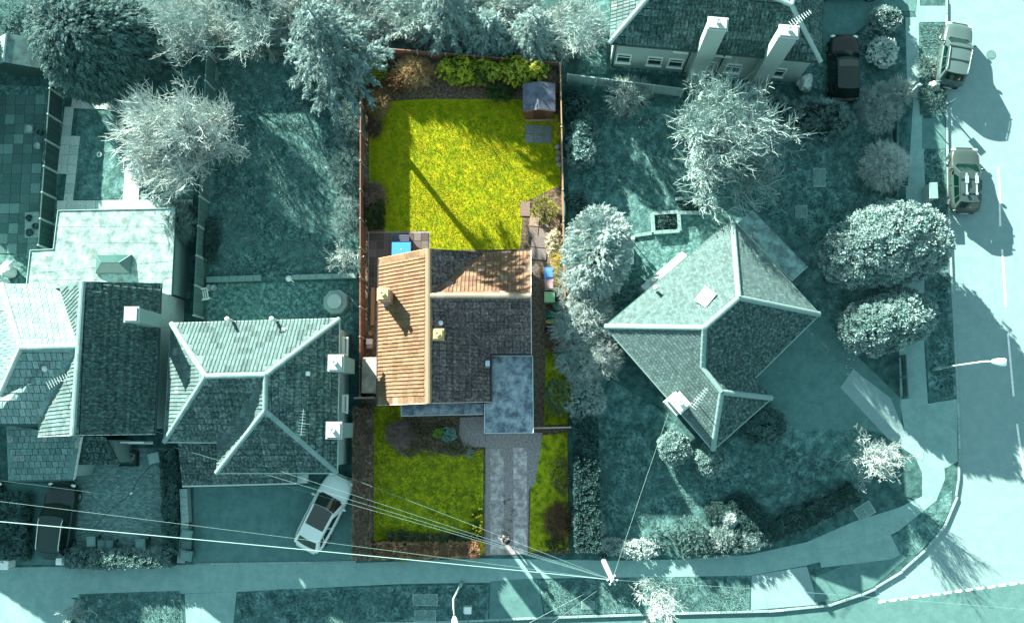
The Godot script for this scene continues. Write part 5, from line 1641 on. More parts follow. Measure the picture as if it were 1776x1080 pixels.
	lob = [[Vector3(0, 2.1, 0), Vector3(2.0, 2.0, 1.5)], [Vector3(-0.8, 1.9, 0.3), Vector3(1.7, 1.8, 1.5)], [Vector3(0.9, 2.1, -0.3), Vector3(1.6, 2.0, 1.5)]]
	shrub("rounded_evergreen", "second rounded evergreen bush, below the largest one by the road", "bush", at, lob, 5600, "clump", 0.22, 0.38, teal(0.24), teal(0.44), 152, 0.0, "", teal(0.04))
	# feathery evergreen on the right boundary
	at = g0(Vector3(3.27, 2.00, -10.05))
	lob = [[Vector3(0, 2.0, 0), Vector3(1.7, 2.2, 2.2)], [Vector3(0.2, 2.4, -0.9), Vector3(1.5, 1.9, 1.5)], [Vector3(-0.2, 1.8, 1.1), Vector3(1.5, 1.8, 1.4)]]
	shrub("feathery_evergreen", "pale feathery evergreen beside the right patio", "tree", at, lob, 5200, "frond", 0.3, 0.55, teal(0.3), teal(0.6), 153, 0.1, "", teal(0.05), 0.12)

func planting():
	var ta = teal(0.14)
	var tb = teal(0.36)
	# rounded clipped shrubs by the diagonal house
	for s in [[Vector3(7.68, 0.00, 1.22), 0.88, "ball-shaped clipped shrub nearest the diagonal house's left wall"], [Vector3(9.77, 0.00, 1.92), 0.9, "ball-shaped clipped shrub under the diagonal house's lowest corner"]]:
		shrub("ball_shrub", s[2], "bush", s[0], [[Vector3(0, 0.85, 0), Vector3(s[1], 0.85, s[1])]], 900, "clump", 0.18, 0.3, teal(0.2), teal(0.4), 161, 0.0, "ball shrubs", teal(0.04))
	shrub("ball_shrub", "dark loose shrub right of the diagonal house's lowest corner", "bush", Vector3(12.93, 0.00, -0.07), [[Vector3(0, 0.8, 0), Vector3(1.15, 0.85, 1.05)]], 1000, "clump", 0.2, 0.34, teal(0.1), teal(0.24), 162, 0.0, "", teal(0.03))
	# the corner border
	shrub("heather_dome", "large smooth dome of heather in the corner border", "bush", Vector3(12.11, 0.00, 5.26), [[Vector3(0, 0.35, 0), Vector3(0.95, 0.75, 0.95)]], 1100, "needles", 0.16, 0.28, teal(0.12), teal(0.2), 163, 0.0, "heather domes", teal(0.04))
	shrub("heather_dome", "darker dome of heather at the back of the corner border", "bush", Vector3(11.45, 0.00, 4.53), [[Vector3(0, 0.3, 0), Vector3(0.85, 0.6, 0.7)]], 800, "needles", 0.16, 0.28, teal(0.09), teal(0.16), 164, 0.0, "heather domes", teal(0.03))
	shrub("heather_dome", "flat dark dome left of the white-leaved shrub", "bush", Vector3(10.20, 0.00, 5.03), [[Vector3(0, 0.3, 0), Vector3(0.75, 0.6, 0.7)]], 700, "needles", 0.16, 0.28, teal(0.08), teal(0.18), 165, 0.0, "heather domes", teal(0.03))
	shrub("pale_shrub", "white-leaved rounded shrub in the corner border", "bush", Vector3(10.83, 0.00, 5.29), [[Vector3(0, 0.45, 0), Vector3(0.5, 0.5, 0.45)]], 420, "clump", 0.16, 0.28, teal(0.4), teal(0.7), 166, 0.0, "pale border shrubs", teal(0.08))
	shrub("pale_shrub", "pale sunlit rounded shrub at the front of the corner border", "bush", Vector3(10.40, 0.00, 6.42), [[Vector3(0, 0.5, 0), Vector3(0.72, 0.65, 0.75)]], 800, "needles", 0.18, 0.32, teal(0.3), teal(0.6), 167, 0.0, "pale border shrubs", teal(0.08))
	shrub("pale_shrub", "brightest small-leaved shrub at the front right of the corner border", "bush", Vector3(12.00, 0.00, 6.54), [[Vector3(0, 0.4, 0), Vector3(0.7, 0.5, 0.55)]], 700, "clump", 0.16, 0.28, teal(0.45), teal(0.75), 168, 0.0, "pale border shrubs", teal(0.08))
	bush("grey_bush", "grey twiggy bush at the right end of the corner border", Vector3(13.42, 0.00, 5.95), Vector3(0.75, 0.8, 0.65), 420, "needles", 0.25, 0.4, teal(0.14), teal(0.34), 169)
	bush("grey_bush", "dark bush between the corner border and the footway hedge", Vector3(14.61, 0.00, 5.35), Vector3(0.9, 0.8, 0.7), 420, "clump", 0.2, 0.34, teal(0.05), teal(0.16), 170)
	bush("pale_bush", "pale twiggy bush at the foot of the long dark hedge", Vector3(2.75, 0.00, 5.55), Vector3(0.8, 1.2, 1.1), 420, "twigs", 0.3, 0.5, teal(0.3), teal(0.6), 171)
	bush("pale_bush", "white spreading bush beside the utility pole", Vector3(5.63, 0.00, 7.09), Vector3(1.5, 0.6, 0.55), 520, "clump", 0.2, 0.34, teal(0.4), teal(0.75), 172)
	bush("pale_bush", "low white bush just behind the utility pole", Vector3(4.29, 0.00, 6.97), Vector3(0.8, 0.6, 0.6), 320, "clump", 0.2, 0.34, teal(0.35), teal(0.65), 173)
	bush("grey_bush", "soft grey bush left of the pale dome in the corner border", Vector3(8.57, 0.00, 6.03), Vector3(1.1, 0.8, 0.85), 620, "needles", 0.25, 0.42, teal(0.14), teal(0.36), 174)
	bush("grey_bush", "low grey shrubs between white bush and soft grey bush", Vector3(6.99, 0.00, 6.36), Vector3(1.0, 0.6, 0.8), 420, "needles", 0.22, 0.4, teal(0.1), teal(0.3), 175)
	# right boundary of the coloured plot
	bush("twiggy_shrub", "pale tangled twiggy shrub below the feathery evergreen", Vector3(2.58, 0.00, -6.19), Vector3(1.6, 2.2, 1.9), 900, "twigs", 0.5, 0.9, teal(0.4), teal(0.75), 181)
	bush("twiggy_shrub", "grey tangled shrub left of the diagonal house's left corner", Vector3(2.84, 0.00, -4.11), Vector3(1.5, 2.0, 1.5), 900, "twigs", 0.45, 0.8, teal(0.34), teal(0.65), 182)
	bush("pale_bush", "round pale bush above the long dark hedge", Vector3(2.54, 0.00, -1.64), Vector3(1.1, 1.5, 1.1), 900, "needles", 0.3, 0.5, teal(0.36), teal(0.66), 183)
	bush("twiggy_shrub", "pale twiggy climber along the fence by the wheelie bins", Vector3(2.18, 0.00, -8.64), Vector3(0.9, 1.8, 1.6), 600, "twigs", 0.5, 0.8, teal(0.35), teal(0.65), 184)
	bush("leafy_shrub", "pale leafy shrub on the left edge of the right garden", Vector3(2.38, 0.00, -16.55), Vector3(0.95, 1.5, 1.2), 700, "clump", 0.2, 0.36, teal(0.2), teal(0.42), 185, "", "bush", teal(0.05))
	bush("leafy_shrub", "round leafy shrub under the sword-leaved plant in the right garden", Vector3(2.61, 0.00, -18.00), Vector3(0.8, 1.2, 0.9), 600, "clump", 0.2, 0.36, teal(0.14), teal(0.3), 186, "", "bush", teal(0.04))
	bush("leafy_shrub", "dark low shrub at the far left corner of the right garden", Vector3(2.20, 0.00, -19.57), Vector3(0.9, 1.0, 1.1), 500, "clump", 0.2, 0.36, teal(0.05), teal(0.16), 187, "", "bush", teal(0.02))
	bush("leafy_shrub", "small dark shrub against the right fence near the feathery evergreen", Vector3(2.15, 0.00, -13.60), Vector3(0.6, 0.8, 0.6), 300, "clump", 0.18, 0.3, teal(0.1), teal(0.3), 188, "", "bush", teal(0.03))
	bush("grass_clump", "pale fountain of twigs below the slatted fence", Vector3(5.24, 0.00, -20.01), Vector3(0.95, 1.2, 0.9), 260, "twigs", 0.6, 0.95, teal(0.35), teal(0.65), 189, "", "bush")
	bush("leafy_shrub", "grey low planting in the middle of the right garden's top bed", Vector3(3.96, 0.00, -19.19), Vector3(1.6, 0.6, 0.8), 420, "needles", 0.25, 0.4, teal(0.1), teal(0.25), 190)
	# hedge of shrubs below the black car
	bush("dark_bush", "big dark bush left below the black parked car", Vector3(13.80, 0.00, -18.73), Vector3(1.6, 1.9, 1.4), 1000, "needles", 0.35, 0.6, teal(0.12), teal(0.36), 191, "", "bush", teal(0.025))
	bush("dark_bush", "big dark bush directly below the black parked car", Vector3(16.94, 0.00, -18.45), Vector3(2.1, 1.9, 1.3), 1300, "needles", 0.35, 0.6, teal(0.13), teal(0.4), 192, "", "bush", teal(0.025))
	bush("grey_bush", "grey twiggy bush between black car and footway", Vector3(20.37, 0.00, -19.03), Vector3(1.2, 1.4, 1.4), 800, "twigs", 0.35, 0.6, teal(0.3), teal(0.6), 193)
	bush("pale_bush", "pale round twiggy bush overhanging the footway fence", Vector3(20.54, 0.00, -15.54), Vector3(1.35, 1.5, 1.25), 1100, "twigs", 0.35, 0.6, teal(0.5), teal(0.8), 194)
	bush("pale_bush", "white flowering bush by the triangular path", Vector3(20.83, 0.00, -22.56), Vector3(1.0, 1.2, 0.95), 900, "clump", 0.16, 0.28, teal(0.45), teal(0.8), 195, "", "bush", teal(0.1))
	bush("leafy_shrub", "rounded shrub at the top of the footway corner", Vector3(21.02, 0.00, -24.69), Vector3(0.9, 1.3, 0.8), 600, "clump", 0.18, 0.3, teal(0.2), teal(0.5), 196, "", "bush", teal(0.05))
	bush("grass_clump", "pale grassy tuft leaning over the footway", Vector3(21.60, 0.00, -20.11), Vector3(0.6, 0.9, 0.6), 160, "twigs", 0.5, 0.8, teal(0.35), teal(0.6), 197)
	bush("grey_bush", "small grey shrubs under the white flowering bush", Vector3(20.35, 0.00, -23.67), Vector3(0.9, 0.8, 0.8), 420, "needles", 0.25, 0.4, teal(0.14), teal(0.4), 198)
	bush("verge_shrub", "low scrubby shrub on the road verge below the first parked car", Vector3(23.71, 0.00, -19.83), Vector3(0.9, 0.6, 0.9), 420, "needles", 0.25, 0.45, teal(0.08), teal(0.26), 199)
	bush("verge_shrub", "pale scrubby plant on the road verge beside the first parked car", Vector3(23.56, 0.00, -21.80), Vector3(0.7, 0.5, 0.8), 320, "needles", 0.25, 0.45, teal(0.2), teal(0.5), 200)
	# left garden of the hipped house
	for p in [[Vector3(-11.73, 0.00, -18.42), 0, 0.8, 201, "grey twiggy bush at the top of the left garden's right border"], [Vector3(-11.79, 0.00, -15.50), 0, 0.9, 202, "grey twiggy bush half way down the left garden's right border"], [Vector3(-11.70, 0.00, -12.61), 0, 0.8, 203, "pale twiggy bush low in the left garden's right border"]]:
		bush("grey_bush", p[4], p[0], Vector3(p[2], 1.3, 1.4), 420, "twigs", 0.35, 0.6, teal(0.18), teal(0.42), p[3], "border bushes")
	bush("dark_bush", "dark shrub against the fence beside the shady lawn", Vector3(-20.08, 0.00, -11.23), Vector3(0.5, 0.8, 1.6), 420, "clump", 0.18, 0.32, teal(0.04), teal(0.14), 204)
	bush("twiggy_shrub", "twiggy shrub at the corner of the pale flat roof", Vector3(-21.84, 0.00, -12.24), Vector3(1.0, 2.6, 1.0), 600, "twigs", 0.45, 0.8, teal(0.14), teal(0.34), 205)
	bush("dark_bush", "dark shrub at the foot of the spruce", Vector3(-13.53, 0.00, -20.35), Vector3(1.5, 1.0, 0.9), 500, "needles", 0.3, 0.5, teal(0.05), teal(0.16), 206)
	bush("pale_bush", "pale shrubby undergrowth between cypress and bare trees", Vector3(-25.23, 0.00, -22.82), Vector3(1.2, 1.6, 1.4), 600, "twigs", 0.45, 0.8, teal(0.2), teal(0.42), 207)
	bush("pale_bush", "pale overgrown bush behind the left shed", Vector3(-33.53, 0.00, -25.37), Vector3(1.6, 1.2, 1.6), 700, "needles", 0.35, 0.6, teal(0.25), teal(0.5), 208)
	# undergrowth behind the far fence
	for p in [[Vector3(-16.89, 0.00, -24.41), 0, 211], [Vector3(-13.63, 0.00, -25.12), 0, 212], [Vector3(-10.01, 0.00, -25.07), 0, 213], [Vector3(-6.93, 0.00, -25.04), 0, 214], [Vector3(-3.15, 0.00, -24.43), 0, 215], [Vector3(1.69, 0.00, -24.19), 0, 216], [Vector3(-24.75, 0.00, -24.43), 0, 217], [Vector3(-21.83, 0.00, -24.77), 0, 218], [Vector3(-19.26, 0.00, -24.51), 0, 219], [Vector3(-14.92, 0.00, -25.81), 0, 220], [Vector3(-2.07, 0.00, -25.43), 0, 221], [Vector3(-11.66, 0.00, -26.30), 0, 222], [Vector3(-8.58, 0.00, -26.41), 0, 223], [Vector3(-4.96, 0.00, -26.29), 0, 224]]:
		bush("undergrowth_bush", ["grey undergrowth left of the spruce at the top", "grey undergrowth under the spruce at the top", "pale undergrowth right of the spruce at the top", "pale undergrowth between the birches at the top", "grey undergrowth left of the feathery conifer", "pale undergrowth right of the feathery conifer", "pale undergrowth right of the cypress at the top", "pale undergrowth between the two bare trees at the top left", "pale undergrowth behind the dark garden corner at the top", "grey undergrowth right of the spruce's top at the edge", "pale undergrowth at the top edge above the far fence's right end", "pale undergrowth at the top edge above the spruce", "pale undergrowth at the top edge above the golden shrub", "pale undergrowth at the top edge above the bright green conifer"][p[2] - 211], p[0], Vector3(1.9, 1.6, 1.6), 620, "twigs", 0.5, 0.9, teal(0.32), teal(0.66), p[2], "undergrowth along the top")
	# coloured back garden
	at_hedge()
	# coloured front garden
	bush("dead_shrub", "brown leafless shrub at the left of the front bed", Vector3(-8.38, 0.00, 0.41), Vector3(0.6, 0.9, 0.6), 260, "twigs", 0.4, 0.65, Color(0.18, 0.14, 0.12), Color(0.4, 0.31, 0.28), 231)
	bush("heather_patch", "straggly brown-green groundcover along the front bed", Vector3(-6.69, 0.00, 1.09), Vector3(1.6, 0.4, 0.6), 520, "needles", 0.2, 0.36, Color(0.12, 0.13, 0.06), Color(0.36, 0.3, 0.22), 232)
	bush("heather_patch", "brown heather clump at the left end of the front bed", Vector3(-7.82, 0.00, 1.23), Vector3(0.8, 0.4, 0.5), 420, "needles", 0.2, 0.36, Color(0.14, 0.12, 0.09), Color(0.36, 0.3, 0.22), 245)
	bush("heather_patch", "grey-green heather clump below the blue-green shrub", Vector3(-5.14, 0.00, 1.29), Vector3(0.9, 0.4, 0.45), 420, "needles", 0.2, 0.36, Color(0.12, 0.14, 0.08), Color(0.34, 0.34, 0.22), 246)
	bush("heather_patch", "dull green groundcover under the porch canopy's edge", Vector3(-6.87, 0.00, 0.27), Vector3(1.1, 0.35, 0.5), 420, "needles", 0.2, 0.34, Color(0.08, 0.1, 0.05), Color(0.24, 0.24, 0.15), 247)
	bush("variegated_shrub", "blue-green variegated shrub in the front bed", Vector3(-5.49, 0.00, 0.44), Vector3(0.45, 0.7, 0.42), 300, "clump", 0.16, 0.26, Color(0.14, 0.3, 0.27), Color(0.34, 0.55, 0.5), 233, "", "bush", Color(0.03, 0.06, 0.05))
	bush("variegated_shrub", "bright green shrub beside the blue-green one in the front bed", Vector3(-6.11, 0.00, 0.38), Vector3(0.34, 0.6, 0.32), 200, "clump", 0.15, 0.24, Color(0.1, 0.24, 0.04), Color(0.25, 0.45, 0.1), 234, "", "bush", Color(0.02, 0.05, 0.01))
	bush("variegated_shrub", "small grey-green shrub by the corner of the drive", Vector3(-4.28, 0.00, 1.53), Vector3(0.3, 0.4, 0.3), 160, "clump", 0.13, 0.2, Color(0.2, 0.26, 0.2), Color(0.4, 0.48, 0.4), 235)
	for f in [[Vector3(-3.79, 0.00, 5.13), 0, 236, "upper clump of yellow daffodils beside the driveway edging"], [Vector3(-3.85, 0.00, 6.06), 0, 237, "lower clump of yellow daffodils beside the driveway edging"]]:
		var t = bush("daffodil_clump", f[3], f[0], Vector3(0.3, 0.35, 0.45), 90, "needles", 0.3, 0.45, Color(0.04, 0.12, 0.03), Color(0.1, 0.2, 0.05), f[2], "daffodil clumps", "flowers")
		rng.seed = f[2]
		for i in (7 if f[2] == 236 else 16):
			var fm := mb(Color(0.9, 0.68, 0.02))
			fm.lathe(Vector3.ZERO, [Vector2(0.015, 0.03), Vector2(0.035, 0.045), Vector2(0.065, 0.02), Vector2(0.02, 0.0)], 6)
			part("flower", fm.mesh(M.leaf), t, Transform3D(Basis(Vector3.RIGHT, rng.randf_range(-0.5, 0.5)), Vector3(rng.randf_range(-0.3, 0.3), rng.randf_range(0.36, 0.5), rng.randf_range(-0.42, 0.42))))
	bush("forsythia_bush", "bright yellow flowering bush at the foot of the driveway", Vector3(-3.71, 0.00, 6.99), Vector3(0.36, 0.8, 0.42), 300, "clump", 0.15, 0.24, Color(0.55, 0.38, 0.02), Color(0.8, 0.62, 0.04), 238, "", "bush", Color(0.2, 0.14, 0.02))
	bush("forsythia_bush", "small yellow-green bush in the brown front hedge", Vector3(-8.02, 0.00, 7.47), Vector3(0.4, 0.9, 0.3), 200, "needles", 0.2, 0.34, Color(0.25, 0.24, 0.03), Color(0.5, 0.42, 0.05), 239)
	bush("dead_shrub", "brown tangled shrub on the right front lawn's edge", Vector3(0.93, 0.00, 5.45), Vector3(0.55, 0.9, 0.85), 360, "twigs", 0.4, 0.6, Color(0.08, 0.05, 0.03), Color(0.28, 0.18, 0.09), 240)
	bush("dead_shrub", "dark green shrub at the bottom right corner of the front lawn", Vector3(0.85, 0.00, 6.78), Vector3(0.6, 0.9, 0.45), 300, "needles", 0.25, 0.4, Color(0.03, 0.05, 0.02), Color(0.1, 0.13, 0.07), 241)
	bush("dead_shrub", "faded brown groundcover along the right front lawn's edge", Vector3(1.08, 0.00, 2.87), Vector3(0.5, 0.4, 1.2), 420, "needles", 0.22, 0.36, Color(0.1, 0.09, 0.05), Color(0.3, 0.26, 0.18), 242)
	bush("garden_shrub", "green loose shrub behind the pale side gate", Vector3(0.90, 0.00, -1.84), Vector3(0.65, 1.6, 1.1), 700, "needles", 0.3, 0.5, Color(0.07, 0.14, 0.05), Color(0.24, 0.34, 0.18), 243)
	bush("forsythia_bush", "thin yellow bush on the right boundary above the gate", Vector3(1.58, 0.00, -1.71), Vector3(0.25, 1.2, 0.7), 160, "needles", 0.2, 0.3, Color(0.4, 0.36, 0.02), Color(0.7, 0.55, 0.03), 244)


func at_hedge():
	# the planted far end of the coloured garden
	var lf = [[Vector3(-10.24, 0.00, -21.79), 0, 0.9, 1.1, 0.7, 251, "clump", Color(0.1, 0.14, 0.02), Color(0.34, 0.36, 0.05), "yellow-green leafy shrub in the far left corner of the coloured garden"],
		[Vector3(-8.87, 0.00, -20.97), 0, 0.8, 1.0, 0.7, 252, "needles", Color(0.08, 0.05, 0.03), Color(0.3, 0.2, 0.1), "brown faded shrub in the coloured garden's far left border"],
		[Vector3(-7.73, 0.00, -21.62), 0, 1.1, 1.2, 0.8, 253, "twigs", Color(0.34, 0.24, 0.1), Color(0.7, 0.54, 0.28), "golden twiggy shrub in the coloured garden's far border"],
		[Vector3(-4.93, 0.00, -21.66), 0, 1.4, 2.0, 0.9, 254, "frond", Color(0.09, 0.16, 0.015), Color(0.4, 0.46, 0.04), "bright green conifer in the middle of the coloured garden's far border"],
		[Vector3(-3.50, 0.00, -21.43), 0, 1.1, 2.0, 0.8, 255, "frond", Color(0.07, 0.13, 0.015), Color(0.3, 0.38, 0.04), "mid green conifer right of the bright one in the far border"],
		[Vector3(-1.17, 0.00, -21.33), 0, 1.7, 2.5, 1.0, 256, "frond", Color(0.09, 0.16, 0.015), Color(0.42, 0.48, 0.05), "bright green conifer above the small dark shed"],
		[Vector3(-10.10, 0.00, -19.69), 0, 0.55, 1.0, 0.9, 257, "twigs", Color(0.16, 0.11, 0.06), Color(0.4, 0.3, 0.14), "straw-coloured twiggy shrub on the coloured garden's left border"],
		[Vector3(-10.26, 0.00, -18.22), 0, 0.4, 0.9, 0.5, 258, "needles", Color(0.06, 0.04, 0.03), Color(0.16, 0.12, 0.08), "small brown shrub on the coloured garden's left border"],
		[Vector3(-10.19, 0.00, -13.86), 0, 0.45, 0.9, 0.8, 259, "twigs", Color(0.14, 0.1, 0.08), Color(0.34, 0.24, 0.2), "pinkish twiggy shrub on the coloured garden's left border"],
		[Vector3(-2.49, 0.00, -20.35), 0, 0.9, 0.9, 0.5, 260, "clump", Color(0.02, 0.05, 0.015), Color(0.07, 0.13, 0.04), "dark leafy shrub left of the small dark shed"],
		[Vector3(0.43, 0.00, -20.94), 0, 0.6, 1.4, 0.5, 261, "twigs", Color(0.24, 0.18, 0.12), Color(0.5, 0.4, 0.28), "brown twiggy shrub behind the small dark shed"],
		[Vector3(0.22, 0.00, -12.97), 0, 0.75, 0.9, 0.7, 262, "needles", Color(0.16, 0.2, 0.04), Color(0.4, 0.4, 0.1), "yellow-green shrub in the bed below the shed"],
		[Vector3(0.77, 0.00, -10.94), 0, 0.5, 1.0, 0.8, 263, "clump", Color(0.4, 0.4, 0.28), Color(0.7, 0.68, 0.5), "cream-leaved shrub on the right boundary near the bins"],
		[Vector3(1.15, 0.00, -9.34), 0, 0.35, 1.1, 1.4, 264, "twigs", Color(0.4, 0.34, 0.1), Color(0.65, 0.55, 0.14), "straw-yellow climber on the right fence beside the bins"],
		[Vector3(0.92, 0.00, -5.15), 0, 0.5, 0.6, 0.6, 265, "twigs", Color(0.16, 0.12, 0.07), Color(0.34, 0.26, 0.16), "brown tangle of cut twigs below the green sheets"],
		[Vector3(1.12, 0.00, -17.86), 0, 0.2, 0.6, 0.5, 266, "clump", Color(0.3, 0.3, 0.03), Color(0.55, 0.5, 0.05), "small yellow plant on the right fence below the shed"]]
	for s in lf:
		var t = bush("border_shrub", s[9], s[0], Vector3(s[2], s[3], s[4]), int(420 * s[2] * max(s[4], 0.7) + 140), s[6], 0.2 if s[6] == "clump" else 0.32, 0.34 if s[6] == "clump" else 0.6, s[7], s[8], s[5], "coloured garden's border shrubs", "bush", s[7] * 0.4 if s[6] == "frond" or s[6] == "clump" else null)

func lawn_tufts():
	tufts("weeds", "green weeds and moss growing up the middle of the coloured driveway", [Vector3(-2.22, 0.00, 3.89), Vector3(-1.71, 0.00, 3.89), Vector3(-1.75, 0.00, 6.22), Vector3(-2.26, 0.00, 6.23)], 14, 0.08, 0.2, Color(0.05, 0.09, 0.03), Color(0.2, 0.26, 0.1), 313, 0.022, "grass", 0.5, "weeds")
	tufts("fallen_petals", "pale petals scattered over the drive beside the second evergreen", [Vector3(17.53, 0.00, -6.14), Vector3(18.20, 0.00, -5.80), Vector3(18.55, 0.00, -4.42), Vector3(18.70, 0.00, -3.05), Vector3(18.09, 0.00, -2.88), Vector3(17.87, 0.00, -4.42)], 22, 0.07, 0.13, teal(0.6), teal(0.85), 311, 0.02, "clump", 0.35, "petals")
	tufts("snowdrops", "small white flowers in the right garden's shady lawn", [Vector3(5.86, 0.00, -18.84), Vector3(6.78, 0.00, -18.69), Vector3(6.84, 0.00, -18.03), Vector3(5.93, 0.00, -18.18)], 26, 0.08, 0.14, teal(0.75), teal(0.9), 312, 0.01, "clump", 0.35, "flowers")
	tufts("grass", "short sunlit grass of the coloured back lawn", [Vector3(-10.46, 0.00, -19.51), Vector3(-7.24, 0.00, -19.99), Vector3(-1.35, 0.00, -19.93), Vector3(0.99, 0.00, -18.85), Vector3(1.11, 0.00, -14.75), Vector3(-1.22, 0.00, -13.55), Vector3(-1.43, 0.00, -10.77), Vector3(-6.76, 0.00, -10.80), Vector3(-6.84, 0.00, -11.94), Vector3(-9.38, 0.00, -11.88), Vector3(-10.35, 0.00, -12.68)], 130, 0.05, 0.10, Color(0.135, 0.22, 0.003), Color(0.33, 0.35, 0.01), 301, 0.017)
	tufts("grass", "short grass of the coloured front lawn", [Vector3(-9.99, 0.00, -1.10), Vector3(-8.54, 0.00, -1.10), Vector3(-8.41, 0.00, 1.19), Vector3(-5.48, 0.00, 1.77), Vector3(-3.56, 0.00, 1.50), Vector3(-3.54, 0.00, 6.33), Vector3(-9.87, 0.00, 6.62)], 130, 0.05, 0.10, Color(0.11, 0.16, 0.01), Color(0.36, 0.4, 0.02), 302, 0.017)
	tufts("grass", "rough grass of the left lawn garden", [Vector3(-20.11, 0.00, -22.57), Vector3(-12.13, 0.00, -22.48), Vector3(-11.74, 0.00, -9.12), Vector3(-20.08, 0.00, -9.09)], 75, 0.06, 0.14, teal(0.07), teal(0.24), 303, 0.006)
	tufts("grass", "rough grass of the large right garden", [Vector3(3.25, 0.00, -19.01), Vector3(21.08, 0.00, -17.76), Vector3(20.89, 0.00, -13.12), Vector3(17.00, 0.00, -10.32), Vector3(12.26, 0.00, -13.53), Vector3(7.75, 0.00, -13.92), Vector3(2.16, 0.00, -14.32), Vector3(2.88, 0.00, -17.19)], 45, 0.06, 0.13, teal(0.06), teal(0.2), 304, 0.007)
	tufts("grass", "rough grass of the diagonal house's front lawn", [Vector3(3.59, 0.00, -0.68), Vector3(6.48, 0.00, 0.00), Vector3(9.81, 0.00, 3.03), Vector3(13.91, 0.00, 1.01), Vector3(17.57, 0.00, 2.02), Vector3(15.49, 0.00, 4.02), Vector3(10.45, 0.00, 4.36), Vector3(3.52, 0.00, 6.54)], 60, 0.06, 0.13, teal(0.07), teal(0.22), 305, 0.007)
	tufts("grass", "verge grass along the bottom left of the road", [Vector3(-27.27, 0.00, 9.88), Vector3(-21.43, 0.00, 9.65), Vector3(-21.22, 0.00, 11.43), Vector3(-27.46, 0.00, 11.54)], 70, 0.06, 0.13, teal(0.07), teal(0.24), 306, 0.012)
	tufts("grass", "verge grass along the bottom middle of the road", [Vector3(-17.79, 0.00, 9.83), Vector3(-8.13, 0.00, 9.33), Vector3(-3.26, 0.00, 9.24), Vector3(-3.33, 0.00, 11.07), Vector3(-17.88, 0.00, 11.42)], 70, 0.06, 0.13, teal(0.07), teal(0.24), 307, 0.012)
	tufts("grass", "verge grass around the utility pole", [Vector3(-0.10, 0.00, 8.96), Vector3(11.95, 0.00, 8.65), Vector3(11.83, 0.00, 10.47), Vector3(0.30, 0.00, 10.79)], 70, 0.06, 0.13, teal(0.07), teal(0.24), 308, 0.012)
	tufts("grass", "verge grass along the right-hand road", [Vector3(23.28, 0.00, -16.52), Vector3(24.42, 0.00, -16.58), Vector3(24.32, 0.00, -7.50), Vector3(24.31, 0.00, -1.86), Vector3(22.95, 0.00, -1.48), Vector3(23.09, 0.00, -10.29)], 70, 0.06, 0.13, teal(0.06), teal(0.2), 309, 0.012)
	tufts("grass", "verge grass beside the first parked car", [Vector3(23.34, 0.00, -24.59), Vector3(24.81, 0.00, -24.57), Vector3(24.56, 0.00, -18.88), Vector3(23.14, 0.00, -18.89)], 70, 0.08, 0.16, teal(0.07), teal(0.24), 310, 0.012)


# ---- vehicles: front towards -z, wheels on y = 0 ----
func lerp_quad(q, s, t):
	return q[0].lerp(q[1], s).lerp(q[3].lerp(q[2], s), t)

func panel_mesh(q, s0, s1, t0, t1, lift, col, material, bow = Vector3.ZERO, n = 6):
	# q: lower-left, lower-right, upper-right, upper-left seen from outside
	var nrm: Vector3 = (q[1] - q[0]).cross(q[3] - q[0]).normalized()
	var g = []
	for j in n + 1:
		var row = []
		for i in n + 1:
			var s = lerp(s0, s1, float(i) / n)
			var t = lerp(t0, t1, float(j) / n)
			row.append(lerp_quad(q, s, t) + nrm * lift + bow * (1.0 - pow(2.0 * s - 1.0, 2.0)) * (1.0 - 0.35 * t))
		g.append(row)
	var m := mb(col)
	m.grid(g)
	return m.mesh(material, true)

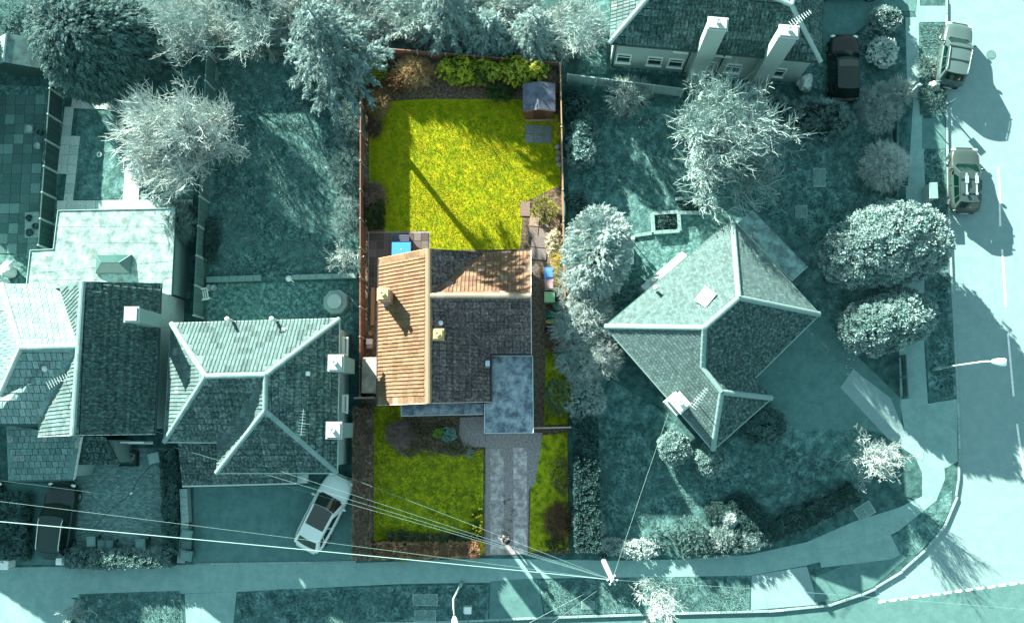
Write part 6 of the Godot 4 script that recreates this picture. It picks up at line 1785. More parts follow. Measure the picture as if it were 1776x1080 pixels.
func car(called, label, at, turn, L, W, H, paint, roof_paint, opt = {}):
	var t = thing(called, label, opt.get("category", "car"), at, turn)
	var van: bool = opt.get("van", false)
	var hb: float = H * (0.60 if not van else 0.62)
	# lower body
	var g = []
	var ns = 26
	for i in ns + 1:
		var f = float(i) / ns
		var z = (f - 0.5) * L
		var e = absf(2.0 * f - 1.0)
		var w = W * 0.5 * (1.0 - 0.30 * pow(e, 7.0) - 0.03 * pow(e, 2.0))
		if i == 0 or i == ns:
			w *= 0.93
		var top = hb
		if f < 0.30:
			top = hb - 0.02 - (0.30 - f) * 0.45 - pow(max(0.0, 0.08 - f) / 0.08, 2.0) * 0.16
		elif f > 0.88:
			top = hb - pow((f - 0.88) / 0.12, 2.0) * 0.18
		var low = 0.24 + 0.1 * pow(e, 8.0)
		var ring = []
		for k in [[-0.86, low], [-0.97, low + 0.06], [-1.0, (low + top) * 0.5], [-0.985, top - 0.14], [-0.93, top - 0.045], [-0.82, top], [-0.4, top + 0.03], [0.0, top + 0.035], [0.4, top + 0.03], [0.82, top], [0.93, top - 0.045], [0.985, top - 0.14], [1.0, (low + top) * 0.5], [0.97, low + 0.06], [0.86, low]]:
			ring.append(Vector3(k[0] * w, k[1], z))
		g.append(ring)
	var b := mb(paint)
	var gg = []
	for r in g:
		gg.append(r)
	b.grid(gg)
	for e in [0, ns]:
		for i in range(1, g[e].size() - 2):
			if e == 0:
				b.tri(g[e][0], g[e][i], g[e][i + 1])
			else:
				b.tri(g[e][0], g[e][i + 1], g[e][i])
	# flip-safe: both sides of every face are drawn
	var body = part("body", b.mesh(M.car_paint, true), t)
	# cabin
	var zf = -L * opt.get("screen", 0.20)
	var zr = L * opt.get("tail", 0.455)
	var zf2 = -L * opt.get("roof_front", 0.055)
	var zr2 = L * opt.get("roof_rear", 0.37)
	var wb = W * 0.445
	var wr = W * opt.get("roof_w", 0.365)
	var yb = hb - 0.01
	var yr = H
	var FL = Vector3(-wb, yb, zf)
	var FR = Vector3(wb, yb, zf)
	var RL = Vector3(-wb * 0.93, yb, zr)
	var RR = Vector3(wb * 0.93, yb, zr)
	var fl = Vector3(-wr, yr, zf2)
	var fr = Vector3(wr, yr, zf2)
	var rl = Vector3(-wr * 0.94, yr - 0.03, zr2)
	var rr = Vector3(wr * 0.94, yr - 0.03, zr2)
	var front = [FR, FL, fl, fr]
	var back = [RL, RR, rr, rl]
	var left = [FL, RL, rl, fl]
	var right = [RR, FR, fr, rr]
	var bowf = Vector3(0, 0.0, -0.16)
	var bowr = Vector3(0, 0.0, 0.1)
	part("front_pillars", panel_mesh(front, 0, 1, 0, 1, 0.0, paint, M.car_paint, bowf), t)
	part("tailgate", panel_mesh(back, 0, 1, 0, 1, 0.0, paint, M.car_paint, bowr), t)
	part("side_frame", panel_mesh(left, 0, 1, 0, 1, 0.0, paint, M.car_paint, Vector3(-0.03, 0, 0)), t)
	part("side_frame", panel_mesh(right, 0, 1, 0, 1, 0.0, paint, M.car_paint, Vector3(0.03, 0, 0)), t)
	var gc = teal(0.012)
	part("windscreen", panel_mesh(front, 0.06, 0.94, 0.05, 0.93, 0.012, gc, M.glass, bowf), t)
	part("rear_window", panel_mesh(back, 0.1, 0.9, 0.3, 0.92, 0.012, gc, M.glass, bowr), t)
	for sd in [[left, Vector3(-0.03, 0, 0), false], [right, Vector3(0.03, 0, 0), true]]:
		for seg in [[0.16, 0.46], [0.49, 0.74], [0.77, 0.9]]:
			var s0 = seg[0] if not sd[2] else 1.0 - seg[1]
			var s1 = seg[1] if not sd[2] else 1.0 - seg[0]
			part("side_window", panel_mesh(sd[0], s0, s1, 0.14, 0.86, 0.012, gc, M.glass, sd[1], 3), t)
	# roof with a little crown, meeting the bowed screens
	var rg = []
	for j in 9:
		var row = []
		for i in 9:
			var s = i / 8.0
			var q = j / 8.0
			var p = fl.lerp(fr, s).lerp(rl.lerp(rr, s), q)
			p += (bowf * 0.65 * (1.0 - q) + bowr * 0.65 * q) * (1.0 - pow(2.0 * s - 1.0, 2.0))
			p.y += 0.045 * (1.0 - pow(2.0 * s - 1.0, 2.0)) * (0.4 + 0.6 * sin(q * PI)) + 0.002
			row.append(p)
		rg.append(row)
	var rm := mb(roof_paint)
	for j in 8:
		for i in 8:
			rm.quad(rg[j][i], rg[j + 1][i], rg[j + 1][i + 1], rg[j][i + 1])
	var roof = part("roof", rm.mesh(M.car_paint, true), t)
	if opt.has("sunroof"):
		var so = opt.sunroof
		var sm := mb(gc)
		var sg = []
		for j in 5:
			var row = []
			for i in 5:
				var s = lerp(0.08, 0.92, i / 4.0)
				var q = lerp(so[0], so[1], j / 4.0)
				var p = fl.lerp(fr, s).lerp(rl.lerp(rr, s), q)
				p += (bowf * 0.65 * (1.0 - q) + bowr * 0.65 * q) * (1.0 - pow(2.0 * s - 1.0, 2.0))
				p.y += 0.045 * (1.0 - pow(2.0 * s - 1.0, 2.0)) * (0.4 + 0.6 * sin(q * PI)) + 0.014
				row.append(p)
			sg.append(row)
		for j in 4:
			for i in 4:
				sm.quad(sg[j][i], sg[j + 1][i], sg[j + 1][i + 1], sg[j][i + 1])
		part("sunroof", sm.mesh(M.glass, true), roof)
	if opt.has("rails"):
		for s in [-1.0, 1.0]:
			var k := mb(teal(0.7))
			k.tube([Vector3(s * (wr - 0.04), yr - 0.01, zf2 + 0.1), Vector3(s * (wr - 0.05), yr + 0.06, zf2 + 0.3), Vector3(s * (wr * 0.95 - 0.04), yr + 0.05, zr2 - 0.25), Vector3(s * (wr * 0.94 - 0.03), yr - 0.03, zr2 - 0.05)], [0.025, 0.025, 0.025, 0.025], 6)
			part("roof_rail", k.mesh(M.metal), t)
	if opt.has("bars"):
		for q in opt.bars:
			var k := mb(teal(0.05))
			k.box(Vector3(0, yr + 0.05, lerp(zf2, zr2, q)), Vector3(wr * 2.05, 0.035, 0.06))
			part("roof_bar", k.mesh(M.paint), t)
	if opt.has("carriers"):
		for s in [-0.45, 0.45]:
			var k := mb(teal(0.75))
			k.box(Vector3(s * wr, yr + 0.1, lerp(zf2, zr2, 0.40)), Vector3(0.09, 0.05, 1.3))
			k.box(Vector3(s * wr, yr + 0.14, lerp(zf2, zr2, 0.25)), Vector3(0.2, 0.06, 0.45))
			k.box(Vector3(s * wr, yr + 0.13, lerp(zf2, zr2, 0.75)), Vector3(0.14, 0.05, 0.14))
			part("bicycle_carrier", k.mesh(M.metal), t)
		for q in [0.2, 0.7]:
			var k := mb(teal(0.06))
			k.box(Vector3(0, yr + 0.065, lerp(zf2, zr2, q)), Vector3(wr * 2.0, 0.03, 0.06))
			part("roof_bar", k.mesh(M.paint), t)
	# wheels
	for wz in [-L * 0.31, L * 0.30]:
		for s in [-1.0, 1.0]:
			var tm := mb(teal(0.02))
			var prof = [Vector2(0.2, -0.1), Vector2(0.3, -0.1), Vector2(0.325, -0.07), Vector2(0.325, 0.07), Vector2(0.3, 0.1), Vector2(0.2, 0.1)]
			tm.lathe(Vector3.ZERO, prof, 18)
			var wh = part("wheel", tm.mesh(M.rubber, true), t, Transform3D(Basis(Vector3.FORWARD, s * PI * 0.5), Vector3(s * (W * 0.5 - 0.10), 0.325, wz)))
			var hm := mb(teal(0.5))
			hm.lathe(Vector3.ZERO, [Vector2(0, 0.07), Vector2(0.06, 0.07), Vector2(0.07, 0.04), Vector2(0.17, 0.06), Vector2(0.21, 0.09)], 12)
			part("rim", hm.mesh(M.metal), wh)
			var am := mb(teal(0.015))
			for a in 10:
				var a0 = PI * a / 10.0
				var a1 = PI * (a + 1) / 10.0
				var x0 = s * (W * 0.5 + 0.004)
				am.quad(Vector3(x0, 0.33 + sin(a0) * 0.34, wz + cos(a0) * 0.34), Vector3(x0, 0.33 + sin(a1) * 0.34, wz + cos(a1) * 0.34), Vector3(x0 - s * 0.02, 0.33 + sin(a1) * 0.41, wz + cos(a1) * 0.41), Vector3(x0 - s * 0.02, 0.33 + sin(a0) * 0.41, wz + cos(a0) * 0.41))
			part("wheel_arch", am.mesh(M.rubber), t)
	for s in [-1.0, 1.0]:
		var mm := mb(paint)
		mm.blob(Vector3(s * (wb + 0.17), hb + 0.1, zf + 0.22), Vector3(0.13, 0.08, 0.07), null, 0.0, 10, 6)
		mm.stick(Vector3(s * (wb - 0.02), hb + 0.03, zf + 0.2), Vector3(s * (wb + 0.1), hb + 0.08, zf + 0.22), 0.03, 0.03)
		part("wing_mirror", mm.mesh(M.car_paint, true), t)
		mm = mb(teal(0.8))
		mm.blob(Vector3(s * W * 0.36, hb - 0.23, -L * 0.462), Vector3(0.17, 0.07, 0.1), null, 0.0, 10, 6)
		part("headlight", mm.mesh(M.gloss, true), t)
		mm = mb(teal(0.12))
		mm.blob(Vector3(s * W * 0.38, hb - 0.16, L * 0.472), Vector3(0.14, 0.1, 0.06), null, 0.0, 10, 6)
		part("tail_light", mm.mesh(M.gloss, true), t)
		mm = mb(teal(0.03))
		for z in [-0.06, 0.2]:
			mm.box(Vector3(s * (W * 0.5 - 0.002), hb - 0.2, L * z), Vector3(0.03, 0.03, 0.16))
		part("door_handles", mm.mesh(M.paint), t)
	var sl := mb(teal(0.02))
	for z in [-0.135, 0.09, 0.25]:
		for s in [-1.0, 1.0]:
			sl.box(Vector3(s * (W * 0.5 + 0.0), (0.3 + hb) * 0.5, L * z), Vector3(0.014, hb - 0.42, 0.012))
	part("door_seam", sl.mesh(M.paint), t)
	# bonnet shut line and grille
	var bn := mb(teal(0.02))
	bn.box(Vector3(0, hb - 0.27, -L * 0.487), Vector3(W * 0.5, 0.12, 0.05))
	part("grille", bn.mesh(M.paint), t)
	bn = mb(teal(0.75))
	bn.box(Vector3(0, 0.42, L * 0.497), Vector3(0.5, 0.11, 0.03))
	part("number_plate", bn.mesh(M.paint), t)
	bn = mb(teal(0.015))
	bn.box(Vector3(0, hb + 0.02, zf - 0.09), Vector3(W * 0.66, 0.03, 0.06))
	part("scuttle", bn.mesh(M.paint), t)
	return t

func heading(a, b):
	var d = b - a
	return atan2(-d.x, -d.z)

func vehicles():
	car("parked_car", "white coupe-roofed car with black glass roof on the tarmac drive", g0(Vector3(-12.78, 0.60, 5.00)), heading(Vector3(-13.83, 0.00, 6.83), Vector3(-12.05, 0.00, 3.33)), 4.75, 1.92, 1.55, teal(0.72), teal(0.72), {"sunroof": [-0.02, 0.62], "screen": 0.2, "roof_rear": 0.32, "tail": 0.46})
	car("parked_car", "black large car parked beside the brick house", g0(Vector3(18.41, 0.60, -21.63)), heading(Vector3(18.52, 0.00, -19.95), Vector3(18.63, 0.00, -23.61)), 4.2, 1.85, 1.62, pale(0.015), pale(0.02), {"sunroof": [0.08, 0.3]})
	car("parked_car", "light people carrier with roof bars, parked half on the verge", Vector3(25.05, 0.00, -22.36) + Vector3(0, -0.02, 0), heading(Vector3(24.69, 0.00, -20.80), Vector3(25.42, 0.00, -24.27)), 4.0, 1.75, 1.72, pale(0.10), pale(0.12), {"bars": [0.08, 0.55], "rails": true, "roof_w": 0.4})
	car("parked_car", "dark hatchback with two roof carriers parked at the kerb", Vector3(25.35, 0.00, -14.65) + Vector3(0, -0.115, 0), heading(Vector3(25.38, 0.00, -13.09), Vector3(25.49, 0.00, -16.57)), 4.0, 1.76, 1.5, pale(0.06), pale(0.065), {"carriers": true})
	car("parked_car", "dark people carrier with bright roof rails on the block paving", g0(Vector3(-28.52, 0.60, 5.48)), heading(Vector3(-28.99, 0.00, 7.42), Vector3(-28.70, 0.00, 3.50)), 4.5, 1.85, 1.7, teal(0.03), teal(0.035), {"rails": true, "roof_w": 0.4})
	car("parked_car", "dark car cut off by the left edge beside the hedge", g0(Vector3(-32.81, 0.60, 5.42)), heading(Vector3(-33.11, 0.00, 7.16), Vector3(-33.19, 0.00, 3.44)), 4.4, 1.8, 1.5, teal(0.04), teal(0.05), {})
	var van = car("parked_van", "white van at the top edge beside the brick house", g0(Vector3(18.77, 0.30, -27.04)), -PI * 0.5, 4.9, 1.95, 2.0, teal(0.75), teal(0.8), {"van": true, "category": "van", "roof_rear": 0.45, "tail": 0.48})

# ---- street furniture ----
func wire(label, a, b, sag, r = 0.006):
	var m := mb(teal(0.3))
	var pts = []
	var rr = []
	for i in 17:
		var f = i / 16.0
		pts.append(a.lerp(b, f) - Vector3(0, sag * 4.0 * f * (1.0 - f), 0))
		rr.append(r)
	m.tube(pts, rr, 4, false)
	var o = part(numbered("overhead_wire"), m.mesh(M.paint), self)
	tag(o, label, "wire", "overhead wires")

func street_furniture():
	# telegraph pole
	var base = Vector3(3.51, 0.00, 7.63)
	var top = Vector3(base.x, 8.6, base.z)
	var t = thing("utility_pole", "pale wooden utility pole with wires beside the footway", "pole", base)
	var m := mb(teal(0.6))
	m.tube([Vector3.ZERO, Vector3(0, 4, 0), Vector3(0, 8.6, 0)], [0.16, 0.14, 0.11], 10)
	part("pole", m.mesh(M.wood, true), t)
	m = mb(teal(0.7))
	for i in 6:
		var a = TAU * i / 6.0
		m.lathe(Vector3(cos(a) * 0.24, 8.3, sin(a) * 0.24), [Vector2(0, 0.14), Vector2(0.05, 0.12), Vector2(0.05, 0.0), Vector2(0, 0)], 8)
		m.stick(Vector3(0, 8.3, 0), Vector3(cos(a) * 0.24, 8.33, sin(a) * 0.24), 0.02, 0.02)
	part("insulator_ring", m.mesh(M.paint), t)
	m = mb(teal(0.4))
	for i in 8:
		m.stick(Vector3(-0.22, 2.6 + i * 0.6, 0), Vector3(0.22, 2.6 + i * 0.6, 0), 0.014, 0.014)
	part("climbing_step", m.mesh(M.metal), t)
	var tp = top - Vector3(0, 0.25, 0)
	wire("thick twisted overhead cable running left from the utility pole", tp, Vector3(-29.15, 8.20, 4.76), 0.35, 0.024)
	wire("thin overhead wire above the dark people carrier's roof", tp, Vector3(-29.25, 7.60, 3.77), 0.3)
	wire("thin overhead wire to the left gabled house's porch side", tp, Vector3(-22.40, 4.90, -0.09), 0.3)
	wire("thin overhead wire to the hipped house's front corner", tp, Vector3(-20.29, 4.90, 1.10), 0.3)
	wire("thin overhead wire to the hipped house's lean-to", tp, Vector3(-14.63, 4.60, 3.08), 0.25)
	wire("thin overhead wire across the coloured front lawn to the hipped house", tp, Vector3(-11.08, 4.90, 2.56), 0.25)
	wire("thin overhead wire up to the diagonal house's left wall", tp, Vector3(7.10, 3.30, -0.77), 0.25)
	wire("thin overhead wire running right from the utility pole", tp, Vector3(24.56, 7.50, 9.14), 0.5)
	wire("overhead wire from the pole to the bottom edge, upper of two", tp, Vector3(-1.22, 7.00, 10.29), 0.2)
	wire("overhead wire from the pole to the bottom edge, lower of two", tp, Vector3(-0.33, 7.00, 10.63), 0.2)
	wire("faint overhead wire ending at the left block paving", Vector3(-29.76, 6.80, 2.74), Vector3(-24.66, 3.00, 3.83), 0.2)
	# street lamps
	lamp_post("slender street lamp with white head over the right-hand road", Vector3(23.10, 0.00, -3.38), 7.2, Vector3(0.35, 0, 0.02))
	lamp_post("slender street lamp with white head at the bottom edge", Vector3(-4.72, 0.00, 9.05), 6.0, Vector3(0.1, 0, 0.9))
	# feeder pillar, signs and posts
	t = thing("cable_cabinet", "pale narrow utility cabinet beside the largest evergreen", "cabinet", Vector3(23.22, 0.00, -13.88))
	m = mb(teal(0.45))
	m.slab(Vector3(0, 0.55, 0), Vector3(0.42, 1.1, 0.9), 0.0, 0.03)
	part("case", m.mesh(M.paint), t)
	m = mb(teal(0.3))
	m.slab(Vector3(0.02, 1.13, 0), Vector3(0.5, 0.06, 0.98), 0.0, 0.02)
	part("lid", m.mesh(M.paint), t)
	t = thing("cable_cabinet", "small pale utility box on the bottom verge", "cabinet", Vector3(-4.34, 0.00, 10.49))
	m = mb(teal(0.5))
	m.slab(Vector3(0, 0.4, 0), Vector3(0.45, 0.8, 0.35), 0.0, 0.03)
	part("case", m.mesh(M.paint), t)
	m = mb(teal(0.75))
	m.slab(Vector3(0.04, 0.84, 0.0), Vector3(0.4, 0.08, 0.4), 0.0, 0.02)
	part("lid", m.mesh(M.paint), t)
	t = thing("sign_post", "short round-topped sign post at the kerb below the first parked car", "sign", Vector3(24.59, 0.00, -19.31))
	m = mb(teal(0.2))
	m.tube([Vector3.ZERO, Vector3(0, 1.0, 0)], [0.06, 0.05], 8)
	part("post", m.mesh(M.paint), t)
	m = mb(teal(0.08))
	m.slab(Vector3(0, 1.1, 0), Vector3(0.42, 0.45, 0.06), 0.6, 0.02)
	part("plate", m.mesh(M.paint), t)
	t = thing("sign_post", "tall thin white sign post leaning over the footway strip", "sign", Vector3(22.33, 0.00, -20.06))
	m = mb(teal(0.75))
	m.tube([Vector3.ZERO, Vector3(0, 2.2, 0)], [0.035, 0.035], 8)
	part("post", m.mesh(M.paint), t)
	m = mb(teal(0.7))
	m.slab(Vector3(0, 2.05, 0.05), Vector3(0.3, 0.3, 0.02), 0.0, 0.005)
	part("plate", m.mesh(M.paint), t)
	for q in [[Vector3(24.17, 0.00, -21.43), "upper pale boulder on the road verge"], [Vector3(23.95, 0.00, -20.63), "lower pale boulder on the road verge"]]:
		t = thing("boulder", q[1], "stone", q[0], 0.0, "verge boulders")
		m = mb(teal(0.6))
		var nz := FastNoiseLite.new()
		nz.frequency = 2.0
		m.blob(Vector3(0, 0.15, 0), Vector3(0.34, 0.26, 0.28), nz, 0.4, 14, 8)
		part("stone", m.mesh(M.concrete, true), t)
	# inspection covers in gardens and footway
	for q in [[Vector3(16.88, 0.00, -15.00), 0.75, 1.2, "large metal inspection cover on the right lawn, upper one"], [Vector3(15.71, 0.00, -12.90), 0.75, 0.8, "framed square inspection cover on the right lawn, lower one"], [Vector3(18.79, 0.00, 4.87), 1.1, 0.8, "pale rectangular inspection cover in the corner footway"], [Vector3(-6.87, 0.00, 10.04), 1.5, 0.7, "upper weathered slab pair set in the bottom verge"], [Vector3(-6.86, 0.00, 10.96), 1.3, 0.7, "lower weathered slab pair set in the bottom verge"], [Vector3(2.65, 0.00, 10.29), 0.8, 0.5, "pale worn slab in the verge right of the light swath"]]:
		t = thing("inspection_cover", q[3], "cover", q[0], 0.55 if q[0].x > 18.0 and q[0].z > 4.0 else 0.0)
		m = mb(teal(0.4))
		m.slab(Vector3(0, 0.015, 0), Vector3(q[1], 0.05, q[2]), 0.0, 0.01)
		part("frame", m.mesh(M.concrete), t)
		m = mb(teal(0.28))
		m.slab(Vector3(-q[1] * 0.23, 0.043, 0), Vector3(q[1] * 0.42, 0.012, q[2] * 0.82), 0.0, 0.004)
		m.slab(Vector3(q[1] * 0.23, 0.043, 0), Vector3(q[1] * 0.42, 0.012, q[2] * 0.82), 0.0, 0.004)
		part("lid", m.mesh(M.concrete), t)

func lamp_post(label, at, h, arm):
	var t = thing("street_lamp", label, "street lamp", at)
	var m := mb(teal(0.4))
	m.tube([Vector3.ZERO, Vector3(0, 1.3, 0)], [0.1, 0.1], 10)
	part("base_column", m.mesh(M.paint, true), t)
	m = mb(teal(0.55))
	m.tube([Vector3(0, 1.3, 0), Vector3(0, h - 0.3, 0), Vector3(0, h, 0) + arm * 0.3, Vector3(0, h + 0.05, 0) + arm], [0.06, 0.05, 0.045, 0.04], 8)
	part("pole", m.mesh(M.paint, true), t)
	m = mb(teal(0.9))
	var d: Vector3 = arm.normalized()
	var s := d.cross(Vector3.UP)
	var g = []
	for q in [[0.0, 0.07, 0.05], [0.15, 0.14, 0.1], [0.45, 0.2, 0.12], [0.7, 0.2, 0.1], [0.78, 0.16, 0.03]]:
		var row = []
		for k in 9:
			var a = PI * k / 8.0
			row.append(Vector3(0, h + 0.05, 0) + arm + d * (q[0] - 0.1) + s * cos(a) * q[1] + Vector3(0, sin(a) * q[2], 0))
		g.append(row)
	m.grid(g)
	m.quad(g[0][0], g[4][0], g[4][8], g[0][8])
	part("lamp_head", m.mesh(M.paint, true), t)

# ---- garden things ----
func wheelie_bin(label, at, turn, col, lid_col, scale = 1.0, group = "wheelie bins"):
	var t = thing("wheelie_bin", label, "bin", at, turn, group)
	var m := mb(col)
	var g = []
	for q in [[0.06, 0.2, 0.22], [0.9, 0.27, 0.31], [0.98, 0.3, 0.34]]:
		g.append([Vector3(-q[1], q[0], -q[2]) * scale, Vector3(q[1], q[0], -q[2]) * scale, Vector3(q[1], q[0], q[2]) * scale, Vector3(-q[1], q[0], q[2]) * scale])
	for k in 2:
		for i in 4:
			var j = (i + 1) % 4
			m.quad(g[k][j], g[k][i], g[k + 1][i], g[k + 1][j])
	part("body", m.mesh(M.plastic), t)
	m = mb(lid_col)
	m.slab(Vector3(0, 1.02, 0.01) * scale, Vector3(0.62, 0.08, 0.72) * scale, 0.0, 0.03 * scale)
	m.slab(Vector3(0, 1.075, 0.03) * scale, Vector3(0.46, 0.05, 0.5) * scale, 0.0, 0.02 * scale)
	part("lid", m.mesh(M.plastic), t)
	m = mb(lid_col * 0.7)
	m.tube([Vector3(-0.25, 0.98, -0.4) * scale, Vector3(0.25, 0.98, -0.4) * scale], [0.02, 0.02], 6)
	part("handle", m.mesh(M.plastic), t)
	for s in [-1.0, 1.0]:
		m = mb(Color(0.02, 0.02, 0.02))
		m.lathe(Vector3.ZERO, [Vector2(0, 0.025), Vector2(0.1, 0.025), Vector2(0.1, -0.025), Vector2(0, -0.025)], 12)
		part("wheel", m.mesh(M.rubber), t, Transform3D(Basis(Vector3.FORWARD, PI * 0.5).scaled(Vector3.ONE * scale), Vector3(s * 0.24, 0.1, -0.26) * scale))
	return t

func tarp(label, at, r, h, col, sd):
	var t = thing("garden_sheet", label, "sheet", at, 0.0, "crumpled green sheets")
	var nz := FastNoiseLite.new()
	nz.seed = sd
	nz.frequency = 1.6
	var m := mb(col)
	var g = []
	for j in 13:
		var row = []
		for i in 29:
			var a = TAU * i / 28.0
			var f = j / 12.0
			var k = 1.0 + 0.3 * nz.get_noise_2d(cos(a) * 0.8, sin(a) * 0.8)
			var p = Vector3(cos(a) * r.x * f * k, 0, sin(a) * r.z * f * k)
			p.y = max(0.02, h * (1.0 - f * f) + 0.22 * nz.get_noise_2d(p.x * 2.6 + sd, p.z * 2.6) * (1.0 - f * 0.5))
			row.append(p)
		g.append(row)
	for j in 12:
		for i in 28:
			m.quad(g[j][i], g[j + 1][i], g[j + 1][i + 1], g[j][i + 1])
	part("folds", m.mesh(M.cloth), t)

func garden_things():
	# --- left neighbour's patio slabs
	var t = thing("slab_patio", "weathered slab patio left of the dark fence", "patio")
	paving(t, [Vector3(-34.14, 0.00, -20.67), Vector3(-31.05, 0.00, -20.63), Vector3(-31.10, 0.00, -10.86), Vector3(-33.54, 0.00, -10.58)], 0.62, 0.62, 0.02, 0.0, 0.006, 0.04, [teal(0.13), teal(0.17), teal(0.27), teal(0.15)], M.concrete)
	t = thing("slab_path", "white slab path around the small left lawn", "path")
	paving(t, [Vector3(-29.31, 0.00, -20.88), Vector3(-25.20, 0.00, -20.54), Vector3(-25.16, 0.00, -19.57), Vector3(-29.33, 0.00, -19.91)], 0.62, 0.62, 0.015, 0.05, 0.006, 0.05, [teal(0.55), teal(0.62), teal(0.58)], M.concrete, "paving_slab", 0.0, true, 4)
	paving(t, [Vector3(-29.77, 0.00, -19.84), Vector3(-29.04, 0.00, -19.83), Vector3(-28.95, 0.00, -13.74), Vector3(-29.74, 0.00, -13.74)], 0.6, 0.62, 0.015, 0.06, 0.012, 0.05, [teal(0.5), teal(0.56)], M.concrete, "paving_slab", 0.0, true, 5)
	paving(t, [Vector3(-25.66, 0.00, -19.43), Vector3(-24.97, 0.00, -19.42), Vector3(-24.84, 0.00, -13.78), Vector3(-25.60, 0.00, -13.79)], 0.62, 0.62, 0.015, 0.03, 0.012, 0.05, [teal(0.7), teal(0.76)], M.concrete, "paving_slab", 0.0, true, 6)
	paving(t, [Vector3(-29.89, 0.00, -13.89), Vector3(-21.47, 0.00, -13.87), Vector3(-21.45, 0.00, -13.32), Vector3(-29.94, 0.00, -13.31)], 0.62, 0.5, 0.015, 0.0, 0.018, 0.05, [teal(0.62), teal(0.7), teal(0.56)], M.concrete, "paving_slab", 0.0, true, 7)
	# block paving of the drive: small blocks, one joined layer
	t = thing("block_paving", "block-paved drive with a dark cable across it", "driveway")
	rng.seed = 400
	var bm := mb()
	var poly = [Vector3(-28.04, 0.00, 1.38), Vector3(-21.47, 0.00, 1.20), Vector3(-22.14, 0.00, 7.19), Vector3(-28.09, 0.00, 7.21)]
	var flat := PackedVector2Array()
	for p in poly:
		flat.append(Vector2(p.x, p.z))
	var bt = [teal(0.27), teal(0.31), teal(0.36), teal(0.24)]
	for i in 75:
		for j in 62:
			var c := Vector2(poly[3].x + (i + (0.5 if j % 2 else 0.0)) * 0.212, poly[1].z + j * 0.107)
			if Geometry2D.is_point_in_polygon(c, flat):
				bm.col = vary(bt[rng.randi() % 4], 0.12)
				bm.slab(Vector3(c.x, 0.02 + rng.randf_range(-0.002, 0.002), c.y), Vector3(0.205, 0.03, 0.1), 0.0, 0.006)
	stuff(part("paving_blocks", bm.mesh(M.concrete), t))
	bm = mb(teal(0.05))
	var cb = [Vector3(-23.05, 0.00, 1.95), Vector3(-24.11, 0.00, 3.08), Vector3(-24.56, 0.00, 3.96), Vector3(-24.93, 0.00, 4.30), Vector3(-25.57, 0.00, 4.78), Vector3(-26.37, 0.00, 5.63), Vector3(-26.76, 0.00, 6.07)]
	var cr = []
	for k in cb:
		k.y = 0.05
		cr.append(0.016)
	for k in cb.size():
		cb[k].y = 0.05
	bm.tube(cb, cr, 5)
	var cable = part(numbered("cable"), bm.mesh(M.rubber), self)
	tag(cable, "dark cable lying across the block-paved drive", "cable")
	bm = mb(teal(0.8))
	bm.slab(Vector3(0, 0.03, 0), Vector3(0.18, 0.06, 0.12), 0.6, 0.02)
	tag(part(numbered("cable_connector"), bm.mesh(M.plastic), self, Transform3D(Basis.IDENTITY, Vector3(-24.51, 0.04, 3.93))), "white cable connector on the block-paved drive", "connector")
	# bins
	var grey = teal(0.14)
	wheelie_bin("pale-topped bin nearest the dark people carrier", Vector3(-26.45, 0.00, 6.67), 0.1, teal(0.14), teal(0.24), 0.85)
	wheelie_bin("small grey bin second from the dark people carrier", Vector3(-25.89, 0.00, 6.87), 0.0, grey, teal(0.15), 0.75)
	wheelie_bin("small grey bin third from the dark people carrier", Vector3(-25.40, 0.00, 6.87), 0.0, grey, teal(0.15), 0.75)
	wheelie_bin("lone grey bin with pale lid on the block paving by the hedge", Vector3(-23.47, 0.00, 6.83), 0.1, teal(0.12), teal(0.2), 0.95)
	wheelie_bin("uppermost of three bins right of the low pale wall", Vector3(-20.80, 0.00, 6.25), 1.4, teal(0.14), teal(0.24), 0.9)
	wheelie_bin("middle of three bins right of the low pale wall", Vector3(-20.81, 0.00, 6.82), 1.5, teal(0.06), teal(0.1), 0.85)
	wheelie_bin("lowest of three bins right of the low pale wall", Vector3(-20.75, 0.00, 7.45), 1.45, teal(0.12), teal(0.2), 0.95)
	wheelie_bin("blue wheelie bin beside the bungalow's right path", Vector3(0.48, 0.00, -9.07), 0.0, Color(0.03, 0.1, 0.3), Color(0.06, 0.22, 0.6), 0.92)
	wheelie_bin("brown wheelie bin between the blue and green ones", Vector3(0.48, 0.00, -8.40), 0.0, Color(0.16, 0.09, 0.08), Color(0.36, 0.26, 0.28), 0.92)
	# green compost crate
	t = thing("compost_bin", "pale green square compost bin below the brown wheelie bin", "compost bin", Vector3(0.48, 0.00, -7.66))
	var m := mb(Color(0.16, 0.4, 0.2))
	for i in 4:
		m.slab(Vector3(0, 0.11 + i * 0.2, 0), Vector3(0.62 - i * 0.02, 0.185, 0.62 - i * 0.02), 0.0, 0.02)
	part("body", m.mesh(M.plastic), t)
	m = mb(Color(0.3, 0.58, 0.3))
	m.slab(Vector3(0, 0.84, 0), Vector3(0.64, 0.06, 0.64), 0.0, 0.025)
	for i in 4:
		m.box(Vector3(-0.21 + i * 0.14, 0.876, 0), Vector3(0.025, 0.014, 0.5))
	part("lid", m.mesh(M.plastic), t)
	t = thing("plastic_crate", "small tilted green crate between compost bin and green sheets", "crate", Vector3(0.89, 0.00, -7.24), 0.5)
	m = mb(Color(0.12, 0.36, 0.26))
	for s in [-1, 1]:
		m.box(Vector3(s * 0.2, 0.13, 0), Vector3(0.025, 0.22, 0.4))
		m.box(Vector3(0, 0.13, s * 0.2), Vector3(0.375, 0.22, 0.025))
	m.box(Vector3(0, 0.03, 0), Vector3(0.4, 0.025, 0.4))
	part("crate", m.mesh(M.plastic), t)
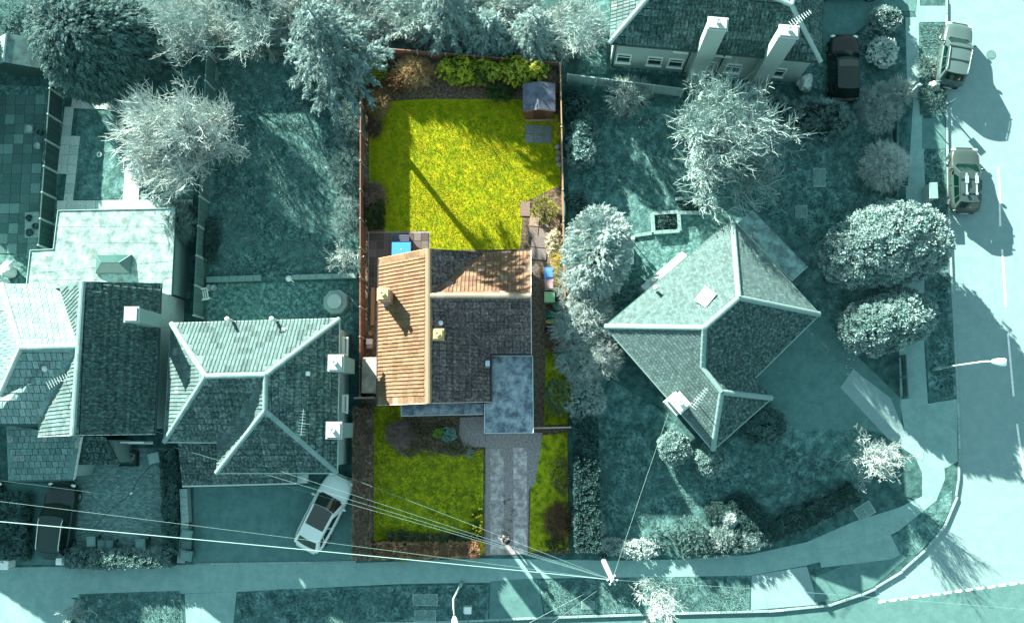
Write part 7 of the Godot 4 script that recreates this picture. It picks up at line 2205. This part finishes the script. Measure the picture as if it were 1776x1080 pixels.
	tarp("crumpled dark green sheet beside the right path, larger one", Vector3(0.75, 0.00, -6.68), Vector3(0.5, 1, 0.36), 0.35, Color(0.01, 0.26, 0.22), 3)
	tarp("crumpled turquoise sheet below the larger green one", Vector3(0.82, 0.00, -5.74), Vector3(0.26, 1, 0.36), 0.4, Color(0.02, 0.42, 0.4), 5)
	tarp("small dark green sheet beside the compost bin", Vector3(1.00, 0.00, -7.76), Vector3(0.26, 1, 0.2), 0.5, Color(0.02, 0.3, 0.2), 7)
	t = thing("yellow_tub", "shallow pale yellow tub below the larger green sheet", "tub", Vector3(0.47, 0.00, -6.26))
	m = mb(Color(0.6, 0.6, 0.22))
	m.lathe(Vector3.ZERO, [Vector2(0.0, 0.04), Vector2(0.15, 0.04), Vector2(0.2, 0.16), Vector2(0.22, 0.16), Vector2(0.17, 0.0)], 16)
	part("tub", m.mesh(M.plastic, true), t, Transform3D(Basis.IDENTITY.scaled(Vector3(1, 1, 0.55)), Vector3.ZERO))
	t = thing("black_bucket", "black bucket beside the turquoise sheet", "bucket", Vector3(0.33, 0.00, -5.78))
	m = mb(Color(0.05, 0.06, 0.08))
	m.lathe(Vector3.ZERO, [Vector2(0.0, 0.06), Vector2(0.13, 0.06), Vector2(0.17, 0.32), Vector2(0.185, 0.32), Vector2(0.14, 0.0)], 16)
	part("bucket", m.mesh(M.plastic, true), t)
	# slab patio and blue table behind the bungalow
	t = thing("slab_patio", "dark slab patio with pale joints behind the bungalow", "patio")
	paving(t, [Vector3(-10.51, 0.00, -11.75), Vector3(-6.88, 0.00, -11.73), Vector3(-6.86, 0.00, -10.23), Vector3(-10.49, 0.00, -10.25)], 0.46, 0.46, 0.025, 0.0, 0.012, 0.05, [Color(0.10, 0.08, 0.075), Color(0.12, 0.10, 0.10), Color(0.16, 0.14, 0.13)], M.concrete, "paving_slab", 0.0, true, 11)
	paving(t, [Vector3(-10.49, 0.00, -10.25), Vector3(-9.78, 0.00, -10.25), Vector3(-9.75, 0.00, -8.16), Vector3(-10.45, 0.00, -8.16)], 0.46, 0.46, 0.025, 0.0, 0.012, 0.05, [Color(0.09, 0.075, 0.07), Color(0.11, 0.09, 0.085)], M.concrete, "paving_slab", 0.0, true, 12)
	sheet("mortar_bed", [Vector3(-10.58, 0.00, -11.82), Vector3(-6.81, 0.00, -11.80), Vector3(-6.79, 0.00, -10.09), Vector3(-9.64, 0.00, -10.10), Vector3(-9.61, 0.00, -8.09), Vector3(-10.52, 0.00, -8.09)], 0.0225, M.drive_concrete)
	t = thing("garden_table", "blue rectangular table on the dark slab patio", "table", g0(Vector3(-8.42, 0.75, -10.60)))
	m = mb(Color(0.03, 0.22, 0.62))
	m.slab(Vector3(0, 0.74, 0), Vector3(1.15, 0.05, 0.85), 0.0, 0.015)
	part("table_top", m.mesh(M.plastic), t)
	for sx in [-1, 1]:
		for sz in [-1, 1]:
			m = mb(Color(0.2, 0.2, 0.22))
			m.tube([Vector3(sx * 0.5, 0.06, sz * 0.35), Vector3(sx * 0.5, 0.72, sz * 0.35)], [0.025, 0.025], 8)
			part("leg", m.mesh(M.metal), t)
	m = mb(Color(0.5, 0.7, 0.9))
	m.lathe(Vector3(0, 0.765, 0), [Vector2(0, 0.02), Vector2(0.03, 0.02), Vector2(0.04, 0.0)], 10)
	part("parasol_hole_cap", m.mesh(M.plastic), t)
	t = thing("garden_bench", "low dark bench beside the blue table", "bench", Vector3(-8.49, 0.00, -11.34))
	m = mb(Color(0.09, 0.10, 0.15))
	for i in 3:
		m.slab(Vector3(0, 0.42, -0.14 + i * 0.14), Vector3(1.0, 0.03, 0.12), 0.0, 0.008)
	part("seat", m.mesh(M.wood), t)
	for s in [-1, 1]:
		m = mb(Color(0.06, 0.06, 0.08))
		m.box(Vector3(s * 0.42, 0.23, 0), Vector3(0.05, 0.35, 0.36))
		part("leg", m.mesh(M.wood), t)
	# long plank and white tub on the left path
	t = thing("timber_plank", "long tan plank lying along the bungalow's left path", "plank", Vector3(-10.19, 0.00, -7.21))
	m = mb(Color(0.42, 0.28, 0.17))
	m.slab(Vector3(0, 0.16, 0), Vector3(0.24, 0.24, 2.3), 0.0, 0.015)
	part("plank", m.mesh(M.wood), t)
	t = thing("storage_tub", "white-lidded storage box on the bungalow's left path", "box", Vector3(-10.30, 0.00, -4.94))
	m = mb(Color(0.34, 0.28, 0.3))
	m.slab(Vector3(0, 0.3, 0), Vector3(0.34, 0.54, 0.6), 0.0, 0.02)
	part("body", m.mesh(M.plastic), t)
	m = mb(Color(0.7, 0.68, 0.72))
	m.slab(Vector3(0, 0.6, -0.12), Vector3(0.38, 0.06, 0.34), 0.0, 0.02)
	part("lid", m.mesh(M.plastic), t)
	t = thing("plant_pot", "small terracotta pot above the white-lidded box", "pot", Vector3(-10.27, 0.00, -5.60))
	m = mb(Color(0.36, 0.27, 0.2))
	m.lathe(Vector3.ZERO, [Vector2(0.0, 0.2), Vector2(0.12, 0.2), Vector2(0.15, 0.26), Vector2(0.17, 0.26), Vector2(0.12, 0.0)], 14)
	part("pot", m.mesh(M.clay, true), t)
	# back garden shed
	t = thing("garden_shed", "small dark garden shed with blue-grey felt roof by the far fence", "shed", g0(Vector3(-0.11, 0.00, -19.59)))
	var sw = 1.75
	var sd = 1.5
	m = mb(Color(0.20, 0.10, 0.07))
	m.box(Vector3(0, 0.9, 0), Vector3(sw, 1.8, sd))
	part("wall", m.mesh(M.wood), t)
	m = mb(Color(0.20, 0.10, 0.07))
	m.tri(Vector3(-sw * 0.5, 1.8, sd * 0.5), Vector3(sw * 0.5, 1.8, sd * 0.5), Vector3(0, 2.15, sd * 0.5))
	part("gable", m.mesh(M.wood), t)
	for s in [-1.0, 1.0]:
		m = mb(Color(0.13, 0.16, 0.22))
		m.quad(Vector3(0, 2.2, sd * 0.5 + 0.1), Vector3(s * (sw * 0.5 + 0.1), 1.84, sd * 0.5 + 0.1), Vector3(s * (sw * 0.5 + 0.1), 1.84, -sd * 0.5 - 0.1), Vector3(0, 2.2, -sd * 0.5 - 0.1))
		part("roof_slope", m.mesh(M.felt), t)
		m = mb(Color(0.34, 0.22, 0.17))
		m.stick(Vector3(0, 2.17, sd * 0.5 + 0.1), Vector3(s * (sw * 0.5 + 0.1), 1.8, sd * 0.5 + 0.1), 0.05, 0.05)
		part("barge_board", m.mesh(M.wood), t)
	m = mb(Color(0.10, 0.05, 0.035))
	m.box(Vector3(0, 0.86, sd * 0.5 + 0.02), Vector3(0.68, 1.7, 0.04))
	part("door", m.mesh(M.wood), t)
	m = mb(Color(0.4, 0.28, 0.18))
	m.slab(Vector3(0, 0.06, sd * 0.5 + 0.12), Vector3(sw, 0.1, 0.14), 0.0, 0.02)
	part("sill_beam", m.mesh(M.wood), t)
	t = thing("shed_slabs", "blue-grey stepping slabs in front of the small dark shed", "paving")
	paving(t, [Vector3(-0.97, 0.00, -18.43), Vector3(0.67, 0.00, -18.41), Vector3(0.66, 0.00, -17.29), Vector3(-0.97, 0.00, -17.30)], 0.5, 0.52, 0.05, 0.03, 0.012, 0.04, [Color(0.16, 0.19, 0.24), Color(0.2, 0.22, 0.26), Color(0.13, 0.15, 0.2)], M.concrete, "paving_slab", 0.15, true, 14)
	t = thing("stepping_stones", "worn brown stepping stones from the lawn to the right path", "paving")
	paving(t, [Vector3(-1.29, 0.00, -13.62), Vector3(-0.66, 0.00, -13.62), Vector3(-0.66, 0.00, -12.72), Vector3(-1.29, 0.00, -12.73)], 0.62, 0.85, 0.02, 0.0, 0.012, 0.05, [Color(0.25, 0.19, 0.16)], M.concrete, "paving_slab", 0.0, true, 15)
	paving(t, [Vector3(-0.73, 0.00, -12.37), Vector3(1.02, 0.00, -12.61), Vector3(1.09, 0.00, -11.82), Vector3(-0.49, 0.00, -11.40)], 0.7, 0.6, 0.05, 0.1, 0.012, 0.05, [Color(0.2, 0.17, 0.15), Color(0.28, 0.22, 0.17)], M.concrete, "paving_slab", 0.0, true, 16)
	paving(t, [Vector3(-0.59, 0.00, -11.41), Vector3(0.32, 0.00, -11.47), Vector3(0.31, 0.00, -10.05), Vector3(-0.59, 0.00, -10.06)], 0.8, 0.7, 0.05, 0.1, 0.022, 0.05, [Color(0.42, 0.3, 0.2), Color(0.2, 0.18, 0.17)], M.concrete, "paving_slab", 0.0, true, 17)
	# dark flower pots and rocks along the right fence
	t = thing("rockery_stones", "short row of pale rocks along the right fence below the shed", "stones")
	rng.seed = 55
	var rk = [Vector3(1.01, 0.00, -17.03), Vector3(1.08, 0.00, -16.67), Vector3(1.04, 0.00, -16.27), Vector3(1.11, 0.00, -15.91)]
	for p in rk:
		m = mb(vary(Color(0.3, 0.29, 0.27), 0.2))
		m.blob(Vector3.ZERO, Vector3(0.16, 0.12, 0.19), null, 0.0, 9, 6)
		part("stone", m.mesh(M.concrete), t, Transform3D(Basis(Vector3.UP, rng.randf() * 3.0), p + Vector3(0, 0.07, 0)))
	# --- neighbour's octagonal covered table
	t = thing("covered_table", "octagonal round table under a pale weather cover on the lower patio", "table", g0(Vector3(-12.38, 0.50, -7.44)))
	m = mb(teal(0.42))
	var oct0 = []
	for q in [[0.80, 0.03], [0.78, 0.6], [0.74, 0.66], [0.46, 0.74], [0.44, 0.86], [0.0, 0.9]]:
		var row = []
		for i in 9:
			var a = TAU * i / 8.0 + 0.3
			row.append(Vector3(cos(a) * q[0] * (1.0 + (0.03 if i % 2 else -0.02)), q[1], sin(a) * q[0]))
		oct0.append(row)
	for j in oct0.size() - 1:
		for i in 8:
			m.quad(oct0[j][i + 1], oct0[j][i], oct0[j + 1][i], oct0[j + 1][i + 1])
	part("cover", m.mesh(M.cloth), t)
	m = mb(teal(0.55))
	m.lathe(Vector3(0, 0.905, 0), [Vector2(0, 0.03), Vector2(0.42, 0.02), Vector2(0.45, 0.0)], 20)
	part("top_disc", m.mesh(M.cloth), t)
	# slatted chair and kettle barbecue by the fence
	t = thing("garden_chair", "white slatted garden chair against the board fence", "chair", Vector3(-20.47, 0.00, -7.95), 0.2)
	m = mb(teal(0.75))
	for i in 5:
		m.slab(Vector3(-0.26 + i * 0.13, 0.42, 0), Vector3(0.075, 0.03, 0.5), 0.0, 0.006)
	part("seat", m.mesh(M.paint), t)
	m = mb(teal(0.8))
	m.box(Vector3(0, 0.45, 0.32), Vector3(0.7, 0.05, 0.1))
	part("front_rail", m.mesh(M.paint), t)
	m = mb(teal(0.8))
	m.box(Vector3(0, 0.75, -0.29), Vector3(0.7, 0.06, 0.04))
	for i in 5:
		m.box(Vector3(-0.26 + i * 0.13, 0.58, -0.28), Vector3(0.06, 0.3, 0.03))
	part("backrest", m.mesh(M.paint), t)
	for sx in [-1, 1]:
		for sz in [-1, 1]:
			m = mb(teal(0.7))
			m.box(Vector3(sx * 0.3, 0.2, sz * 0.24), Vector3(0.05, 0.4, 0.05))
			part("leg", m.mesh(M.paint), t)
	t = thing("bird_statue", "white bird statue on the low retaining wall", "statue", Vector3(-15.30, 0.00, -8.92))
	m = mb(teal(0.85))
	m.lathe(Vector3.ZERO, [Vector2(0.0, 0.62), Vector2(0.05, 0.58), Vector2(0.08, 0.5), Vector2(0.17, 0.42), Vector2(0.2, 0.3), Vector2(0.15, 0.14), Vector2(0.1, 0.0)], 12)
	part("body", m.mesh(M.render, true), t)
	m = mb(teal(0.8))
	m.stick(Vector3(0, 0.55, 0), Vector3(0.22, 0.5, 0.16), 0.05, 0.01)
	m.stick(Vector3(0.02, 0.3, 0), Vector3(0.3, 0.18, 0.22), 0.08, 0.02)
	part("beak_and_tail", m.mesh(M.render), t)
	for p in [[Vector3(-19.92, 0.00, -8.38), 0.16, "round pale pot by the board fence, right one"], [Vector3(-20.20, 0.00, -8.41), 0.15, "round pale pot by the board fence, left one"]]:
		t = thing("plant_pot", p[2], "pot", p[0], 0.0, "pale pots by the chair")
		m = mb(teal(0.45))
		m.lathe(Vector3.ZERO, [Vector2(0.0, 0.2), Vector2(p[1] * 0.8, 0.2), Vector2(p[1], 0.28), Vector2(p[1] * 1.15, 0.28), Vector2(p[1] * 0.8, 0.0)], 14)
		part("pot", m.mesh(M.clay, true), t)
	# white ring on the small lawn
	t = thing("garden_ring", "white ring-shaped sprinkler on the small left lawn", "sprinkler", Vector3(-27.43, 0.00, -16.79))
	m = mb(teal(0.85))
	m.lathe(Vector3.ZERO, [Vector2(0.1, 0.05), Vector2(0.11, 0.1), Vector2(0.15, 0.1), Vector2(0.17, 0.05), Vector2(0.16, 0.0)], 20)
	part("ring", m.mesh(M.plastic, true), t)
	m = mb(teal(0.6))
	m.lathe(Vector3.ZERO, [Vector2(0.0, 0.12), Vector2(0.04, 0.1), Vector2(0.04, 0.0)], 10)
	part("head", m.mesh(M.plastic, true), t)
	# left shed
	t = thing("left_shed", "garden shed with a bright sunlit roof side at the top left", "shed", g0(Vector3(-31.90, 0.00, -22.63)))
	t.rotation.y = -0.05
	m = mb(teal(0.08))
	m.box(Vector3(0, 1.0, 0), Vector3(2.5, 2.0, 1.6))
	part("wall", m.mesh(M.wood), t)
	m = mb(teal(0.08))
	m.tri(Vector3(-1.25, 2.0, 0.8), Vector3(1.25, 2.0, 0.8), Vector3(-0.3, 2.8, 0.8))
	part("gable", m.mesh(M.wood), t)
	m = mb(teal(0.08))
	m.tri(Vector3(1.25, 2.0, -0.8), Vector3(-1.25, 2.0, -0.8), Vector3(-0.3, 2.8, -0.8))
	part("gable", m.mesh(M.wood), t)
	for q in [[-1.4, teal(0.34)], [1.45, teal(0.3)]]:
		m = mb(q[1])
		m.quad(Vector3(-0.3, 2.85, 0.9), Vector3(q[0], 1.98, 0.9), Vector3(q[0], 1.98, -0.9), Vector3(-0.3, 2.85, -0.9))
		m.quad(Vector3(-0.3, 2.80, 0.9), Vector3(q[0], 1.93, 0.9), Vector3(q[0], 1.93, -0.9), Vector3(-0.3, 2.80, -0.9))
		part("roof_slope", m.mesh(M.felt), t)
	m = mb(teal(0.5))
	m.stick(Vector3(-0.3, 2.86, 0.92), Vector3(-0.3, 2.86, -0.92), 0.06, 0.06)
	part("ridge_cap", m.mesh(M.wood), t)
	# pots and heap on the left patio
	for p in [[Vector3(-31.81, 0.00, -18.38), 0.2, "white square planter on the left slab patio"], [Vector3(-31.14, 0.00, -18.15), 0.16, "dark pot beside the white planter on the left slab patio"], [Vector3(-31.24, 0.00, -17.30), 0.18, "pale round pot against the left patio's fence"]]:
		t = thing("plant_pot", p[2], "pot", p[0], 0.0, "left patio pots")
		m = mb(teal(0.5) if p[1] != 0.16 else teal(0.08))
		m.lathe(Vector3.ZERO, [Vector2(0.0, 0.26), Vector2(p[1] * 0.85, 0.26), Vector2(p[1], 0.34), Vector2(p[1] * 1.15, 0.34), Vector2(p[1] * 0.8, 0.0)], 12)
		part("pot", m.mesh(M.clay), t)
	t = thing("gravel_planter", "pale square gravel bed with small plants by the left fence", "planter", Vector3(-31.40, 0.00, -12.37))
	m = mb(teal(0.4))
	m.slab(Vector3(0, 0.06, 0), Vector3(0.9, 0.12, 1.6), 0.05, 0.02)
	part("gravel", m.mesh(M.concrete), t)
	crown(t, [[Vector3(-0.2, 0.12, -0.4), Vector3(0.15, 0.15, 0.15)], [Vector3(0.25, 0.12, 0.1), Vector3(0.15, 0.15, 0.15)], [Vector3(-0.1, 0.12, 0.5), Vector3(0.18, 0.18, 0.18)]], 90, "clump", 0.14, 0.22, teal(0.06), teal(0.2), 320, 0.0, -0.2, "plants")
	t = thing("covered_furniture", "crumpled white cover over furniture on the left patio", "cover", Vector3(-32.61, 0.00, -9.50))
	m = mb(teal(0.75))
	var nz := FastNoiseLite.new()
	nz.frequency = 1.3
	m.blob(Vector3(0, 0.4, 0), Vector3(0.5, 0.5, 0.5), nz, 0.6, 14, 8)
	part("cover", m.mesh(M.cloth), t)
	t = thing("covered_furniture", "crumpled pale cover at the brick house's right corner", "cover", Vector3(16.07, 0.00, -20.71))
	m = mb(teal(0.55))
	m.blob(Vector3(0, 0.5, 0), Vector3(0.5, 0.6, 0.55), nz, 0.7, 14, 9)
	part("cover", m.mesh(M.cloth), t)
	# planter box, wooden box near porch
	t = thing("planter_box", "dark square planter box by the left house's porch", "planter", Vector3(-24.65, 0.00, 1.89))
	m = mb(teal(0.06))
	for s in [-1, 1]:
		m.box(Vector3(s * 0.5, 0.25, 0), Vector3(0.06, 0.5, 0.9))
		m.box(Vector3(0, 0.25, s * 0.42), Vector3(0.94, 0.5, 0.06))
	m.col = teal(0.12)
	m.box(Vector3(0, 0.2, 0), Vector3(0.94, 0.35, 0.78))
	part("box", m.mesh(M.wood), t)
	crown(t, [[Vector3(0, 0.4, -0.1), Vector3(0.35, 0.2, 0.25)]], 60, "clump", 0.15, 0.25, teal(0.25), teal(0.6), 321, 0.0, 0.0, "plants")
	t = thing("storage_box", "tilted pale box at the corner of the left gabled house", "box", Vector3(-23.02, 0.00, 1.82), 0.25)
	m = mb(teal(0.3))
	m.slab(Vector3(0, 0.3, 0), Vector3(0.6, 0.6, 0.55), 0.0, 0.03)
	part("body", m.mesh(M.plastic), t)
	m = mb(teal(0.36))
	m.slab(Vector3(0, 0.63, 0.02), Vector3(0.66, 0.06, 0.62), 0.0, 0.02)
	part("lid", m.mesh(M.plastic), t)
	# timber stack beside the extension
	t = thing("timber_pallet", "slatted pallet in the passage beside the pale flat roof", "pallet", Vector3(-21.82, 0.00, -7.96))
	m = mb(teal(0.3))
	for i in 7:
		m.slab(Vector3(-0.4 + i * 0.13, 0.12, 0), Vector3(0.1, 0.03, 0.4), 0.0, 0.006)
	m.box(Vector3(0, 0.055, 0.12), Vector3(0.9, 0.1, 0.07))
	m.box(Vector3(0, 0.055, -0.12), Vector3(0.9, 0.1, 0.07))
	part("slats", m.mesh(M.wood), t)
	# lantern balls on the planter wall
	for p in [[Vector3(5.48, 0.00, -11.16), "white lantern ball on the short planter wall, upper one"], [Vector3(5.30, 0.00, -10.91), "white lantern ball on the short planter wall, lower one"]]:
		t = thing("garden_lantern", p[1], "lantern", p[0], 0.0, "garden lanterns")
		m = mb(teal(0.3))
		m.tube([Vector3.ZERO, Vector3(0, 0.7, 0)], [0.03, 0.03], 6)
		part("stem", m.mesh(M.paint), t)
		m = mb(teal(0.8))
		m.blob(Vector3(0, 0.8, 0), Vector3(0.13, 0.13, 0.13), null, 0.0, 12, 8)
		part("globe", m.mesh(M.gloss, true), t)
	# planting in the raised beds
	for p in [[Vector3(7.51, 0.00, -12.25), Vector3(0.65, 0.4, 0.45), 322, "dark leafy planting in the rectangular raised bed"], [Vector3(8.85, 0.00, -13.27), Vector3(0.55, 0.4, 0.3), 323, "dark leafy planting in the smaller raised bed"]]:
		bush("bed_planting", p[3], p[0], p[1], 260, "clump", 0.15, 0.26, teal(0.05), teal(0.2), p[2], "raised bed plants")
	person()

# ---- the person: one skin meshed from a smooth union of tapered capsules ----
func net(m: MB, bones, cell, k, colour):
	var lo := Vector3(1e9, 1e9, 1e9)
	var hi := -lo
	for b in bones:
		for e in [[b[0], b[2]], [b[1], b[3]]]:
			lo = lo.min(e[0] - Vector3.ONE * (e[1] + 2.0 * cell))
			hi = hi.max(e[0] + Vector3.ONE * (e[1] + 2.0 * cell))
	var n := Vector3i(((hi - lo) / cell).ceil()) + Vector3i.ONE
	var f := PackedFloat32Array()
	f.resize(n.x * n.y * n.z)
	f.fill(1.0)
	# visit only the grid points near each bone
	var acc := PackedFloat32Array()
	acc.resize(f.size())
	for b in bones:
		var a: Vector3 = b[0]
		var c: Vector3 = b[1]
		var d := c - a
		var dd := maxf(d.length_squared(), 1e-9)
		var rm: float = max(b[2], b[3]) + k * 2.5 + cell
		var i0 := Vector3i(((a.min(c) - Vector3.ONE * rm - lo) / cell).floor()).clamp(Vector3i.ZERO, n - Vector3i.ONE)
		var i1 := Vector3i(((a.max(c) + Vector3.ONE * rm - lo) / cell).ceil()).clamp(Vector3i.ZERO, n - Vector3i.ONE)
		for z in range(i0.z, i1.z + 1):
			for y in range(i0.y, i1.y + 1):
				for x in range(i0.x, i1.x + 1):
					var p = lo + Vector3(x, y, z) * cell
					var t := clampf((p - a).dot(d) / dd, 0.0, 1.0)
					var v: float = p.distance_to(a + d * t) - lerpf(b[2], b[3], t)
					acc[(z * n.y + y) * n.x + x] += exp(-v / k)
	for i in f.size():
		f[i] = 1.0 if acc[i] <= 0.0 else -k * log(acc[i])
	var vert := {}
	for z in n.z - 1:
		for y in n.y - 1:
			for x in n.x - 1:
				var s := Vector3.ZERO
				var cnt := 0
				var id := (z * n.y + y) * n.x + x
				var corner = [f[id], f[id + 1], f[id + n.x], f[id + n.x + 1], f[id + n.x * n.y], f[id + n.x * n.y + 1], f[id + n.x * n.y + n.x], f[id + n.x * n.y + n.x + 1]]
				for e in [[0, 1], [2, 3], [4, 5], [6, 7], [0, 2], [1, 3], [4, 6], [5, 7], [0, 4], [1, 5], [2, 6], [3, 7]]:
					var p: float = corner[e[0]]
					var q: float = corner[e[1]]
					if (p < 0.0) != (q < 0.0):
						var t := p / (p - q)
						var A := Vector3(e[0] & 1, (e[0] >> 1) & 1, e[0] >> 2)
						var B := Vector3(e[1] & 1, (e[1] >> 1) & 1, e[1] >> 2)
						s += A.lerp(B, t)
						cnt += 1
				if cnt > 0:
					vert[id] = lo + (Vector3(x, y, z) + s / cnt) * cell
	var st = [1, n.x, n.x * n.y]
	for id in vert:
		for ax in 3:
			var u: int = st[(ax + 1) % 3]
			var w: int = st[(ax + 2) % 3]
			if id + st[ax] >= f.size():
				continue
			var p: float = f[id]
			var q: float = f[id + st[ax]]
			if (p < 0.0) == (q < 0.0):
				continue
			if not (vert.has(id - u) and vert.has(id - w) and vert.has(id - u - w)):
				continue
			var A: Vector3 = vert[id]
			var B: Vector3 = vert[id - u]
			var C: Vector3 = vert[id - u - w]
			var D: Vector3 = vert[id - w]
			m.col = colour.call((A + C) * 0.5)
			if p < 0.0:
				m.quad(A, B, C, D)
			else:
				m.quad(A, D, C, B)

func person():
	var t = thing("person", "person in dark jacket and trousers standing on the driveway holding a white controller", "person", Vector3(-2.02, 0.00, 6.52), heading(Vector3(-2.02, 0.00, 6.52), Vector3(-2.39, 0.00, 6.26)))
	# facing -z
	var skin = Color(0.5, 0.33, 0.27)
	var jacket = Color(0.012, 0.013, 0.022)
	var trousers = Color(0.02, 0.022, 0.035)
	var shoe = Color(0.05, 0.05, 0.055)
	var hp = Vector3(0, 0.94, 0)
	var chest = Vector3(0, 1.32, 0.02)
	var bones = [[hp + Vector3(-0.07, 0, 0), hp + Vector3(0.07, 0, 0), 0.13, 0.13], [hp, chest, 0.14, 0.15], [chest + Vector3(-0.1, 0.02, 0), chest + Vector3(0.1, 0.02, 0), 0.13, 0.13], [chest, Vector3(0, 1.5, 0.0), 0.1, 0.06], [Vector3(0, 1.48, 0), Vector3(0, 1.58, -0.02), 0.055, 0.055], [Vector3(0, 1.62, -0.01), Vector3(0, 1.68, -0.01), 0.085, 0.095], [Vector3(0, 1.585, -0.05), Vector3(0, 1.6, -0.06), 0.05, 0.06], [Vector3(0, 1.63, -0.105), Vector3(0, 1.615, -0.122), 0.012, 0.014]]
	for s in [-1.0, 1.0]:
		bones.append([Vector3(s * 0.095, 0.92, 0), Vector3(s * 0.11, 0.5, -0.02), 0.095, 0.062])
		bones.append([Vector3(s * 0.11, 0.5, -0.02), Vector3(s * 0.12, 0.1, 0.02), 0.062, 0.045])
		bones.append([Vector3(s * 0.12, 0.05, 0.04), Vector3(s * 0.14, 0.045, -0.15), 0.045, 0.038])
		bones.append([Vector3(s * 0.19, 1.4, 0.01), Vector3(s * 0.25, 1.12, -0.02), 0.068, 0.052])
		bones.append([Vector3(s * 0.25, 1.12, -0.02), Vector3(s * 0.11, 1.16, -0.25), 0.052, 0.038])
		bones.append([Vector3(s * 0.088, 1.64, 0.0), Vector3(s * 0.1, 1.66, 0.01), 0.02, 0.022])
	var m := mb()
	net(m, bones, 0.024, 0.018, func(p):
		if p.y > 1.53:
			return skin
		if p.y > 0.9:
			return jacket
		return trousers if p.y > 0.09 else shoe)
	for s in [-1.0, 1.0]:
		var w = Vector3(s * 0.11, 1.16, -0.25)
		var hb = [[w, w + Vector3(-s * 0.01, 0.01, -0.07), 0.028, 0.034]]
		for i in 4:
			var r = w + Vector3(s * 0.012 - s * 0.004 * i, 0.028 - i * 0.019, -0.08)
			var l = [0.036, 0.042, 0.039, 0.03][i]
			var q = r + Vector3(-s * 0.012, 0, -l)
			hb.append([r, q, 0.0095, 0.009])
			hb.append([q, q + Vector3(-s * l * 0.8, -0.004, -0.006), 0.009, 0.0075])
		var th = w + Vector3(-s * 0.02, 0.024, -0.04)
		hb.append([th, th + Vector3(-s * 0.035, 0.022, -0.03), 0.011, 0.0095])
		hb.append([th + Vector3(-s * 0.035, 0.022, -0.03), th + Vector3(-s * 0.05, 0.02, -0.055), 0.0095, 0.008])
		net(m, hb, 0.0065, 0.004, func(_p): return skin)
	part("body", m.mesh(M.skin, true), t)
	# hair, eyes, mouth
	m = mb(Color(0.02, 0.017, 0.015))
	var g = []
	for j in 7:
		var row = []
		for i in 17:
			var a = TAU * i / 16.0
			var e = PI * 0.5 * j / 6.0
			var back = 0.5 - 0.5 * cos(a - PI * 0.5)
			row.append(Vector3(cos(a) * 0.124 * sin(e), 1.69 + 0.115 * cos(e) - 0.11 * (0.5 + 0.5 * sin(a)) * (e / 1.57), sin(a) * 0.13 * sin(e) + 0.004))
		g.append(row)
	for j in 6:
		for i in 16:
			m.quad(g[j][i + 1], g[j + 1][i + 1], g[j + 1][i], g[j][i])
	part("hair", m.mesh(M.cloth), t)
	for s in [-1.0, 1.0]:
		m = mb(Color(0.03, 0.03, 0.035))
		m.blob(Vector3(s * 0.034, 1.648, -0.098), Vector3(0.013, 0.008, 0.006), null, 0.0, 8, 5)
		part("eye", m.mesh(M.gloss, true), t)
	m = mb(Color(0.3, 0.13, 0.11))
	m.blob(Vector3(0, 1.582, -0.112), Vector3(0.024, 0.006, 0.006), null, 0.0, 8, 5)
	part("mouth", m.mesh(M.skin, true), t)
	# controller in the hands
	var c = thing("remote_controller", "white remote controller with a dark screen in the person's hands", "controller", t.position + Basis(Vector3.UP, t.rotation.y) * Vector3(0, 1.13, -0.36), t.rotation.y)
	m = mb(Color(0.75, 0.74, 0.76))
	m.slab(Vector3(0, 0.03, 0), Vector3(0.17, 0.05, 0.11), 0.0, 0.012)
	part("case", m.mesh(M.plastic), c)
	m = mb(Color(0.02, 0.02, 0.025))
	m.slab(Vector3(0, 0.075, -0.06), Vector3(0.16, 0.012, 0.09), 0.0, 0.004)
	part("screen", m.mesh(M.glass), c)
	for s in [-1, 1]:
		m = mb(Color(0.05, 0.05, 0.05))
		m.tube([Vector3(s * 0.05, 0.05, 0.01), Vector3(s * 0.05, 0.075, 0.01)], [0.006, 0.009], 8)
		part("stick", m.mesh(M.plastic), c)
